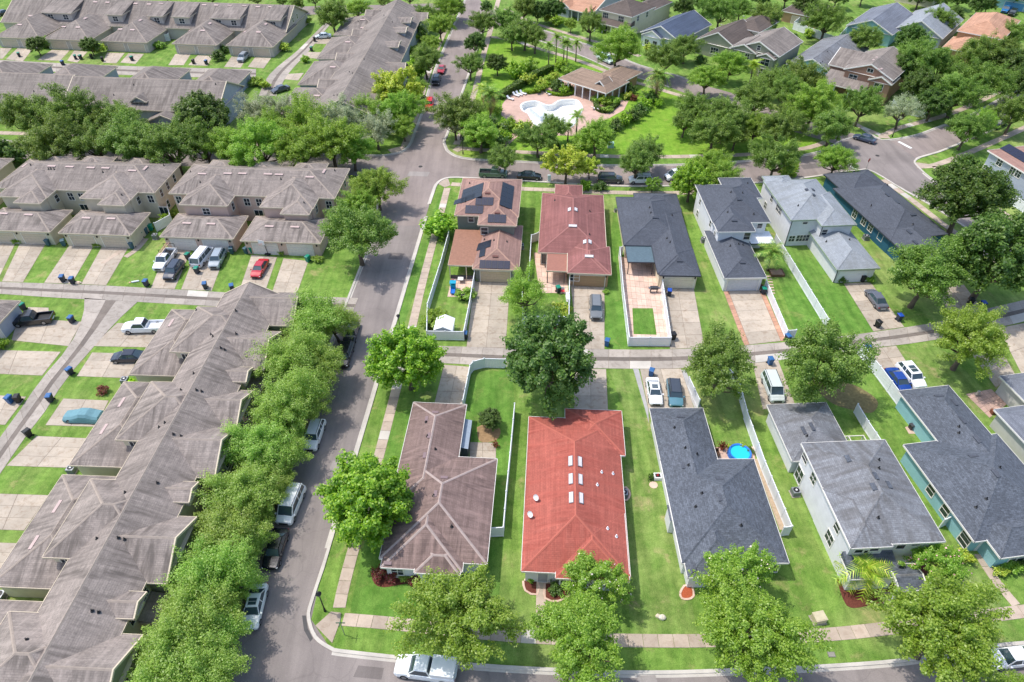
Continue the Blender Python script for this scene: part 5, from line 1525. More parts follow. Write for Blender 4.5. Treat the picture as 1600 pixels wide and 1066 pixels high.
for i in range(2): lib('lime', i, 260 + i, L_LIME, clumps=70, per=150, size=.06, flat=.8, spread=.2, hollow=.3, lump=.2)
for i in range(2): lib('crepe', i, 280 + i, L_OAKB, clumps=110, per=190, size=.036, flat=.95, spread=.17, hollow=.25, lump=.15, multi=4, r0=.05, flowers=((FLOWER_W, FLOWER_P)[i], 110))
for i in range(3): lib('shrub', i, 300 + i, (L_MAPLE, L_DARK, L_OAKB)[i], clumps=20, per=110, size=.13, flat=.75, cz=.62, spread=.42, hollow=.2, lump=.12, th=.12, r0=.05, limbs=6)
lib('redbush', 0, 320, L_RED, clumps=18, per=80, size=.13, flat=.7, cz=.6, spread=.42, hollow=.2, th=.15, r0=.04, limbs=6)
lib('limebush', 0, 330, L_PALMY, clumps=18, per=90, size=.14, flat=.7, cz=.6, spread=.42, hollow=.2, th=.12, r0=.04, limbs=6)

TNAME = {'row': 'oak_tree', 'oak': 'oak_tree', 'oakb': 'oak_tree', 'maple': 'shade_tree', 'dark': 'evergreen_tree', 'wisp': 'feathery_tree', 'grey': 'feathery_tree', 'lime': 'lime_tree', 'crepe': 'crepe_myrtle', 'shrub': 'shrub', 'redbush': 'red_shrub', 'limebush': 'shrub'}
NVAR = {}
for (k, i) in LIB: NVAR[k] = max(NVAR.get(k, 0), i + 1)
trnd = random.Random(5)
def tree(kind, u, v, rpx, label, group=None, var=None, cz=1.15, sz=None, base=None):
    """tree whose crown centre shows at (u, v) with half width rpx photo pixels"""
    rpx *= .92 if kind not in ('shrub', 'redbush', 'limebush') else .95
    r = rpx * mpp(u, v)
    if kind in ('shrub', 'redbush', 'limebush'): cz = .6
    for _ in range(3):
        p = at(u, v, cz * r); r = rpx * (p - Vector((0, 0, CAM_H))).length / FPX
    i = var if var is not None else trnd.randrange(NVAR[kind])
    me, tr, fl = LIB[(kind, i)]
    rz = trnd.uniform(0, 6.28)
    root = empty(TNAME[kind], (p.x, p.y, 0), rz, label, 'shrub' if kind in ('shrub', 'redbush', 'limebush') else 'tree', group)
    hs = (sz or trnd.uniform(.92, 1.08)) * r
    root.scale = (r, r, hs)
    link('trunk', tr, root); link('crown', me, root)
    if fl: link('blossom', fl, root)
    return root

MARKS = [((1070, 10), 'far navy roof back yard'), ((1126, 18), 'umber gabled house back yard'), ((1199, 24), 'brown roofed garage'), ((1158, 12), 'yard behind umber house'), ((1293, 28), 'white far fence lawn'), ((1354, 58), 'slate blue gabled house'), ((1425, 58), 'pale gabled house wall'),
         ((1438, 90), 'craftsman house back garden'), ((1499, 140), 'fence corner of craftsman house'), ((1533, 80), 'terracotta house front'), ((1543, 120), 'right hand street bend'), ((1492, 28), 'gap between pale and terracotta houses'), ((1470, 100), 'terracotta porch wing'), ((1468, 30), 'pale gabled house gutter'), ((1587, 52), 'blue garage drive'),
         ((1520, 20), 'terracotta house back wall'), ((1550, 14), 'blue pickup'), ((1440, 136), 'craftsman house side fence'), ((1580, 100), 'terracotta house side yard'), ((1460, 160), 'white craftsman fence panels'), ((1484, 62), 'terracotta house left corner'), ((1590, 132), 'far end of right hand street'), ((1260, 8), 'brown garage back'), ((1100, 2), 'top yard of umber house'),
         ((1030, 2), 'yard behind cream two storey house'), ((1410, 110), 'craftsman back roof'), ((1500, 0), 'far yard of terracotta house'), ((1566, 72), 'terracotta right corner'),
         ((1040, 90), 'navy house front walk'), ((1072, 72), 'navy house right corner'), ((1105, 121), 'umber house front'), ((1141, 100), 'sage house left corner'), ((1180, 152), 'sage house across the road'), ((1137, 182), 'park lawn corner'), ((1085, 170), 'park lawn by shaggy palm'), ((1117, 206), 'park lawn near back street'), ((1070, 190), 'bright park lawn edge'),
         ((1231, 142), 'sage house right side'), ((1212, 124), 'sage house side wall'), ((1252, 124), 'teal sided low house'), ((1270, 164), 'teal house front walk'), ((1222, 204), 'park tip by crossing'), ((1303, 194), 'craftsman porch'), ((1180, 200), 'park strip middle'), ((1150, 210), 'park strip by sidewalk'), ((1240, 178), 'park road kerb by crossing'),
         ((34, 178), 'left end of hidden row'), ((112, 174), 'hidden row between two roofs'), ((188, 184), 'single dormer of hidden row'), ((64, 186), 'hidden row verge'), ((150, 190), 'hidden row doorway'), ((84, 222), 'cream block left roofs'), ((146, 222), 'cream block small back hips'), ((206, 216), 'cream block right half'), ((266, 224), 'gap between cream and pink blocks'), ((232, 230), 'cream block right gable'),
         ((319, 228), 'pink block left end'), ((405, 226), 'pink block left hip'), ((469, 228), 'pink block middle'), ((516, 218), 'pink block right hip'), ((360, 232), 'pink block ridge vents'), ((550, 232), 'crossing corner by pink block'),
         ((405, 178), 'alley corner bright grass'), ((443, 172), 'dark sedan in far alley'), ((478, 186), 'thicket middle'), ((525, 184), 'grey south gable of dormer row'), ((572, 172), 'dormer row near corner'), ((587, 198), 'crossing sidewalk'), ((420, 196), 'dark tree by blue-grey gable')]
def near(u, v): return min(MARKS, key=lambda m: (m[0][0] - u) ** 2 + (m[0][1] - v) ** 2)[1]

LS = 'oaks crowding the west side of the main road'
WESTREF = ('level with first alley mouth', 'touching the kerb near the first alley', 'before the north gable of the near row', 'over the black suv', 'before the first street gable', 'over kerb behind the white suv', 'before the second street gable', 'over the first white car', 'before the first row dormer', 'over the white van like suv',
           'before the long middle facade', 'over the dark navy sedan', 'before the third street gable', 'over the white sedan glass', 'before the fourth street gable', 'just past the white sedan', 'before the last row dormer', 'at the near end of the kerb')
for u, v, r in ((490, 500, 50), (524, 506, 36), (456, 562, 54), (500, 572, 42), (448, 634, 54), (480, 640, 36), (406, 700, 52), (446, 712, 38), (380, 770, 54), (420, 766, 34),
                (352, 835, 55), (392, 842, 34), (330, 900, 57), (372, 905, 34), (304, 968, 60), (343, 992, 44), (272, 1040, 66), (328, 1054, 52)):
    tree('row', u, v, r * 1.07, 'leafy oak in near townhouse row ' + WESTREF[sum(1 for o_ in bpy.data.objects if o_.get('group') == LS)], LS, cz=1.05)
for k, (u, v, r) in enumerate(((470, 532, 34), (478, 604, 36), (424, 668, 36), (452, 676, 32), (392, 738, 36), (424, 742, 30), (366, 804, 36), (398, 806, 30), (344, 868, 38), (376, 872, 30), (322, 934, 40), (352, 940, 34), (300, 1006, 42))):
    tree('row', u, v, r, 'feathery young oak filling a gap in the near townhouse row of oaks', 'young oaks between the row of oaks', cz=1.2)
G = 'oaks at the corner of the pink townhouses'
tree('oak', 557, 362, 58, 'round oak at right end of pink townhouse garages', G); tree('oakb', 588, 290, 40, 'bushy oak between pink townhouses and road crossing', G); tree('oakb', 560, 318, 34, 'smaller oak touching the pink townhouse end wall', G)
BS = 'oaks behind the cream and pink townhouses'
for u, v, r in ((34, 182, 33), (112, 182, 38), (188, 190, 35), (64, 192, 26), (150, 196, 30)):
    tree('oak', u, v, r, 'full green oak beside ' + near(u, v), BS, cz=1.05)
tree('dark', 314, 184, 43, 'dense dark green tree in front of blue-grey gable end', BS)
for u, v, r in ((84, 222, 42), (146, 222, 36), (206, 216, 45), (266, 224, 47), (232, 230, 34), (319, 228, 34), (405, 226, 50), (469, 228, 46), (516, 218, 50), (360, 232, 36), (550, 232, 34)):
    tree('oak' if u < 330 else 'oakb', u, v, r, 'spreading street oak behind ' + near(u, v), BS)
tree('shrub', 15, 240, 22, 'low dark bush at roof edge of cream townhouses', BS)
for u, v, r in ((405, 178, 34), (443, 172, 30), (478, 186, 44), (525, 184, 40), (572, 172, 32), (587, 198, 34), (420, 196, 34)):
    tree('grey' if (u % 2) else 'wisp', u, v, r, 'pale feathery tree next to ' + near(u, v), BS)
FR = 'trees between far road and dormer row'
for u, v, r, k in ((656, 54, 13, 'shrub'), (688, 40, 22, 'oakb'), (665, 92, 28, 'oak'), (618, 142, 36, 'lime'), (628, 168, 34, 'oakb'), (640, 80, 14, 'shrub'), (665, 22, 19, 'oak'), (700, 14, 21, 'oakb'), (646, 112, 20, 'shrub'), (650, 136, 20, 'oakb'), (675, 66, 16, 'oakb'), (640, 60, 12, 'shrub'), (612, 182, 24, 'shrub'), (598, 158, 22, 'wisp'), (630, 196, 24, 'oakb'), (644, 150, 16, 'shrub')):
    tree(k, u, v, r, {'shrub': 'low shrub by doors of the far dormer row', 'oakb': 'young bright oak beside the far road sidewalk', 'oak': 'mature oak beside the far road sidewalk', 'lime': 'yellow-green tree near parked red jeep', 'wisp': 'wispy tree beside dormer row end wall'}[k], FR)
tree('oak', 520, 22, 28, 'oak at far alley mouth beside silver car'); tree('oakb', 558, 12, 18, 'small oak beyond far dormer row', 'far strip trees'); tree('oak', 464, 6, 12, 'small street tree behind grey far row', 'far strip trees')
PK = 'trees on the park lawn'
for u, v, r in ((752, 37, 21), (743, 68, 18), (734, 99, 23), (777, 99, 17), (790, 30, 25), (820, 48, 26), (836, 58, 22), (800, 54, 21), (711, 12, 16), (820, 12, 22), (840, 16, 18), (866, 15, 16), (760, 12, 10)):
    tree('oak' if r > 20 else 'dark', u, v, r, 'park lawn oak throwing a round shadow' if r > 20 else 'small dark tree on park lawn near walk', PK)
tree('oak', 923, 38, 22, 'oak in front yard of two storey cream house'); tree('oakb', 892, 38, 11, 'small tree in front of terracotta house', 'far yard trees'); tree('shrub', 869, 34, 11, 'round shrub before terracotta house porch', 'far yard trees')
tree('oakb', 966, 72, 38, 'broad oak shading a parked trailer beside pavilion')
PC = 'trees between pool and crossing'
for u, v, r, k in ((719, 174, 42, 'oak'), (750, 202, 36, 'oakb'), (711, 190, 28, 'grey'), (841, 213, 32, 'oak'), (865, 200, 28, 'oak'), (932, 210, 34, 'oakb'), (788, 248, 27, 'oak'), (772, 205, 22, 'shrub'), (765, 218, 22, 'shrub'), (905, 226, 18, 'shrub'), (917, 216, 18, 'shrub')):
    tree(k, u, v, r, {'oak': 'oak between pool deck and back street ' + ('beside the road' if u < 760 else 'below the palm' if u > 850 else 'over the green pickup' if v > 240 else 'before the pool'), 'oakb': 'light green tree at pool garden edge', 'grey': 'greyish tree on park corner beside road', 'shrub': 'rounded bush below trees at pool garden edge'}[k], PC)
tree('lime', 885, 254, 34, 'bright yellow-green tree by street behind rust roof', var=0); tree('lime', 922, 262, 18, 'small lime tree beside parked charcoal suv', var=1)
BK = 'trees along the back street'
for u, v, r, k in ((994, 255, 31, 'oak'), (1010, 236, 34, 'oak'), (1110, 258, 36, 'oakb'), (1080, 284, 32, 'maple'), (1124, 274, 30, 'oakb'), (1212, 248, 36, 'oak'), (1306, 250, 28, 'oakb'), (1020, 288, 13, 'crepe'), (914, 290, 12, 'shrub'), (938, 292, 10, 'shrub'), (1230, 268, 18, 'limebush'), (1315, 288, 12, 'crepe')):
    tree(k, u, v, r, {'oak': 'street oak on back street ' + ('over white suv' if v > 250 and u < 1100 else 'across from white suv' if u < 1100 else 'behind pale grey roof'), 'oakb': 'bright oak on back street verge ' + ('by stop line' if u > 1250 else 'behind charcoal roofed house' if v > 265 else 'across from charcoal roofed house'), 'maple': 'bright green leafy tree beside white charcoal-roofed house', 'crepe': 'small flowering crepe myrtle by back street walk', 'shrub': 'leafy bush at front of rust roofed house', 'limebush': 'yellow-green bush at pale grey roof corner'}[k], BK)
PR = 'oaks along the curved park road'
for u, v, r in ((1040, 90, 34), (1072, 72, 26), (1105, 121, 30), (1141, 100, 30), (1180, 152, 38), (1137, 182, 44), (1085, 170, 32), (1117, 206, 40), (1070, 190, 26), (1231, 142, 34), (1212, 124, 28), (1252, 124, 38), (1270, 164, 42), (1222, 204, 38), (1303, 194, 38), (1180, 200, 30), (1150, 210, 26), (1240, 178, 28)):
    tree('oak' if r % 3 else 'oakb', u, v, r * .92, 'big olive green oak at the ' + near(u, v), PR, cz=1.1)
tree('oak', 1347, 164, 28, 'oak in front of rust-brown craftsman house'); tree('grey', 1411, 172, 25, 'greyish tree at craftsman house corner beside fence')
FT = 'dense trees of the far blocks'
for u, v, r in ((1070, 10, 18), (1126, 18, 28), (1199, 24, 28), (1158, 12, 20), (1293, 28, 34), (1354, 60, 28), (1425, 60, 24), (1438, 90, 38), (1499, 142, 36), (1536, 84, 36), (1543, 122, 37), (1490, 22, 16), (1468, 104, 26), (1468, 30, 22), (1587, 52, 22), (1530, 8, 14), (1545, 6, 12), (1440, 136, 30), (1580, 100, 30), (1460, 160, 26), (1590, 132, 26), (1260, 8, 20), (1100, 2, 18), (1030, 2, 14), (1410, 110, 26), (1500, -4, 14), (1574, 74, 16)):
    tree('oak' if (u % 5) else 'dark', u, v, r * .92, 'dense green tree at the ' + near(u, v), FT)
tree('oak', 1513, 200, 28, 'oak on verge beside parked black pickup'); tree('oakb', 1537, 192, 20, 'slender oak beside verge oak and black pickup'); tree('oak', 1588, 174, 28, 'oak at far end of right hand street')
tree('dark', 1512, 306, 54, 'large dark tree by the curve sidewalk with white fence behind', var=0); tree('shrub', 1513, 256, 14, 'dark round shrub by blue-grey house corner', var=1)
tree('oak', 1450, 424, 58, 'wide oak over lawn beside grey sedan drive'); tree('dark', 1556, 402, 64, 'deep green oak beside the deep teal house lot', var=1)
tree('oakb', 1518, 528, 54, 'leaning oak with bare trunk above far right drive', var=2); tree('oak', 1124, 572, 62, 'feathery green oak over alley beside slate house pool yard', var=1); tree('oak', 1286, 568, 68, 'big oak over alley beside pale van', var=3)
tree('maple', 636, 562, 61, 'bright green round tree at the alley mouth', var=0); tree('maple', 573, 778, 77, 'large bright green tree over brown roof corner', var=1); tree('dark', 858, 566, 82, 'large dark green tree standing over the alley', var=0)
tree('wisp', 820, 458, 44, 'light feathery tree beside stained concrete drive', var=0); tree('shrub', 690, 354, 28, 'leafy round tree at solar house corner', var=0, cz=.8); tree('shrub', 680, 500, 21, 'bushy shrub beside white garden shed', var=2)
tree('shrub', 726, 458, 15, 'yellowish shrub inside corner yard fence', var=2); tree('dark', 766, 657, 20, 'small round dark tree in deep green yard', var=1, cz=.9)
tree('oakb', 716, 966, 86, 'large spreading street oak before brown roofed house', var=0, cz=1.0); tree('oakb', 908, 1012, 74, 'large street oak above the red house path end', var=1, cz=.95); tree('crepe', 928, 912, 50, 'white flowering crepe myrtle before red roof', var=0)
tree('crepe', 1150, 905, 54, 'pale flowering crepe myrtle at slate roof corner', var=0); tree('oakb', 1168, 992, 82, 'tall street oak before slate roofed house', var=2, cz=1.0)
tree('crepe', 1458, 882, 38, 'pink flowering crepe myrtle at grey house porch', var=1); tree('oakb', 1468, 986, 80, 'wide street oak before teal house beside white sedan', var=3, cz=1.0); tree('oakb', 1592, 1090, 34, 'oak canopy edge at the near right corner of street')
# top edge of the view and far front yards
for k, (u, v, r) in enumerate(((210, -10, 12), (260, -8, 10), (330, -6, 12), (400, -4, 12), (440, 0, 10), (490, -4, 14), (600, 0, 13), (640, -6, 14), (690, -8, 14), (560, -10, 12), (150, -12, 12), (90, -14, 12))):
    tree('oak', u, v, r, 'small far tree on grass strip behind the grey far row', 'trees of the far grass strip')
for k, (u, v, r) in enumerate(((900, -8, 16), (955, -10, 16), (1010, -8, 16), (1150, -6, 16), (1190, -4, 14), (1230, -8, 16), (1310, -8, 16), (1350, -10, 14), (1440, -10, 18), (1470, -4, 14), (1590, -10, 16), (1040, -12, 14))):
    tree('oak' if k % 2 else 'dark', u, v, r, 'leafy tree in a garden behind the last row of far houses', 'trees behind the last houses')
for k, (u, v, r) in enumerate(((858, 30, 8), (940, 46, 7), (955, 44, 6), (1012, 74, 8), (1060, 92, 8), (1095, 94, 8), (1128, 112, 8), (1160, 100, 7), (1205, 108, 8), (1300, 150, 8), (1325, 165, 8), (1240, 62, 9), (1265, 52, 9), (1212, 84, 9), (1420, 120, 9), (1440, 112, 8), (1395, 90, 8), (1545, 280, 8), (1560, 292, 8), (1580, 300, 8))):
    tree(('shrub', 'limebush')[k % 3 == 0], u, v, r, 'garden shrub at the foot of a far house wall', 'far house garden shrubs')
# shrubs
SH = 'garden shrubs'
for u, v, r, k, lab in ((592, 897, 13, 'redbush', 'red leaved shrub at brown house front bed'), (612, 900, 12, 'redbush', 'red leaved shrub at brown house front bed'), (632, 901, 9, 'shrub', 'green round shrub in brown house front bed'), (649, 908, 12, 'redbush', 'coppery shrub beside brown house entrance'),
        (747, 893, 8, 'limebush', 'bright small bush at brown house side corner'), (829, 906, 6, 'shrub', 'clipped shrub left of red house path'), (868, 921, 11, 'shrub', 'round green shrub right of red house path'),
        (1314, 437, 7, 'shrub', 'round clipped shrub at pale garage corner'), (1358, 435, 7, 'shrub', 'dark shrub beside white garage door right end'), (1506, 868, 13, 'limebush', 'clipped mounded hedge shrub at teal house entrance'), (1563, 893, 9, 'limebush', 'clipped low shrub by teal house window'), (1580, 884, 12, 'shrub', 'dark shrub under teal house window'), (1597, 882, 9, 'shrub', 'dark shrub under teal house window'),
        (749, 434, 6, 'shrub', 'small shrub at tan garage corner'), (946, 456, 5, 'shrub', 'small pale shrub beside grey suv drive'), (1144, 447, 4, 'shrub', 'potted shrub left of grey garage door'), (1189, 447, 4, 'redbush', 'potted red shrub right of grey garage door'), (877, 484, 15, 'limebush', 'lush lime foliage inside garden behind tan house'), (868, 492, 12, 'shrub', 'lush dark foliage inside garden behind tan house'), (882, 496, 10, 'limebush', 'lush lime foliage inside garden behind tan house'),
        (160, 609, 9, 'redbush', 'reddish bush on lawn island by covered car'), (1160, 696, 6, 'limebush', 'potted yellow plant beside round pool'), (1172, 704, 6, 'shrub', 'potted green plant beside round pool'), (1140, 698, 5, 'limebush', 'yellow potted plant behind round pool'),
        (4, 538, 9, 'shrub', 'dark bush by left edge garage'), (28, 375, 6, 'shrub', 'clipped shrub between cream garage doors'), (153, 381, 6, 'shrub', 'clipped shrub beside second cream garage'), (441, 392, 7, 'shrub', 'clipped shrub between pink garage doors'), (497, 404, 8, 'shrub', 'green shrub at right pink garage corner'), (258, 343, 9, 'shrub', 'dark hedge strip between cream and pink blocks'), (268, 332, 8, 'shrub', 'dark hedge strip between cream and pink blocks'), (386, 358, 6, 'shrub', 'dark hedge by pink garage side'),
        (56, 69, 13, 'dark', 'small tree on lawn before second grey garage'), (72, 68, 9, 'shrub', 'bush beside small tree by grey garages'), (140, 70, 13, 'dark', 'small tree beside bins at grey garages'), (155, 76, 10, 'limebush', 'bright bush beside bins at grey garages'), (248, 69, 8, 'shrub', 'round bush by middle grey garage lawn'), (341, 88, 9, 'shrub', 'young bush on lawn before fourth grey garage'), (443, 74, 9, 'limebush', 'round bright hedge at end grey garage'), (477, 93, 7, 'shrub', 'small round tree by far alley'), (478, 33, 8, 'shrub', 'clipped shrub at grey gable end'), (400, 128, 10, 'shrub', 'bush at alley corner by blue-grey gable'), (414, 132, 9, 'limebush', 'bright grass clump at alley corner'), (350, 78, 7, 'shrub', 'bush beside fourth grey garage')):
    tree(k, u, v, r, lab, SH if k != 'dark' else 'small trees at grey garages')

# park shrubs and hedge around the pool
for u, v, r, k in ((806, 112, 17, 'shrub'), (830, 102, 14, 'shrub'), (823, 124, 14, 'limebush'), (845, 131, 10, 'limebush'), (868, 118, 9, 'limebush'), (858, 124, 9, 'limebush'), (876, 104, 11, 'shrub'), (888, 110, 10, 'shrub'), (840, 140, 8, 'shrub'), (850, 137, 8, 'shrub'), (872, 135, 12, 'shrub'), (882, 142, 9, 'shrub'), (890, 138, 8, 'shrub'),
                (934, 154, 10, 'shrub'), (945, 160, 10, 'shrub'), (958, 158, 10, 'shrub'), (948, 170, 8, 'shrub'), (985, 140, 9, 'shrub'), (980, 150, 8, 'limebush'), (990, 152, 7, 'redbush'), (976, 132, 9, 'shrub'),
                (1000, 172, 12, 'shrub'), (990, 182, 12, 'shrub'), (976, 188, 13, 'shrub'), (1008, 162, 12, 'shrub'), (1016, 152, 12, 'shrub'), (962, 196, 12, 'shrub'), (950, 204, 12, 'shrub'), (1030, 162, 9, 'shrub'), (796, 196, 14, 'shrub'), (816, 198, 15, 'limebush'), (786, 216, 16, 'shrub'), (742, 222, 14, 'shrub'), (760, 148, 12, 'limebush'), (778, 172, 10, 'limebush')):
    tree(k, u, v, r, {'shrub': 'green shrub in the planting around the pool deck', 'limebush': 'yellow-green shrub in the pool garden bed', 'redbush': 'reddish shrub beside the pavilion'}[k], 'pool garden shrubs')
def hedge(label, px, w, hh, mat=L_DARK, seed=1):
    P = smooth(W(px), .5)
    rng = np.random.default_rng(seed)
    cen, nrm = [], []
    org = P[0].copy()
    for a, b in zip(P, P[1:]):
        L = (b - a).length; n = int(L * 130 * (w + hh))
        d = (b - a).normalized(); q = Vector((-d.y, d.x))
        t = rng.uniform(0, 1, n); s = rng.uniform(-1, 1, n); face = rng.integers(0, 3, n)
        x = np.where(face == 0, s, np.where(face == 1, 1, -1)) * w / 2 * rng.uniform(.88, 1.08, n)
        z = np.where(face == 0, hh, rng.uniform(0, hh, n)) * rng.uniform(.93, 1.06, n)
        c = np.stack([(a.x - org.x) + d.x * L * t + q.x * x, (a.y - org.y) + d.y * L * t + q.y * x, z], 1)
        o = rng.normal(size=(n, 3)) * .6 + np.where((face == 0)[:, None], np.array([0, 0, 1.0]), np.sign(x)[:, None] * np.array([q.x, q.y, .3]))
        cen.append(c); nrm.append(o / np.linalg.norm(o, axis=1)[:, None])
    root = empty('hedge', (org.x, org.y, 0), 0, label, 'hedge')
    link('foliage', quads_mesh('foliage', np.vstack(cen), np.vstack(nrm), .22, mat, rng), root)
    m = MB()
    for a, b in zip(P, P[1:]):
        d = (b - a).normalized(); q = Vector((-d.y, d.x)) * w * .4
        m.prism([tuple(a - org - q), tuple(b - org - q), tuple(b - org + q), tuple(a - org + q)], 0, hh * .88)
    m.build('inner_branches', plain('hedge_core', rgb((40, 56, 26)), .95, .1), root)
hedge('clipped dark hedge along the park side of pool garden', [(780, 156), (800, 144), (833, 124), (862, 111)], 1.5, 1.6)
hedge('low clipped hedge curve around bed beside pavilion', [(855, 146), (866, 149), (880, 150), (894, 147), (892, 140)], .8, .6, L_MAPLE, 2)
hedge('low clipped hedge edging the bed below the lounge chairs', [(818, 146), (832, 146), (846, 139), (862, 131)], .9, .7, L_MAPLE, 3)
hedge('clipped hedge around bed at pavilion front right', [(930, 160), (934, 172), (948, 176), (966, 163)], 1.0, .8, L_DARK, 4)
hedge('dark hedge at foot of trees by back street park strip', [(853, 222), (862, 226), (870, 234)], 1.2, 1.3, L_DARK, 5)

# palms
def frond_mesh(L, w, mat, arch, n=20, seed=0):
    m = MB(); rng = random.Random(seed)
    P = [Vector((L * t, 0, arch * (4 * t * (1 - t)) * L * .4 - arch * L * .55 * t * t)) for t in [k / n for k in range(n + 1)]]
    m.tube([tuple(p) for p in P[::5]], [.014, .012, .009, .006, .003][:len(P[::5])], 4, False)
    for k in range(1, n + 1):
        t = k / n; ll = w * (1.05 - .75 * abs(t - .45) ** 1.2) * (1 if k < n else .7)
        d = (P[k] - P[k - 1]).normalized()
        for sgn in (-1, 1):
            tip = P[k] + Vector((d.x * ll * .55, sgn * ll * .82, d.z * ll * .4 - ll * .30 * rng.uniform(.6, 1.2)))
            b = P[k] - d * (L / n * .62); a = P[k] + d * (L / n * .62)
            m.face([b, tip, a] if sgn > 0 else [a, tip, b])
    return m.mesh('frond', mat)
FROND = {('g', k): frond_mesh(1.0, .38, L_PALM, a, seed=k) for k, a in enumerate((.5, .8, 1.1))}
FROND.update({('y', k): frond_mesh(1.0, .38, L_PALMY, a, seed=k) for k, a in enumerate((.5, .8, 1.1))})
FROND.update({('d', k): frond_mesh(1.0, .3, plain('dead_frond', rgb((168, 140, 100)), .9, .1, var=.2), a, seed=k) for k, a in enumerate((1.2, 1.5, 1.7))})
def palm(u, v, hgt, L, label, group=None, col='g', n=20, dead=0, r=.16):
    """palm whose trunk foot is below the crown that shows at (u, v)"""
    p = at(u, v, hgt)
    root = empty('palm_tree', (p.x, p.y, 0), trnd.uniform(0, 6), label, 'palm', group)
    m = MB().tube([(0, 0, -.02), (.03, .02, hgt * .5), (0, 0, hgt)], [r * 1.3, r, r * .9], 9, False)
    m.build('trunk', BARK_P, root, smooth=True)
    for k in range(n + dead):
        f = FROND[('d' if k >= n else col, k % 3)]
        o = link('frond', f, root, (0, 0, hgt - .1))
        el = math.radians(70 - 95 * (k / n)) if k < n else math.radians(-45)
        o.rotation_euler = (trnd.uniform(-.2, .2), -el, k * 2.399)
        s = L * trnd.uniform(.85, 1.1); o.scale = (s, s, s)
PP = 'palms around the park'
for u, v, hh, L, n, lab in ((870, 60, 6.5, 2.0, 16, 'cabbage palm on park lawn near pavilion'), (882, 68, 6.0, 2.0, 16, 'cabbage palm on park lawn near pavilion'), (887, 70, 5.6, 2.0, 16, 'cabbage palm on park lawn near pavilion'), (858, 74, 5, 2.2, 16, 'cabbage palm on park lawn near pavilion'), (901, 70, 4.5, 2, 16, 'cabbage palm on park lawn near pavilion'),
                          (902, 183, 5.5, 2.0, 18, 'palm standing by pool with slim trunk'), (888, 200, 3.0, 1.8, 16, 'low palm below the pool among trees')):
    palm(u, v, hh, L, lab, PP, n=n)
palm(1029, 122, 5.5, 3.3, 'tall shaggy palm with pale dead fronds beside pool hedge', None, 'g', 26, 12, .3)
palm(766, 150, 5.0, 3.0, 'shaggy palm with dry fronds at pool deck left edge', None, 'g', 22, 10, .3)
palm(755, 143, 4.2, 2.6, 'yellowish palm beside shaggy palm at park walk', None, 'y', 18)
palm(1177, 106, 4.0, 2.6, 'yellow-green palm before sage craftsman house', None, 'y', 18)
palm(1206, 398, 3.2, 2.7, 'feather palm in garden beside white patio roof', None, 'g', 16)
palm(1351, 893, 2.2, 2.7, 'bushy yellow-green palm in red mulch bed by grey porch', None, 'y', 22, 0, .2)
# mulch beds
def bed(px, mat, z=.03, edge=None):
    o = tag(MB().prism([tuple(p) for p in smooth(W(px + [px[0]]), .5)[:-1]], .002, z).build('mulch_bed', mat), kind='structure')
    if edge:
        P = smooth(W(px + [px[0]]), .5)
        m = MB()
        A, B = offset(P, .0), offset(P, -.22)
        for i in range(len(P) - 1): m.face([(A[i].x, A[i].y, .07), (A[i + 1].x, A[i + 1].y, .07), (B[i + 1].x, B[i + 1].y, .07), (B[i].x, B[i].y, .07)][::-1])
        m.build('bed_edging', edge, o)
bed([(1307, 905), (1318, 938), (1330, 950), (1360, 946), (1392, 938), (1392, 925), (1340, 908)], MULCH)
bed([(1394, 935), (1440, 912), (1470, 900), (1480, 880), (1440, 880), (1390, 915)], MULCH, .028)
bed([(580, 898), (585, 912), (600, 918), (640, 912), (650, 922), (662, 915), (655, 898), (610, 892)], MULCH)
bed([(819, 908), (822, 922), (838, 928), (839, 910)], MULCH, .03, STONE_P); bed([(853, 912), (853, 934), (872, 938), (890, 928), (900, 914)], MULCH, .03, STONE_P)
bed([(966, 765), (970, 779), (978, 781), (983, 773), (978, 763)], MULCH, .03, STONE_P)
bed([(1064, 928), (1066, 934), (1074, 935), (1082, 931), (1080, 918), (1070, 917)], MULCH_O, .03, STONE_P)
bed([(977, 925), (983, 932), (982, 921)], MULCH)
bed([(745, 668), (750, 690), (775, 688), (782, 672), (765, 660)], plain('bare_soil', rgb((150, 124, 92)), .95, .1, var=.2))
bed([(1262, 600), (1275, 590), (1330, 600), (1370, 625), (1362, 645), (1330, 640), (1300, 630)], plain('bare_soil_red', rgb((122, 112, 78)), .95, .1, var=.25), .012)
bed([(843, 516), (850, 498), (868, 500), (874, 516)], MULCH, .012)
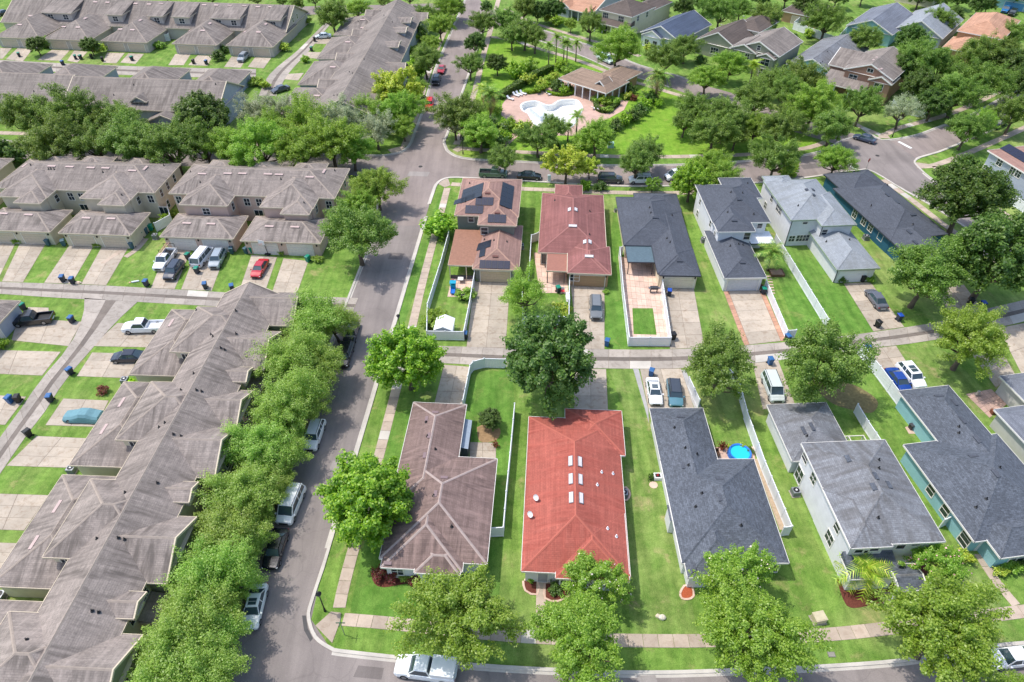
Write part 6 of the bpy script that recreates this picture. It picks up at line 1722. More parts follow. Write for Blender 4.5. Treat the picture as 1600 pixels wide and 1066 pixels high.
# ---------------------------------------------------------------- vehicles
def section(x, w, zb, zt, tuck=.12, crown_=.04):
    """one cross-section of a car body, counter-clockwise seen from the front"""
    h = w / 2
    return [(x, -h * .86, zb), (x, -h * .98, zb + .10), (x, -h, zb + (zt - zb) * .45), (x, -h * (1 - tuck * .45), zt - .06), (x, -h * (1 - tuck), zt), (x, 0, zt + crown_),
            (x, h * (1 - tuck), zt), (x, h * (1 - tuck * .45), zt - .06), (x, h, zb + (zt - zb) * .45), (x, h * .98, zb + .10), (x, h * .86, zb)]
def loft(S):
    m = MB(); n = len(S[0])
    for a, b in zip(S, S[1:]):
        for k in range(n):
            j = (k + 1) % n
            m.face([a[k], b[k], b[j], a[j]])
    m.face(S[0]); m.face(S[-1][::-1])
    return m
WHEEL_T = {}
def wheel_meshes(r):
    if r in WHEEL_T: return WHEEL_T[r]
    t = MB().tube([(0, -.11, 0), (0, -.09, 0), (0, .09, 0), (0, .11, 0)], [r * .86, r, r, r * .86], 18).mesh('tyre', TYRE)
    q = MB().tube([(0, -.115, 0), (0, .115, 0)], r * .62, 14)
    for k in range(5):
        a = k * 2 * math.pi / 5
        M = Matrix.Rotation(a, 4, 'Y')
        q.box(-.03, .03, -.125, .125, 0, r * .6, M)
    WHEEL_T[r] = (t, q.mesh('rim', RIM))
    return WHEEL_T[r]
SPEC = {  # length, width, belt, roof, nose z, windscreen base, roof front, roof rear, rear base (x as fraction from front), tail z, wheel r
    'sedan': (4.75, 1.84, .92, 1.45, .72, .26, .40, .70, .86, .90, .33),
    'suv': (4.75, 1.92, 1.08, 1.74, .92, .24, .35, .88, .985, 1.08, .37),
    'van': (5.3, 1.98, 1.05, 1.95, .92, .15, .30, .93, .99, 1.05, .36),
    'jeep': (4.5, 1.88, 1.12, 1.85, 1.02, .30, .36, .93, .985, 1.1, .41),
    'pickup': (5.7, 2.0, 1.12, 1.85, 1.0, .24, .35, .55, .60, 1.10, .40),
}
def car(kind, colour, label, px, head, L=None, group=None, roofcol=None, sunroof=False, cap=False, rack=False):
    """vehicle whose middle stands at pixel px; head = pixel towards which its front points"""
    sp = list(SPEC[kind])
    if L: sp[0] = L
    Ln, wd, belt, roof, nose, wb, rf, rr, rb, tail, wr = sp
    zc = .5
    p = at(px[0], px[1], zc); q = at(head[0], head[1], zc)
    d = (q - p).to_2d()
    root = empty('pickup_truck' if kind == 'pickup' else 'van' if kind == 'van' else 'car', (p.x, p.y, .03), math.atan2(d.y, d.x), label, {'pickup': 'pickup truck', 'van': 'van'}.get(kind, 'car'), group)
    mat = paint('paint_%d_%d_%d' % colour, rgb(colour))
    mroof = paint('paint_%d_%d_%d' % roofcol, rgb(roofcol)) if roofcol else mat
    X = lambda f: Ln / 2 - Ln * f          # front is +x
    zb = .24
    S = [section(X(0), wd * .78, zb + .12, nose * .86, .2), section(X(.015), wd * .9, zb + .04, nose * .95, .2), section(X(.06), wd * .98, zb, nose, .16), section(X(wb * .7), wd, zb, (nose + belt) / 2 + .06, .12), section(X(wb), wd, zb, belt, .10)]
    if kind == 'pickup':
        S += [section(X(rb), wd, zb, belt, .10)]
        body = loft(S)
        # load bed: side walls, floor and tailgate
        h = wd / 2
        body.box(X(.995), X(rb), -h, -h + .12, zb + .1, tail); body.box(X(.995), X(rb), h - .12, h, zb + .1, tail)
        body.box(X(.995), X(rb), -h + .12, h - .12, zb + .1, .68); body.box(X(.998), X(.975), -h + .02, h - .02, zb + .12, tail - .01)
    else:
        S += [section(X(rb), wd, zb, belt, .10), section(X(.96), wd * .98, zb, tail if kind == 'sedan' else belt, .12), section(X(.99), wd * .92, zb + .06, (tail - .06) if kind == 'sedan' else belt * .96, .16), section(X(1.0), wd * .82, zb + .14, (tail - .2) if kind == 'sedan' else belt * .8, .2)]
        body = loft(S)
    body.build('body', mat, root)
    # greenhouse: four glazed sides and a painted roof
    bh, rh = wd / 2 * .89, wd / 2 * (.70 if kind == 'sedan' else .78 if kind != 'van' else .84)
    zb_, zt = belt - .02, roof - .06
    a, b, c, e = X(wb), X(rf), X(rr), X(rb)
    B = [Vector((a, -bh, zb_)), Vector((a, bh, zb_)), Vector((e, bh, zb_)), Vector((e, -bh, zb_))]
    T = [Vector((b, -rh, zt)), Vector((b, rh, zt)), Vector((c, rh, zt)), Vector((c, -rh, zt))]
    def pane(name, i, j):
        q0, q1, q2, q3 = B[i], B[j], T[j], T[i]
        cen = (q0 + q1 + q2 + q3) / 4
        n = (q1 - q0).cross(q3 - q0).normalized()
        if n.dot(cen - Vector((0, 0, belt))) < 0: n = -n
        f = MB()
        gl = [v + (cen - v) * .09 + n * .012 for v in (q0, q1, q2, q3)]
        f.face(gl)
        f.build(name, GLASS_C, root)
        return [q0, q1, q2, q3]
    shell = MB()
    for nm, i, j in (('windscreen', 0, 1), ('side_window', 1, 2), ('rear_window', 2, 3), ('side_window', 3, 0)):
        shell.face(pane(nm, i, j))
    zr = Vector((0, 0, .06))
    TT = [v * 1.0 + zr + Vector((-.08 if v.x == b else .08, -.06 if v.y > 0 else .06, 0)) for v in T]
    for i in range(4): shell.face([T[i], T[(i + 1) % 4], TT[(i + 1) % 4], TT[i]])
    shell.face(TT)
    shell.build('cabin', mroof, root)
    if kind in ('suv', 'van', 'sedan', 'jeep'):                  # door pillars
        for sg in (-1, 1):
            m = MB()
            for f in ((.5,) if kind == 'sedan' else (.45, .72)):
                x = b + (c - b) * f
                m.face([(x - .05, sg * (bh + .015), zb_), (x + .05, sg * (bh + .015), zb_), (x + .05, sg * (rh + .015), zt), (x - .05, sg * (rh + .015), zt)])
            m.build('door_pillar', mroof, root)
    if sunroof:
        o = MB().box(b + (c - b) * .62, b + (c - b) * .12, -rh * .62, rh * .62, roof - .005, roof + .012).build('sunroof', GLASS_C, root)
        MB().box(b + (c - b) * .38, b + (c - b) * .36, -rh * .62, rh * .62, roof + .012, roof + .018).build('sunroof_bar', mat, o)
    if kind in ('suv', 'van') and not sunroof:
        for sg in (-1, 1): MB().box(c, b, sg * rh * .86 - .025, sg * rh * .86 + .025, roof - .02, roof + .05).build('roof_rail', BLACK, root)
    if cap: MB().box(X(.985), X(rb) - .02, -wd / 2 + .05, wd / 2 - .05, tail, roof - .12).build('bed_cap', mat, root)
    if kind == 'pickup' and not cap: MB().box(X(.97), X(rb) - .02, -wd / 2 + .14, wd / 2 - .14, .681, .70).build('bed_liner', mat if colour[0] > 200 and not rack else BLACK, root)
    if rack:
        m = MB()
        for x in (X(.62), X(.96)):
            for sg in (-1, 1): m.box(x - .03, x + .03, sg * wd * .46 - .03, sg * wd * .46 + .03, tail, 2.1)
            m.box(x - .03, x + .03, -wd * .46, wd * .46, 2.05, 2.11)
        m.build('ladder_rack', BLACK, root)
        lad = MB()
        for y in (-.35, .1): lad.box(X(1.0), X(.28), y - .03, y + .03, 2.12, 2.18)
        for k in range(14): lad.box(X(.3) - k * .29, X(.3) - k * .29 + .05, -.35, .1, 2.13, 2.17)
        lad.build('ladder', plain('ladder_orange', rgb((196, 150, 132)), .5), root)
    t_, r_ = wheel_meshes(wr)
    for fx in (.17, .80):
        for sg in (-1, 1):
            w_ = link('wheel', t_, root, (X(fx), sg * (wd / 2 - .10), wr)); link('rim', r_, w_)
            MB().prism([(X(fx) + (wr + .07) * math.cos(math.pi * k / 8), 0) for k in range(2)], 0, 0) if False else None
    for sg in (-1, 1):
        MB().box(X(.035), X(.006), sg * wd * .36 - .16, sg * wd * .36 + .16, nose * .72, nose * .86).build('headlight', CHROME, root)
        MB().box(X(1.0) - .015, X(.975), sg * wd * .40 - .12, sg * wd * .40 + .09, tail * .66, tail * .85).build('taillight', RED_L, root)
        MB().box(a - .25, a - .05, sg * wd * .5 - .02, sg * wd * .5 + sg * .14 + .02 * sg, belt - .02, belt + .14).build('mirror', mat, root)
    MB().box(X(.012), X(-.004), -wd * .26, wd * .26, nose * .45, nose * .74).build('grille', BLACK, root)
    MB().box(X(1.004), X(.985), -wd * .2, wd * .2, tail * .45, tail * .58).build('number_plate', WHITE, root)
    return root
WH, BK_, SV = (226, 228, 230), (26, 28, 32), (150, 156, 162)
car('pickup', WH, 'white work pickup with ladders on rack beside pink garages', (258, 407), (246, 424), rack=True)
car('suv', (44, 52, 66), 'dark navy suv parked beside ladder-rack pickup', (272, 424), (262, 438))
car('van', WH, 'white passenger van parked at pink garage with dark side windows', (317, 402), (330, 386), 5.6)
car('suv', (146, 156, 164), 'silver suv nose out beside white van', (340, 406), (334, 418))
car('sedan', (176, 30, 44), 'red sedan on pink townhouse drive', (406, 420), (399, 432))
car('pickup', (28, 30, 34), 'black pickup backed up to left edge garage', (52, 500), (24, 503))
car('pickup', WH, 'white pickup beside taupe townhouse garage on diagonal alley', (225, 512), (195, 513), 5.9)
car('sedan', (24, 30, 46), 'black sedan half under taupe townhouse eave', (202, 558), (182, 558.5))
car('suv', SV, 'silver suv on grey townhouse drive beside teal bin', (380, 91), (372, 99)); car('sedan', (206, 214, 222), 'white sedan by far alley at dormer row garage', (505, 57), (490, 58)); car('sedan', (70, 74, 84), 'dark sedan in far alley shadow beside oak', (438, 140), (428, 143))
WS = 'cars parked under the oaks'
car('suv', WH, 'white car under oak row level with first garage wing', (491, 681), (484, 701), None, WS); car('van', WH, 'white van like suv parked under oak row', (455, 790), (446, 812), 5.0, WS); car('sedan', (20, 24, 36), 'dark navy sedan under oak row behind white suv', (431, 858), (424, 880), None, WS); car('sedan', (222, 228, 226), 'white sedan at front of row under oaks with dark glass', (398, 948), (392, 972), None, WS, sunroof=True)
car('suv', (34, 36, 42), 'black suv in shade of oak row near alley', (539, 556), (533, 575), None, WS); car('sedan', (40, 44, 52), 'dark sedan in shade of oak row by first corner', (549, 520), (545, 535), None, WS)
car('jeep', (200, 20, 36), 'bright red jeep parked on far road', (671, 165), (668, 180)); car('suv', (28, 32, 40), 'black suv parked behind red jeep', (682, 127), (679, 137)); car('sedan', (178, 36, 48), 'red sedan parked beyond black suv on far road', (690, 109), (687, 117))
car('pickup', (92, 112, 98), 'grey-green pickup under oak behind solar house', (771, 272), (795, 272.8)); car('sedan', (24, 30, 36), 'black sedan on back street beside pale utility pedestal', (827, 275.5), (845, 276.2)); car('suv', (52, 56, 62), 'charcoal suv on back street behind rust roof house', (953, 280.5), (972, 281), 4.9)
car('suv', WH, 'white suv under oak on back street', (1001, 281.5), (985, 281.5)); car('van', WH, 'white van on back street beside bright tree', (1058, 276), (1042, 278), 5.0)
car('suv', (112, 116, 118), 'grey suv on tan house drive facing the alley', (931, 482), (932, 505), 5.2); car('sedan', (234, 234, 234), 'white sedan with dark sunroof on gravel-edged drive', (1022, 612), (1026, 634), sunroof=True); car('suv', (86, 130, 146), 'teal suv with dark roof beside white sedan', (1054, 616), (1057, 638), None, None, (62, 68, 78))
car('van', (200, 208, 206), 'pale silver van under oak beside grey roofed garage', (1207, 607), (1216, 630), 5.1); car('sedan', (24, 62, 140), 'bright blue sedan beside tall white fence', (1404, 596), (1417, 614)); car('suv', (236, 238, 240), 'white suv with dark sunroof beside blue sedan', (1423, 588), (1436, 604), sunroof=True)
car('sedan', (92, 94, 102), 'dark grey sedan on drive beside big side lawn', (1369, 468), (1357, 452)); car('sedan', (70, 82, 104), 'blue-grey sedan at the right hand crossing', (1351, 217), (1330, 211)); car('pickup', (26, 28, 32), 'black pickup on right hand street', (1559, 194), (1540, 204))
car('pickup', (232, 236, 236), 'white pickup with cap on the near street under oak', (666, 1046), (620, 1040), 5.8, cap=True); car('sedan', (240, 240, 240), 'white sedan on near street beside wide street oak', (1581, 1028), (1538, 1033), sunroof=False)
car('pickup', (40, 110, 170), 'blue pickup at bright blue garage in far corner', (1572, 16), (1565, 22)); car('suv', (28, 30, 34), 'black suv beside blue pickup in far corner', (1582, 21), (1576, 27)); car('sedan', (36, 40, 46), 'dark sedan at far left end of grey row', (4, 21), (-6, 24))
car('van', (196, 214, 206), 'pale green trailer van under broad oak by pavilion', (946, 93), (960, 100), 6.0)
# car under a fitted cover
p = at(131, 651, .4); d = (at(103, 650, .4) - p).to_2d()
root = empty('covered_car', (p.x, p.y, .03), math.atan2(d.y, d.x), 'car under fitted teal cover on townhouse drive', 'covered car')
cv = lambda x, w, zt: [(x, -w / 2 * 1.02, .18), (x, -w / 2, .5), (x, -w / 2 * .9, zt * .72), (x, -w / 2 * .62, zt * .96), (x, 0, zt), (x, w / 2 * .62, zt * .96), (x, w / 2 * .9, zt * .72), (x, w / 2, .5), (x, w / 2 * 1.02, .18)]
loft([cv(x, w, z) for x, w, z in ((2.45, 1.4, .62), (2.3, 1.8, .8), (1.3, 1.98, .98), (.75, 1.98, 1.12), (.1, 1.9, 1.46), (-.9, 1.9, 1.48), (-1.6, 1.98, 1.14), (-2.3, 1.85, 1.0), (-2.45, 1.5, .74))]).build('cover', plain('cover_teal', rgb((108, 146, 155)), .8, .2, var=.08), root, smooth=True)
t_, r_ = wheel_meshes(.33)
for x in (1.5, -1.5):
    for y in (-.86, .86): w_ = link('wheel', t_, root, (x, y, .3)); link('rim', r_, w_)

# ---------------------------------------------------------------- wheelie bins
def bin_meshes(body, lid):
    b = MB()
    lo, hi = [(-.24, -.28, .06), (.24, -.28, .06), (.24, .24, .06), (-.24, .24, .06)], [(-.29, -.36, 1.0), (.29, -.36, 1.0), (.29, .34, 1.0), (-.29, .34, 1.0)]
    for i in range(4): j = (i + 1) % 4; b.face([lo[i], lo[j], hi[j], hi[i]])
    b.face(lo[::-1]); b.face(hi); b.box(-.31, .31, -.38, .36, .95, 1.0); b.box(-.25, .25, .36, .42, .9, .95)
    l = MB().box(-.31, .31, -.40, .38, 1.0, 1.05)
    l.face([(-.31, -.40, 1.05), (.31, -.40, 1.05), (.24, -.3, 1.11), (-.24, -.3, 1.11)]); l.face([(.31, -.4, 1.05), (.31, .38, 1.05), (.24, .3, 1.11), (.24, -.3, 1.11)])
    l.face([(.31, .38, 1.05), (-.31, .38, 1.05), (-.24, .3, 1.11), (.24, .3, 1.11)]); l.face([(-.31, .38, 1.05), (-.31, -.4, 1.05), (-.24, -.3, 1.11), (-.24, .3, 1.11)]); l.face([(-.24, -.3, 1.11), (.24, -.3, 1.11), (.24, .3, 1.11), (-.24, .3, 1.11)])
    return b.mesh('bin_body', body), l.mesh('lid', lid)
BLUE_P = plain('plastic_blue', rgb((48, 96, 148)), .5, .4); NAVY_P = plain('plastic_navy', rgb((40, 48, 60)), .5, .4); GREEN_P = plain('plastic_green', rgb((20, 128, 104)), .45, .4); TEAL_P = plain('plastic_tealgrey', rgb((62, 92, 104)), .5, .4); ROYAL = plain('plastic_royal', rgb((36, 78, 168)), .45, .4)
BIN = {'blue': bin_meshes(NAVY_P, BLUE_P), 'allblue': bin_meshes(BLUE_P, BLUE_P), 'black': bin_meshes(BLACK, BLACK), 'green': bin_meshes(NAVY_P, GREEN_P), 'allgreen': bin_meshes(GREEN_P, GREEN_P), 'teal': bin_meshes(TEAL_P, TEAL_P), 'royal': bin_meshes(NAVY_P, ROYAL)}
BW = MB().tube([(-.03, 0, 0), (.03, 0, 0)], .12, 10).mesh('wheel', TYRE)
def wbin(u, v, kind, where, rz=None, tip=False):
    p = at(u, v)
    cl = {'blue': 'blue lidded wheelie bin', 'allblue': 'blue wheelie bin', 'black': 'black wheelie bin', 'green': 'green lidded wheelie bin', 'allgreen': 'green wheelie bin', 'teal': 'teal-grey wheelie bin', 'royal': 'royal blue lidded wheelie bin'}[kind]
    r = empty('wheelie_bin', (p.x, p.y, .03), rz if rz is not None else trnd.uniform(-.5, .5), cl + ' ' + where, 'bin', 'wheelie bins of the street')
    r.scale = (1.12, 1.12, 1.1)
    link('bin_body', BIN[kind][0], r); link('lid', BIN[kind][1], r)
    for x in (-.3, .3): link('wheel', BW, r, (x, .26, .12))
for u, v, k, w in ((100, 440, 'blue', 'at the foot of second cream drive'), (115, 443, 'blue', 'beside rubbish bag at third cream drive'), (230, 447, 'blue', 'on lawn corner by ladder-rack pickup'), (114, 504, 'blue', 'on lawn corner by black pickup'), (38, 484, 'green', 'against left edge garage wall'),
                   (77, 383, 'teal', 'beside first cream garage'), (101, 384, 'teal', 'at left of second cream garage'), (208, 388, 'teal', 'by garden path of cream garage'), (221, 373, 'allgreen', 'along cream garage side wall'), (229, 366, 'teal', 'along cream garage side wall near patio'), (237, 360, 'allgreen', 'behind other bins at cream side wall'),
                   (295, 405, 'green', 'between navy suv and white van'), (309, 427, 'green', 'behind the white van tail'), (363, 396, 'teal', 'right of silver suv at garage'), (386, 396, 'teal', 'left of green bin by second pink garage'), (394, 395, 'allgreen', 'by second pink garage post'), (322, 451, 'blue', 'at alley below white van'), (364, 454, 'blue', 'at alley below small lawn'),
                   (482, 409, 'allgreen', 'at right end of pink garages'), (112, 585, 'blue', 'at alley edge by stained drive'), (81, 627, 'blue', 'at alley edge above covered car'), (18, 629, 'allblue', 'paired with black bin across alley'), (31, 628, 'black', 'paired with blue bin across alley'), (47, 682, 'black', 'by lawn strip below covered car'),
                   (727, 529, 'blue', 'at fence corner beside stained drive'), (948, 540, 'allblue', 'at alley edge beside grey suv drive'), (1045, 462, 'royal', 'beside cream garage door'), (1051, 530, 'black', 'at paver yard fence corner'), (1192, 459, 'green', 'at fence post by grey garage'), (1229, 533, 'blue', 'at fence end by orange-bordered drive'),
                   (1370, 511, 'black', 'at alley below grey sedan'), (1403, 501, 'royal', 'right of drive below grey sedan'), (1346, 440, 'black', 'beside pale garage door'), (1515, 476, 'black', 'at alley beside wide oak lawn'), (1533, 481, 'royal', 'next to black bin by wide oak lawn'), (1353, 549, 'allblue', 'at head of tall white fence'), (1202, 569, 'allblue', 'at alley under big oak by silver van'), (1017, 587, 'allblue', 'behind white sedan at alley'),
                   (872, 457, 'green', 'beside tan house garden gate'), (724, 469, 'black', 'inside corner yard by fence'),
                   (20, 71, 'black', 'before first grey garage'), (31, 89, 'green', 'on second grey drive'), (119, 93, 'green', 'left of pair near small tree'), (127, 93, 'green', 'right of pair near small tree'), (144, 92, 'black', 'beside bright bush at grey garages'), (161, 96, 'black', 'by drive edge left of third pod'), (207, 95, 'green', 'on drive of third grey garage'), (225, 80, 'green', 'against third grey garage corner'),
                   (297, 82, 'teal', 'before fourth grey garage door'), (303, 100, 'black', 'at alley by fourth grey garage'), (323, 101, 'blue', 'at alley right of fourth grey garage'), (392, 86, 'teal', 'between end grey garage doors'), (487, 80, 'green', 'by far alley near small tree'), (492, 65, 'black', 'by white sedan at far alley'), (99, 102, 'blue', 'across the far alley behind hidden row')):
    wbin(u, v, k, w)

# ---------------------------------------------------------------- street furniture and yard things
def lamp_post(u, v, label, hh=3.4):
    p = at(u, v)
    r = empty('street_lamp', (p.x, p.y, 0), 0, label, 'street lamp', 'black post top street lamps')
    MB().tube([(0, 0, 0), (0, 0, .5), (0, 0, .55), (0, 0, hh)], [.13, .11, .07, .05], 10).build('post', BLACK, r)
    h_ = MB().tube([(0, 0, hh), (0, 0, hh + .08), (0, 0, hh + .5)], [.06, .14, .24], 8)
    h_.build('lantern', plain('lantern_glass', rgb((70, 84, 84)), .3, .5), r)
    MB().tube([(0, 0, hh + .5), (0, 0, hh + .56), (0, 0, hh + .78)], [.30, .26, .04], 8).build('lantern_cap', BLACK, r)
lamp_post(508, 955, 'black street lamp on verge by the near corner ramp', 3.0); lamp_post(627, 527, 'black street lamp on verge beside alley mouth tree', 3.6); lamp_post(1394, 214, 'black street lamp at right hand crossing', 3.4); lamp_post(723.5, 241, 'black street lamp at park corner by crossing', 3.2); lamp_post(936, 297, 'black street lamp behind rust roofed house', 3.2)
# street name sign
p = at(538.5, 992)
r = empty('street_sign', (p.x, p.y, 0), 0, 'street name sign post with crossed green blades at near corner', 'sign')
MB().tube([(0, 0, 0), (0, 0, 2.6)], .04, 8).build('post', METAL, r)
gs = plain('sign_green', rgb((40, 104, 78)), .5)
MB().box(-.45, .45, -.012, .012, 2.4, 2.58).build('blade', gs, r); MB().box(-.012, .012, -.45, .45, 2.6, 2.78).build('blade', gs, r)
# stop sign by the deep teal house
p = at(1351.5, 269)
r = empty('stop_sign', (p.x, p.y, 0), math.radians(38), 'stop sign seen from behind beside deep teal house', 'sign')
MB().tube([(0, 0, 0), (0, 0, 2.7)], .04, 8).build('post', METAL, r)
oct_ = [(.42 * math.cos(math.pi / 8 + k * math.pi / 4), .42 * math.sin(math.pi / 8 + k * math.pi / 4)) for k in range(8)]
m = MB(); m.face([(x, .02, 2.6 + y) for x, y in oct_]); m.face([(x, .045, 2.6 + y) for x, y in oct_][::-1])
m.build('plate', plain('sign_red', rgb((190, 60, 56)), .5), r)
def cabinet(u, v, w, d, hh, mat, label, cat='utility box', top=None, name='utility_box', rz=0):
    p = at(u, v)
    r = empty(name, (p.x, p.y, 0), rz, label, cat)
    m = MB().box(-w / 2, w / 2, -d / 2, d / 2, 0.04, hh); m.build('cabinet', mat, r)
    t = MB().box(-w / 2 - .03, w / 2 + .03, -d / 2 - .03, d / 2 + .03, hh, hh + .05); t.box(-w / 2 + .05, w / 2 - .05, -d / 2 + .05, d / 2 - .05, hh + .05, hh + .09); t.build('lid', top or mat, r)
    MB().box(-w / 2 - .12, w / 2 + .12, -d / 2 - .12, d / 2 + .12, 0, .045).build('base_pad', CONC_A, r)
    return r
cabinet(858, 283, .6, .5, 1.2, plain('cab_pale', rgb((196, 212, 214)), .5), 'pale utility pedestal on back street verge by black sedan')
cabinet(1277.5, 969, 1.15, .95, .8, plain('cab_beige', rgb((190, 180, 150)), .6), 'beige transformer box on lawn before grey house', rz=.2)
cabinet(954, 230, 1.2, 1.0, 1.0, plain('cab_mint', rgb((170, 206, 190)), .5), 'mint green transformer box on park lawn')
def ac(u, v, label, rz=0, s=.85, hh=.8):
    p = at(u, v)
    r = empty('air_conditioner', (p.x, p.y, 0), rz, label, 'air conditioner', 'outdoor air conditioners')
    MB().box(-s / 2, s / 2, -s / 2, s / 2, .06, hh).build('casing', METAL, r)
    m = MB()
    for k in range(6):
        for sg in (-1, 1):
            m.box(-s / 2 - .012, s / 2 + .012, sg * s / 2 - .012, sg * s / 2 + .012, .14 + k * .1, .17 + k * .1); m.box(sg * s / 2 - .012, sg * s / 2 + .012, -s / 2, s / 2, .14 + k * .1, .17 + k * .1)
    m.build('louvres', plain('louvre_dark', rgb((86, 90, 94)), .5), r)
    MB().tube([(0, 0, hh), (0, 0, hh + .02)], s * .42, 16).build('fan_grille', BLACK, r)
    MB().tube([(0, 0, hh + .02), (0, 0, hh + .05)], s * .14, 10).build('fan_hub', WHITE, r)
    MB().box(-s / 2 - .1, s / 2 + .1, -s / 2 - .1, s / 2 + .1, 0, .06).build('base_pad', CONC_A, r)
ac(1241.5, 772, 'grey air conditioner beside white two storey wall', .1); ac(974, 775, 'white topped air conditioner in round bed by red roof'); ac(1099, 378, 'black air conditioner beside white charcoal-roofed house'); ac(1352, 374, 'white air conditioner on lawn between pale and teal houses', .1); ac(114, 737, 'blue-grey air conditioner by near townhouse garage wing'); ac(197, 598, 'white air conditioner beside lime bag at townhouse wing'); ac(4, 934, 'dark air conditioner by lowest townhouse wing'); ac(814, 388, 'pale air conditioner beside solar house wall')
ac(244, 373, 'grey air conditioner at cream garage back path', 0, .8, .9); ac(962, 331, 'pale hose reel box beside cream walled house', 0, .5, .5)
# pool basin in the park
m = MB(); n = len(POOL); dep = -1.3
for i in range(n):
    a_, b_ = POOL[i], POOL[(i + 1) % n]
    m.face([(a_.x, a_.y, 0.03), (a_.x, a_.y, dep), (b_.x, b_.y, dep), (b_.x, b_.y, .03)])
V = [Vector((p.x, p.y, 0)) for p in POOL]
for t in tessellate_polygon([V]):
    q = [V[k] for k in t]
    if (q[1] - q[0]).cross(q[2] - q[0]).z < 0: q = q[::-1]
    m.face([(p.x, p.y, dep) for p in q])
o0 = sum(POOL, Vector((0, 0))) / n
r = empty('swimming_pool', (o0.x, o0.y, 0), 0, 'drained white swimming pool with lobed outline in park', 'swimming pool')
ob = m.build('basin', plain('pool_plaster', rgb((236, 235, 230)), .6, .3, var=.03), None); ob.parent = r; ob.location = (-o0.x, -o0.y, 0)
P2 = POOL + [POOL[0], POOL[1]]
sgn = 1 if sum(POOL[i].x * POOL[(i + 1) % n].y - POOL[(i + 1) % n].x * POOL[i].y for i in range(n)) < 0 else -1
B2 = offset(P2, sgn * .45)
m = MB()
for i in range(n):
    q = [P2[i], P2[i + 1], B2[i + 1], B2[i]]
    q = ccw(q)
    m.face([(p.x - o0.x, p.y - o0.y, .075) for p in q]); m.face([(P2[i].x - o0.x, P2[i].y - o0.y, .075), (P2[i].x - o0.x, P2[i].y - o0.y, .02), (P2[i + 1].x - o0.x, P2[i + 1].y - o0.y, .02), (P2[i + 1].x - o0.x, P2[i + 1].y - o0.y, .075)])
m.build('coping', WHITE, r)
c0 = (W([(822, 169)])[0] - o0); c1 = (W([(833, 178)])[0] - o0); dd = (c1 - c0).normalized(); nn = Vector((-dd.y, dd.x))
for k in range(4):
    a_ = c0 + nn * (1.0 + k * .75); q = [a_, a_ + dd * 5.5, a_ + dd * 5.5 + nn * .7, a_ + nn * .7]
    MB().prism([tuple(x) for x in ccw(q)], dep, -.15 - k * .28).build('step', plain('pool_step', rgb((206, 214, 220)), .6), r)
# loungers
def lounger(u, v, rz, label='white sun lounger on the pink pool deck'):
    p = at(u, v)
    r = empty('sun_lounger', (p.x, p.y, .02), rz, label, 'sun lounger', 'loungers by the park pool')
    MB().box(-.32, .32, -1.0, .35, .28, .36).build('seat', WHITE, r)
    MB().box(-.32, .32, 0, .08, 0, .8, Matrix.Translation((0, .33, .3)) @ Matrix.Rotation(-.75, 4, 'X')).build('backrest', WHITE, r)
    for x in (-.28, .28):
        for y in (-.9, .25): MB().box(x - .03, x + .03, y - .03, y + .03, 0, .28).build('leg', WHITE, r)
for u, v, z in ((797, 156, 1.0), (806, 150.5, .9), (811, 149, .9), (817, 147.5, .9), (859, 149, 2.0), (929, 171, 2.2), (938, 174, 2.2)): lounger(u, v, z)
# blue round pool behind the slate house
p = at(1155, 711)
r = empty('round_pool', (p.x, p.y, 0), 0, 'small bright blue round paddling pool on patio', 'paddling pool'); r.scale = (.8, .8, .8)
wall_ = MB()
for k in range(28):
    a_, b_ = 2 * math.pi * k / 28, 2 * math.pi * (k + 1) / 28
    c_ = lambda rr, t, z: (rr * math.cos(t), rr * math.sin(t), z)
    wall_.face([c_(1.85, a_, 0), c_(1.85, b_, 0), c_(1.7, b_, .72), c_(1.7, a_, .72)]); wall_.face([c_(1.7, a_, .72), c_(1.7, b_, .72), c_(1.45, b_, .66), c_(1.45, a_, .66)]); wall_.face([c_(1.45, a_, .66), c_(1.45, b_, .66), c_(1.5, b_, .1), c_(1.5, a_, .1)])
wall_.build('wall', plain('pool_vinyl', rgb((44, 112, 196)), .4), r)
disc((0, 0), 1.47, .1, .52, 28).build('water', NT('pool_water').done(rgb((40, 190, 222)), .05, .6), r)
# shed, boxes and small yard things
p = at(695, 522)
r = empty('garden_shed', (p.x, p.y, 0), math.radians(-4), 'small white garden shed with gabled roof in corner yard', 'shed')
MB().box(-1.25, 1.25, -1.0, 1.6, 0, 1.7).face([(-1.25, -1.0, 1.7), (1.25, -1.0, 1.7), (0, -1.0, 2.25)]).build('wall', plain('shed_grey', rgb((198, 204, 212)), .6), r)
MB().face([(1.4, -1.15, 1.66), (1.4, 1.75, 1.66), (0, 1.75, 2.32), (0, -1.15, 2.32)]).face([(-1.4, 1.75, 1.66), (-1.4, -1.15, 1.66), (0, -1.15, 2.32), (0, 1.75, 2.32)]).build('roof', WHITE, r)
p = at(725, 694)
r = empty('storage_shed', (p.x, p.y, 0), math.radians(-3.5), 'tall grey lean-to storage cabinet beside brown house patio', 'shed')
MB().box(-.75, .75, -2.2, 2.2, 0, 1.9).build('wall', plain('cabinet_dark', rgb((66, 72, 78)), .6), r); MB().face([(-.85, -2.3, 2.3), (.85, -2.3, 1.9), (.85, 2.3, 1.9), (-.85, 2.3, 2.3)]).box(-.8, -.7, -2.2, 2.2, 1.9, 2.25).build('roof', plain('cabinet_roof', rgb((148, 160, 172)), .5), r)
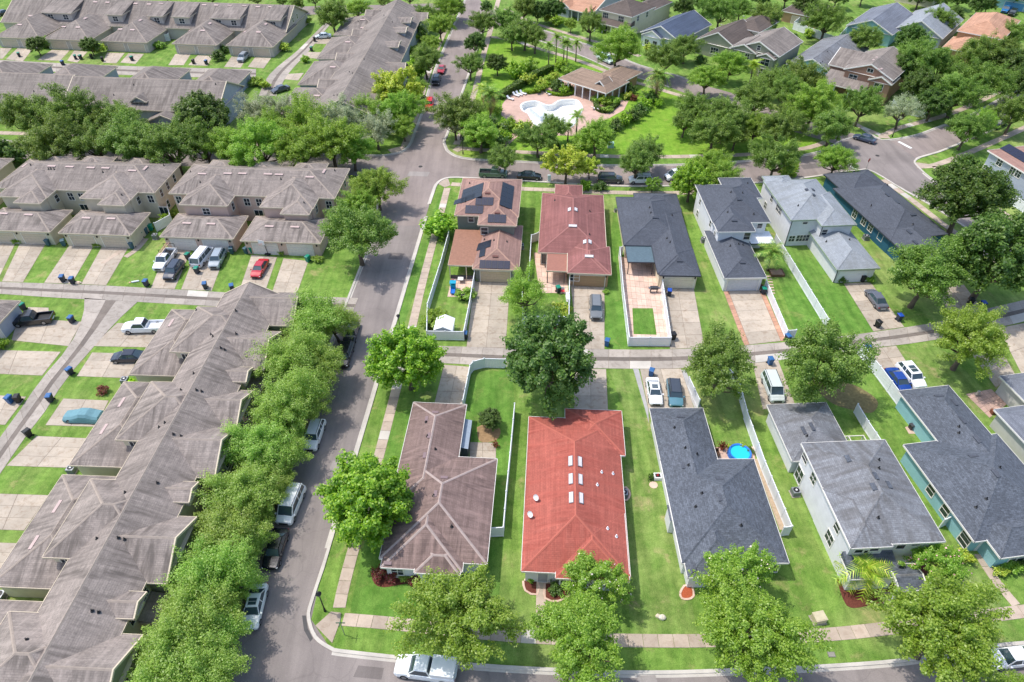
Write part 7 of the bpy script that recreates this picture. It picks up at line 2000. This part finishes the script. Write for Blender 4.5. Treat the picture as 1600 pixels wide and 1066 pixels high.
def pot(u, v, label, col, leafm, s=1.0):
    p = at(u, v); r = empty('potted_plant', (p.x, p.y, 0), 0, label, 'plant pot')
    MB().tube([(0, 0, 0), (0, 0, .4 * s)], [.18 * s, .28 * s], 10).build('pot', col, r)
    rng = np.random.default_rng(int(u)); c = rng.normal(size=(90, 3)) * .22 * s + np.array([0, 0, .65 * s]); nn_ = rng.normal(size=(90, 3)); nn_ /= np.linalg.norm(nn_, axis=1)[:, None]
    link('foliage', quads_mesh('foliage', c, nn_, .16 * s, leafm, rng), r)
TERRA = plain('terracotta_pot', rgb((150, 84, 60)), .8); 
pot(774, 698, 'red flowers in pot at patio corner', TERRA, L_RED, .9); pot(1016, 749, 'dark plant pot on grass by slate house', BLACK, L_DARK, .9); pot(1128, 702, 'brown potted plant beside round pool', TERRA, L_RED, 1.2)
# white planter tub with red ornament
p = at(1027, 747); r = empty('planter_tub', (p.x, p.y, 0), 0, 'white square tub with red ornament beside slate house wall', 'planter')
MB().box(-.45, .45, -.4, .4, 0, .5).build('tub', WHITE, r); MB().box(-.3, .3, -.26, .26, .5, .53).build('soil', BLACK, r); MB().tube([(0, 0, .5), (0, 0, .85)], [.16, .05], 8).build('ornament', plain('orn_red', rgb((180, 50, 56)), .5), r)
tag(disc((0, 0), .5, 0, .05).build('stepping_stone', STONE_P, None, (at(1021, 758).x, at(1021, 758).y, 0)), 'round tan stepping stone on grass by white tub', 'stepping stone')
# swing toys, barrow, umbrella chairs
def blob(name, c, s, col, seed, parent):
    rng = random.Random(seed); m = MB(); n, k = 10, 6
    P = [[(c[0] + s[0] * math.cos(2 * math.pi * j / n) * math.sin(math.pi * i / k) * rng.uniform(.85, 1.12), c[1] + s[1] * math.sin(2 * math.pi * j / n) * math.sin(math.pi * i / k) * rng.uniform(.85, 1.12), max(0, c[2] + s[2] * math.cos(math.pi * i / k) * rng.uniform(.9, 1.08))) for j in range(n)] for i in range(k + 1)]
    for i in range(k):
        for j in range(n): m.face([P[i][j], P[i + 1][j], P[i + 1][(j + 1) % n], P[i][(j + 1) % n]])
    return m.build(name, plain('c_%s_%d_%d_%d' % ((name,) + col), rgb(col), .8, .2, var=.15), parent)
def thing(u, v, label, cat, name, rz=0):
    p = at(u, v); return empty(name, (p.x, p.y, 0), rz, label, cat)
def clutter(u, v, label, cat, name, parts, rz=0):
    p = at(u, v); r = empty(name, (p.x, p.y, .03), rz, label, cat)
    for nm, bx, col in parts:
        m = MB()
        for q in bx: m.box(*q)
        m.build(nm, plain('c_%s_%d_%d_%d' % ((nm,) + col), rgb(col), .5), r)
clutter(708, 455, 'turquoise and blue plastic toddler slide on corner yard patio', 'toy slide', 'toy_slide', [('tower', [(-.4, .4, .2, .9, 0, .9), (-.45, .45, .15, .95, .9, 1.0)], (30, 168, 188)), ('slide', [(-.3, .3, -1.1, .2, .25, .4), (-.35, -.3, -1.1, .2, .25, .55), (.3, .35, -1.1, .2, .25, .55)], (36, 110, 196)), ('roof', [(-.5, .5, .1, 1.0, 1.3, 1.4)], (24, 150, 180))])
clutter(707, 443, 'red toy car on corner yard patio', 'toy car', 'toy_car', [('body', [(-.3, .3, -.4, .4, .1, .5)], (190, 60, 60)), ('seat', [(-.2, .2, -.2, .2, .5, .6)], (60, 60, 66))])
clutter(720, 441, 'white patio table on corner yard patio', 'table', 'patio_table', [('table_top', [(-.45, .45, -.45, .45, .65, .72)], (226, 222, 218)), ('leg', [(-.06, .06, -.06, .06, 0, .65)], (120, 120, 122))])
clutter(879, 458, 'red and white garden chairs by tan house side gate', 'chair', 'garden_chair', [('seat', [(-.3, .3, -.3, .3, .4, .46)], (206, 60, 70)), ('backrest', [(-.3, .3, .26, .32, .46, .95)], (228, 228, 228)), ('leg', [(-.28, -.22, -.28, -.22, 0, .4)], (228, 228, 228)), ('leg', [(.22, .28, -.28, -.22, 0, .4)], (228, 228, 228)), ('leg', [(-.28, -.22, .22, .28, 0, .4)], (228, 228, 228)), ('leg', [(.22, .28, .22, .28, 0, .4)], (228, 228, 228))])
clutter(887, 470, 'white storage rack inside garden fence', 'rack', 'garden_rack', [('shelf', [(-.3, .3, -.9, .9, .9, .96), (-.3, .3, -.9, .9, .4, .46)], (226, 226, 226)), ('post', [(-.3, -.24, -.9, -.84, 0, 1.2), (.24, .3, .84, .9, 0, 1.2), (-.3, -.24, .84, .9, 0, 1.2), (.24, .3, -.9, -.84, 0, 1.2)], (210, 210, 210))])
clutter(1021, 457, 'dark wheeled barbecue on pink paver yard', 'barbecue', 'barbecue', [('grill', [(-.6, .6, -.3, .3, .7, 1.05)], (60, 62, 66)), ('shelf', [(-.9, -.6, -.25, .25, .85, .9), (.6, .9, -.25, .25, .85, .9)], (100, 102, 106)), ('leg', [(-.55, -.48, -.25, .25, 0, .7), (.48, .55, -.25, .25, 0, .7)], (50, 50, 52))])
clutter(1428, 669, 'red barbecue cart on slab by teal house wall', 'barbecue', 'barbecue', [('grill', [(-.1, .7, -.35, .35, .6, 1.0)], (178, 40, 56)), ('shelf', [(-.8, -.1, -.3, .3, .7, .76)], (70, 70, 74)), ('leg', [(-.7, -.62, -.3, .3, 0, .7), (.56, .64, -.3, .3, 0, .6)], (50, 50, 52))], .2)
sheet('slab_pad', [(1414, 668), (1420, 678), (1434, 678), (1430, 662)], .02, STONE_P)
clutter(1552, 646, 'brown wooden crate at brick patio corner', 'crate', 'wooden_crate', [('crate', [(-.4, .4, -.3, .3, 0, .5)], (110, 64, 44)), ('lid', [(-.43, .43, -.33, .33, .5, .54)], (128, 80, 56))])
clutter(1526, 618, 'grey stone ornament on brick patio', 'ornament', 'stone_ornament', [('base', [(-.3, .3, -.2, .2, 0, .3)], (150, 140, 132)), ('figure', [(-.15, .15, -.12, .12, .3, .8)], (170, 162, 154))])
clutter(1117, 712, 'brown wicker chair beside round pool', 'chair', 'wicker_chair', [('seat', [(-.4, .4, -.4, .4, .2, .45)], (96, 72, 56)), ('backrest', [(-.4, .4, .32, .42, .45, .95)], (96, 72, 56)), ('armrest', [(-.42, -.34, -.4, .4, .45, .65), (.34, .42, -.4, .4, .45, .65)], (86, 64, 50))])
clutter(1299, 1023, 'small grey water meter lid in verge', 'meter lid', 'meter_lid', [('lid', [(-.3, .3, -.2, .2, 0, .03)], (140, 136, 126)), ('frame', [(-.36, .36, -.26, .26, 0, .02)], (110, 108, 100))])
clutter(1213, 428, 'brown timber raised bed below the feather palm', 'raised bed', 'raised_bed', [('board', [(-1.1, 1.1, -.9, -.8, 0, .4), (-1.1, 1.1, .8, .9, 0, .4)], (104, 74, 58)), ('board', [(-1.1, -1.0, -.8, .8, 0, .4), (1.0, 1.1, -.8, .8, 0, .4)], (104, 74, 58)), ('soil', [(-1.0, 1.0, -.8, .8, 0, .3)], (150, 120, 96))])
for k in range(7):
    u, v = 1202 + k * .9, 432 + k * 4.4
    p = at(u, v); o = MB().box(-.35, .35, -.15, .15, 0, .04).build('stepping_stone', STONE_P, None, (p.x, p.y, 0)); tag(o, 'tan stepping stone in line beside grey garage fence', 'stepping stone', 'stepping stones by the garage fence')
# basketball hoop by red sedan
p = at(419, 398); r = empty('basketball_hoop', (p.x, p.y, .03), math.radians(160), 'portable basketball hoop behind red sedan', 'basketball hoop')
MB().box(-.4, .4, -.5, .4, 0, .25).build('base', BLACK, r); MB().tube([(0, 0, .2), (0, .2, 2.2), (0, .7, 3.0)], .05, 8).build('pole', BLACK, r); MB().box(-.6, .6, .78, .82, 2.5, 3.3).build('backboard', plain('backboard', rgb((220, 224, 226)), .4), r)
m = MB()
for k in range(12): m.tube([(.23 * math.cos(k * math.pi / 6), 1.1 + .23 * math.sin(k * math.pi / 6), 2.75), (.23 * math.cos((k + 1) * math.pi / 6), 1.1 + .23 * math.sin((k + 1) * math.pi / 6), 2.75)], .015, 5)
m.build('rim', plain('hoop_red', rgb((200, 70, 40)), .5), r)

r = thing(1034, 966, 'pale garden rock on front lawn of slate house', 'rock', 'lawn_rock')
blob('rock', (0, 0, .15), (.4, .3, .34), (222, 212, 194), 1, r); blob('rock', (-.35, .15, .1), (.28, .24, .26), (206, 194, 172), 2, r)
r = thing(122, 443, 'beige rubbish bag beside blue bin on cream drive', 'rubbish bag', 'rubbish_bag')
blob('bag', (0, 0, .14), (.45, .34, .26), (226, 200, 172), 3, r); blob('bag_top', (.38, .1, .1), (.2, .18, .16), (232, 214, 190), 4, r)
r = thing(212, 441, 'white plastic tube left on lawn by blue bin', 'litter', 'plastic_tube', .3)
MB().tube([(-.55, 0, .14), (.55, 0, .14)], .14, 12).build('tube', WHITE, r); blob('scrap', (-.85, .1, .05), (.16, .14, .1), (220, 170, 150), 5, r)
r = thing(765, 832, 'dark round gas bottle beside brown house wall', 'gas bottle', 'gas_bottle')
MB().tube([(0, 0, 0), (0, 0, .06), (0, 0, .95), (0, 0, 1.1)], [.2, .27, .27, .12], 14).build('bottle', BLACK, r); MB().tube([(0, 0, 1.1), (0, 0, 1.24)], .06, 8).build('valve', METAL, r)
r = thing(207, 599, 'lime green bag of garden waste beside townhouse wing', 'bag', 'waste_bag')
blob('bag', (0, 0, .35), (.48, .5, .42), (150, 200, 40), 6, r); blob('bag_top', (0, 0, .8), (.2, .2, .14), (120, 170, 30), 7, r)
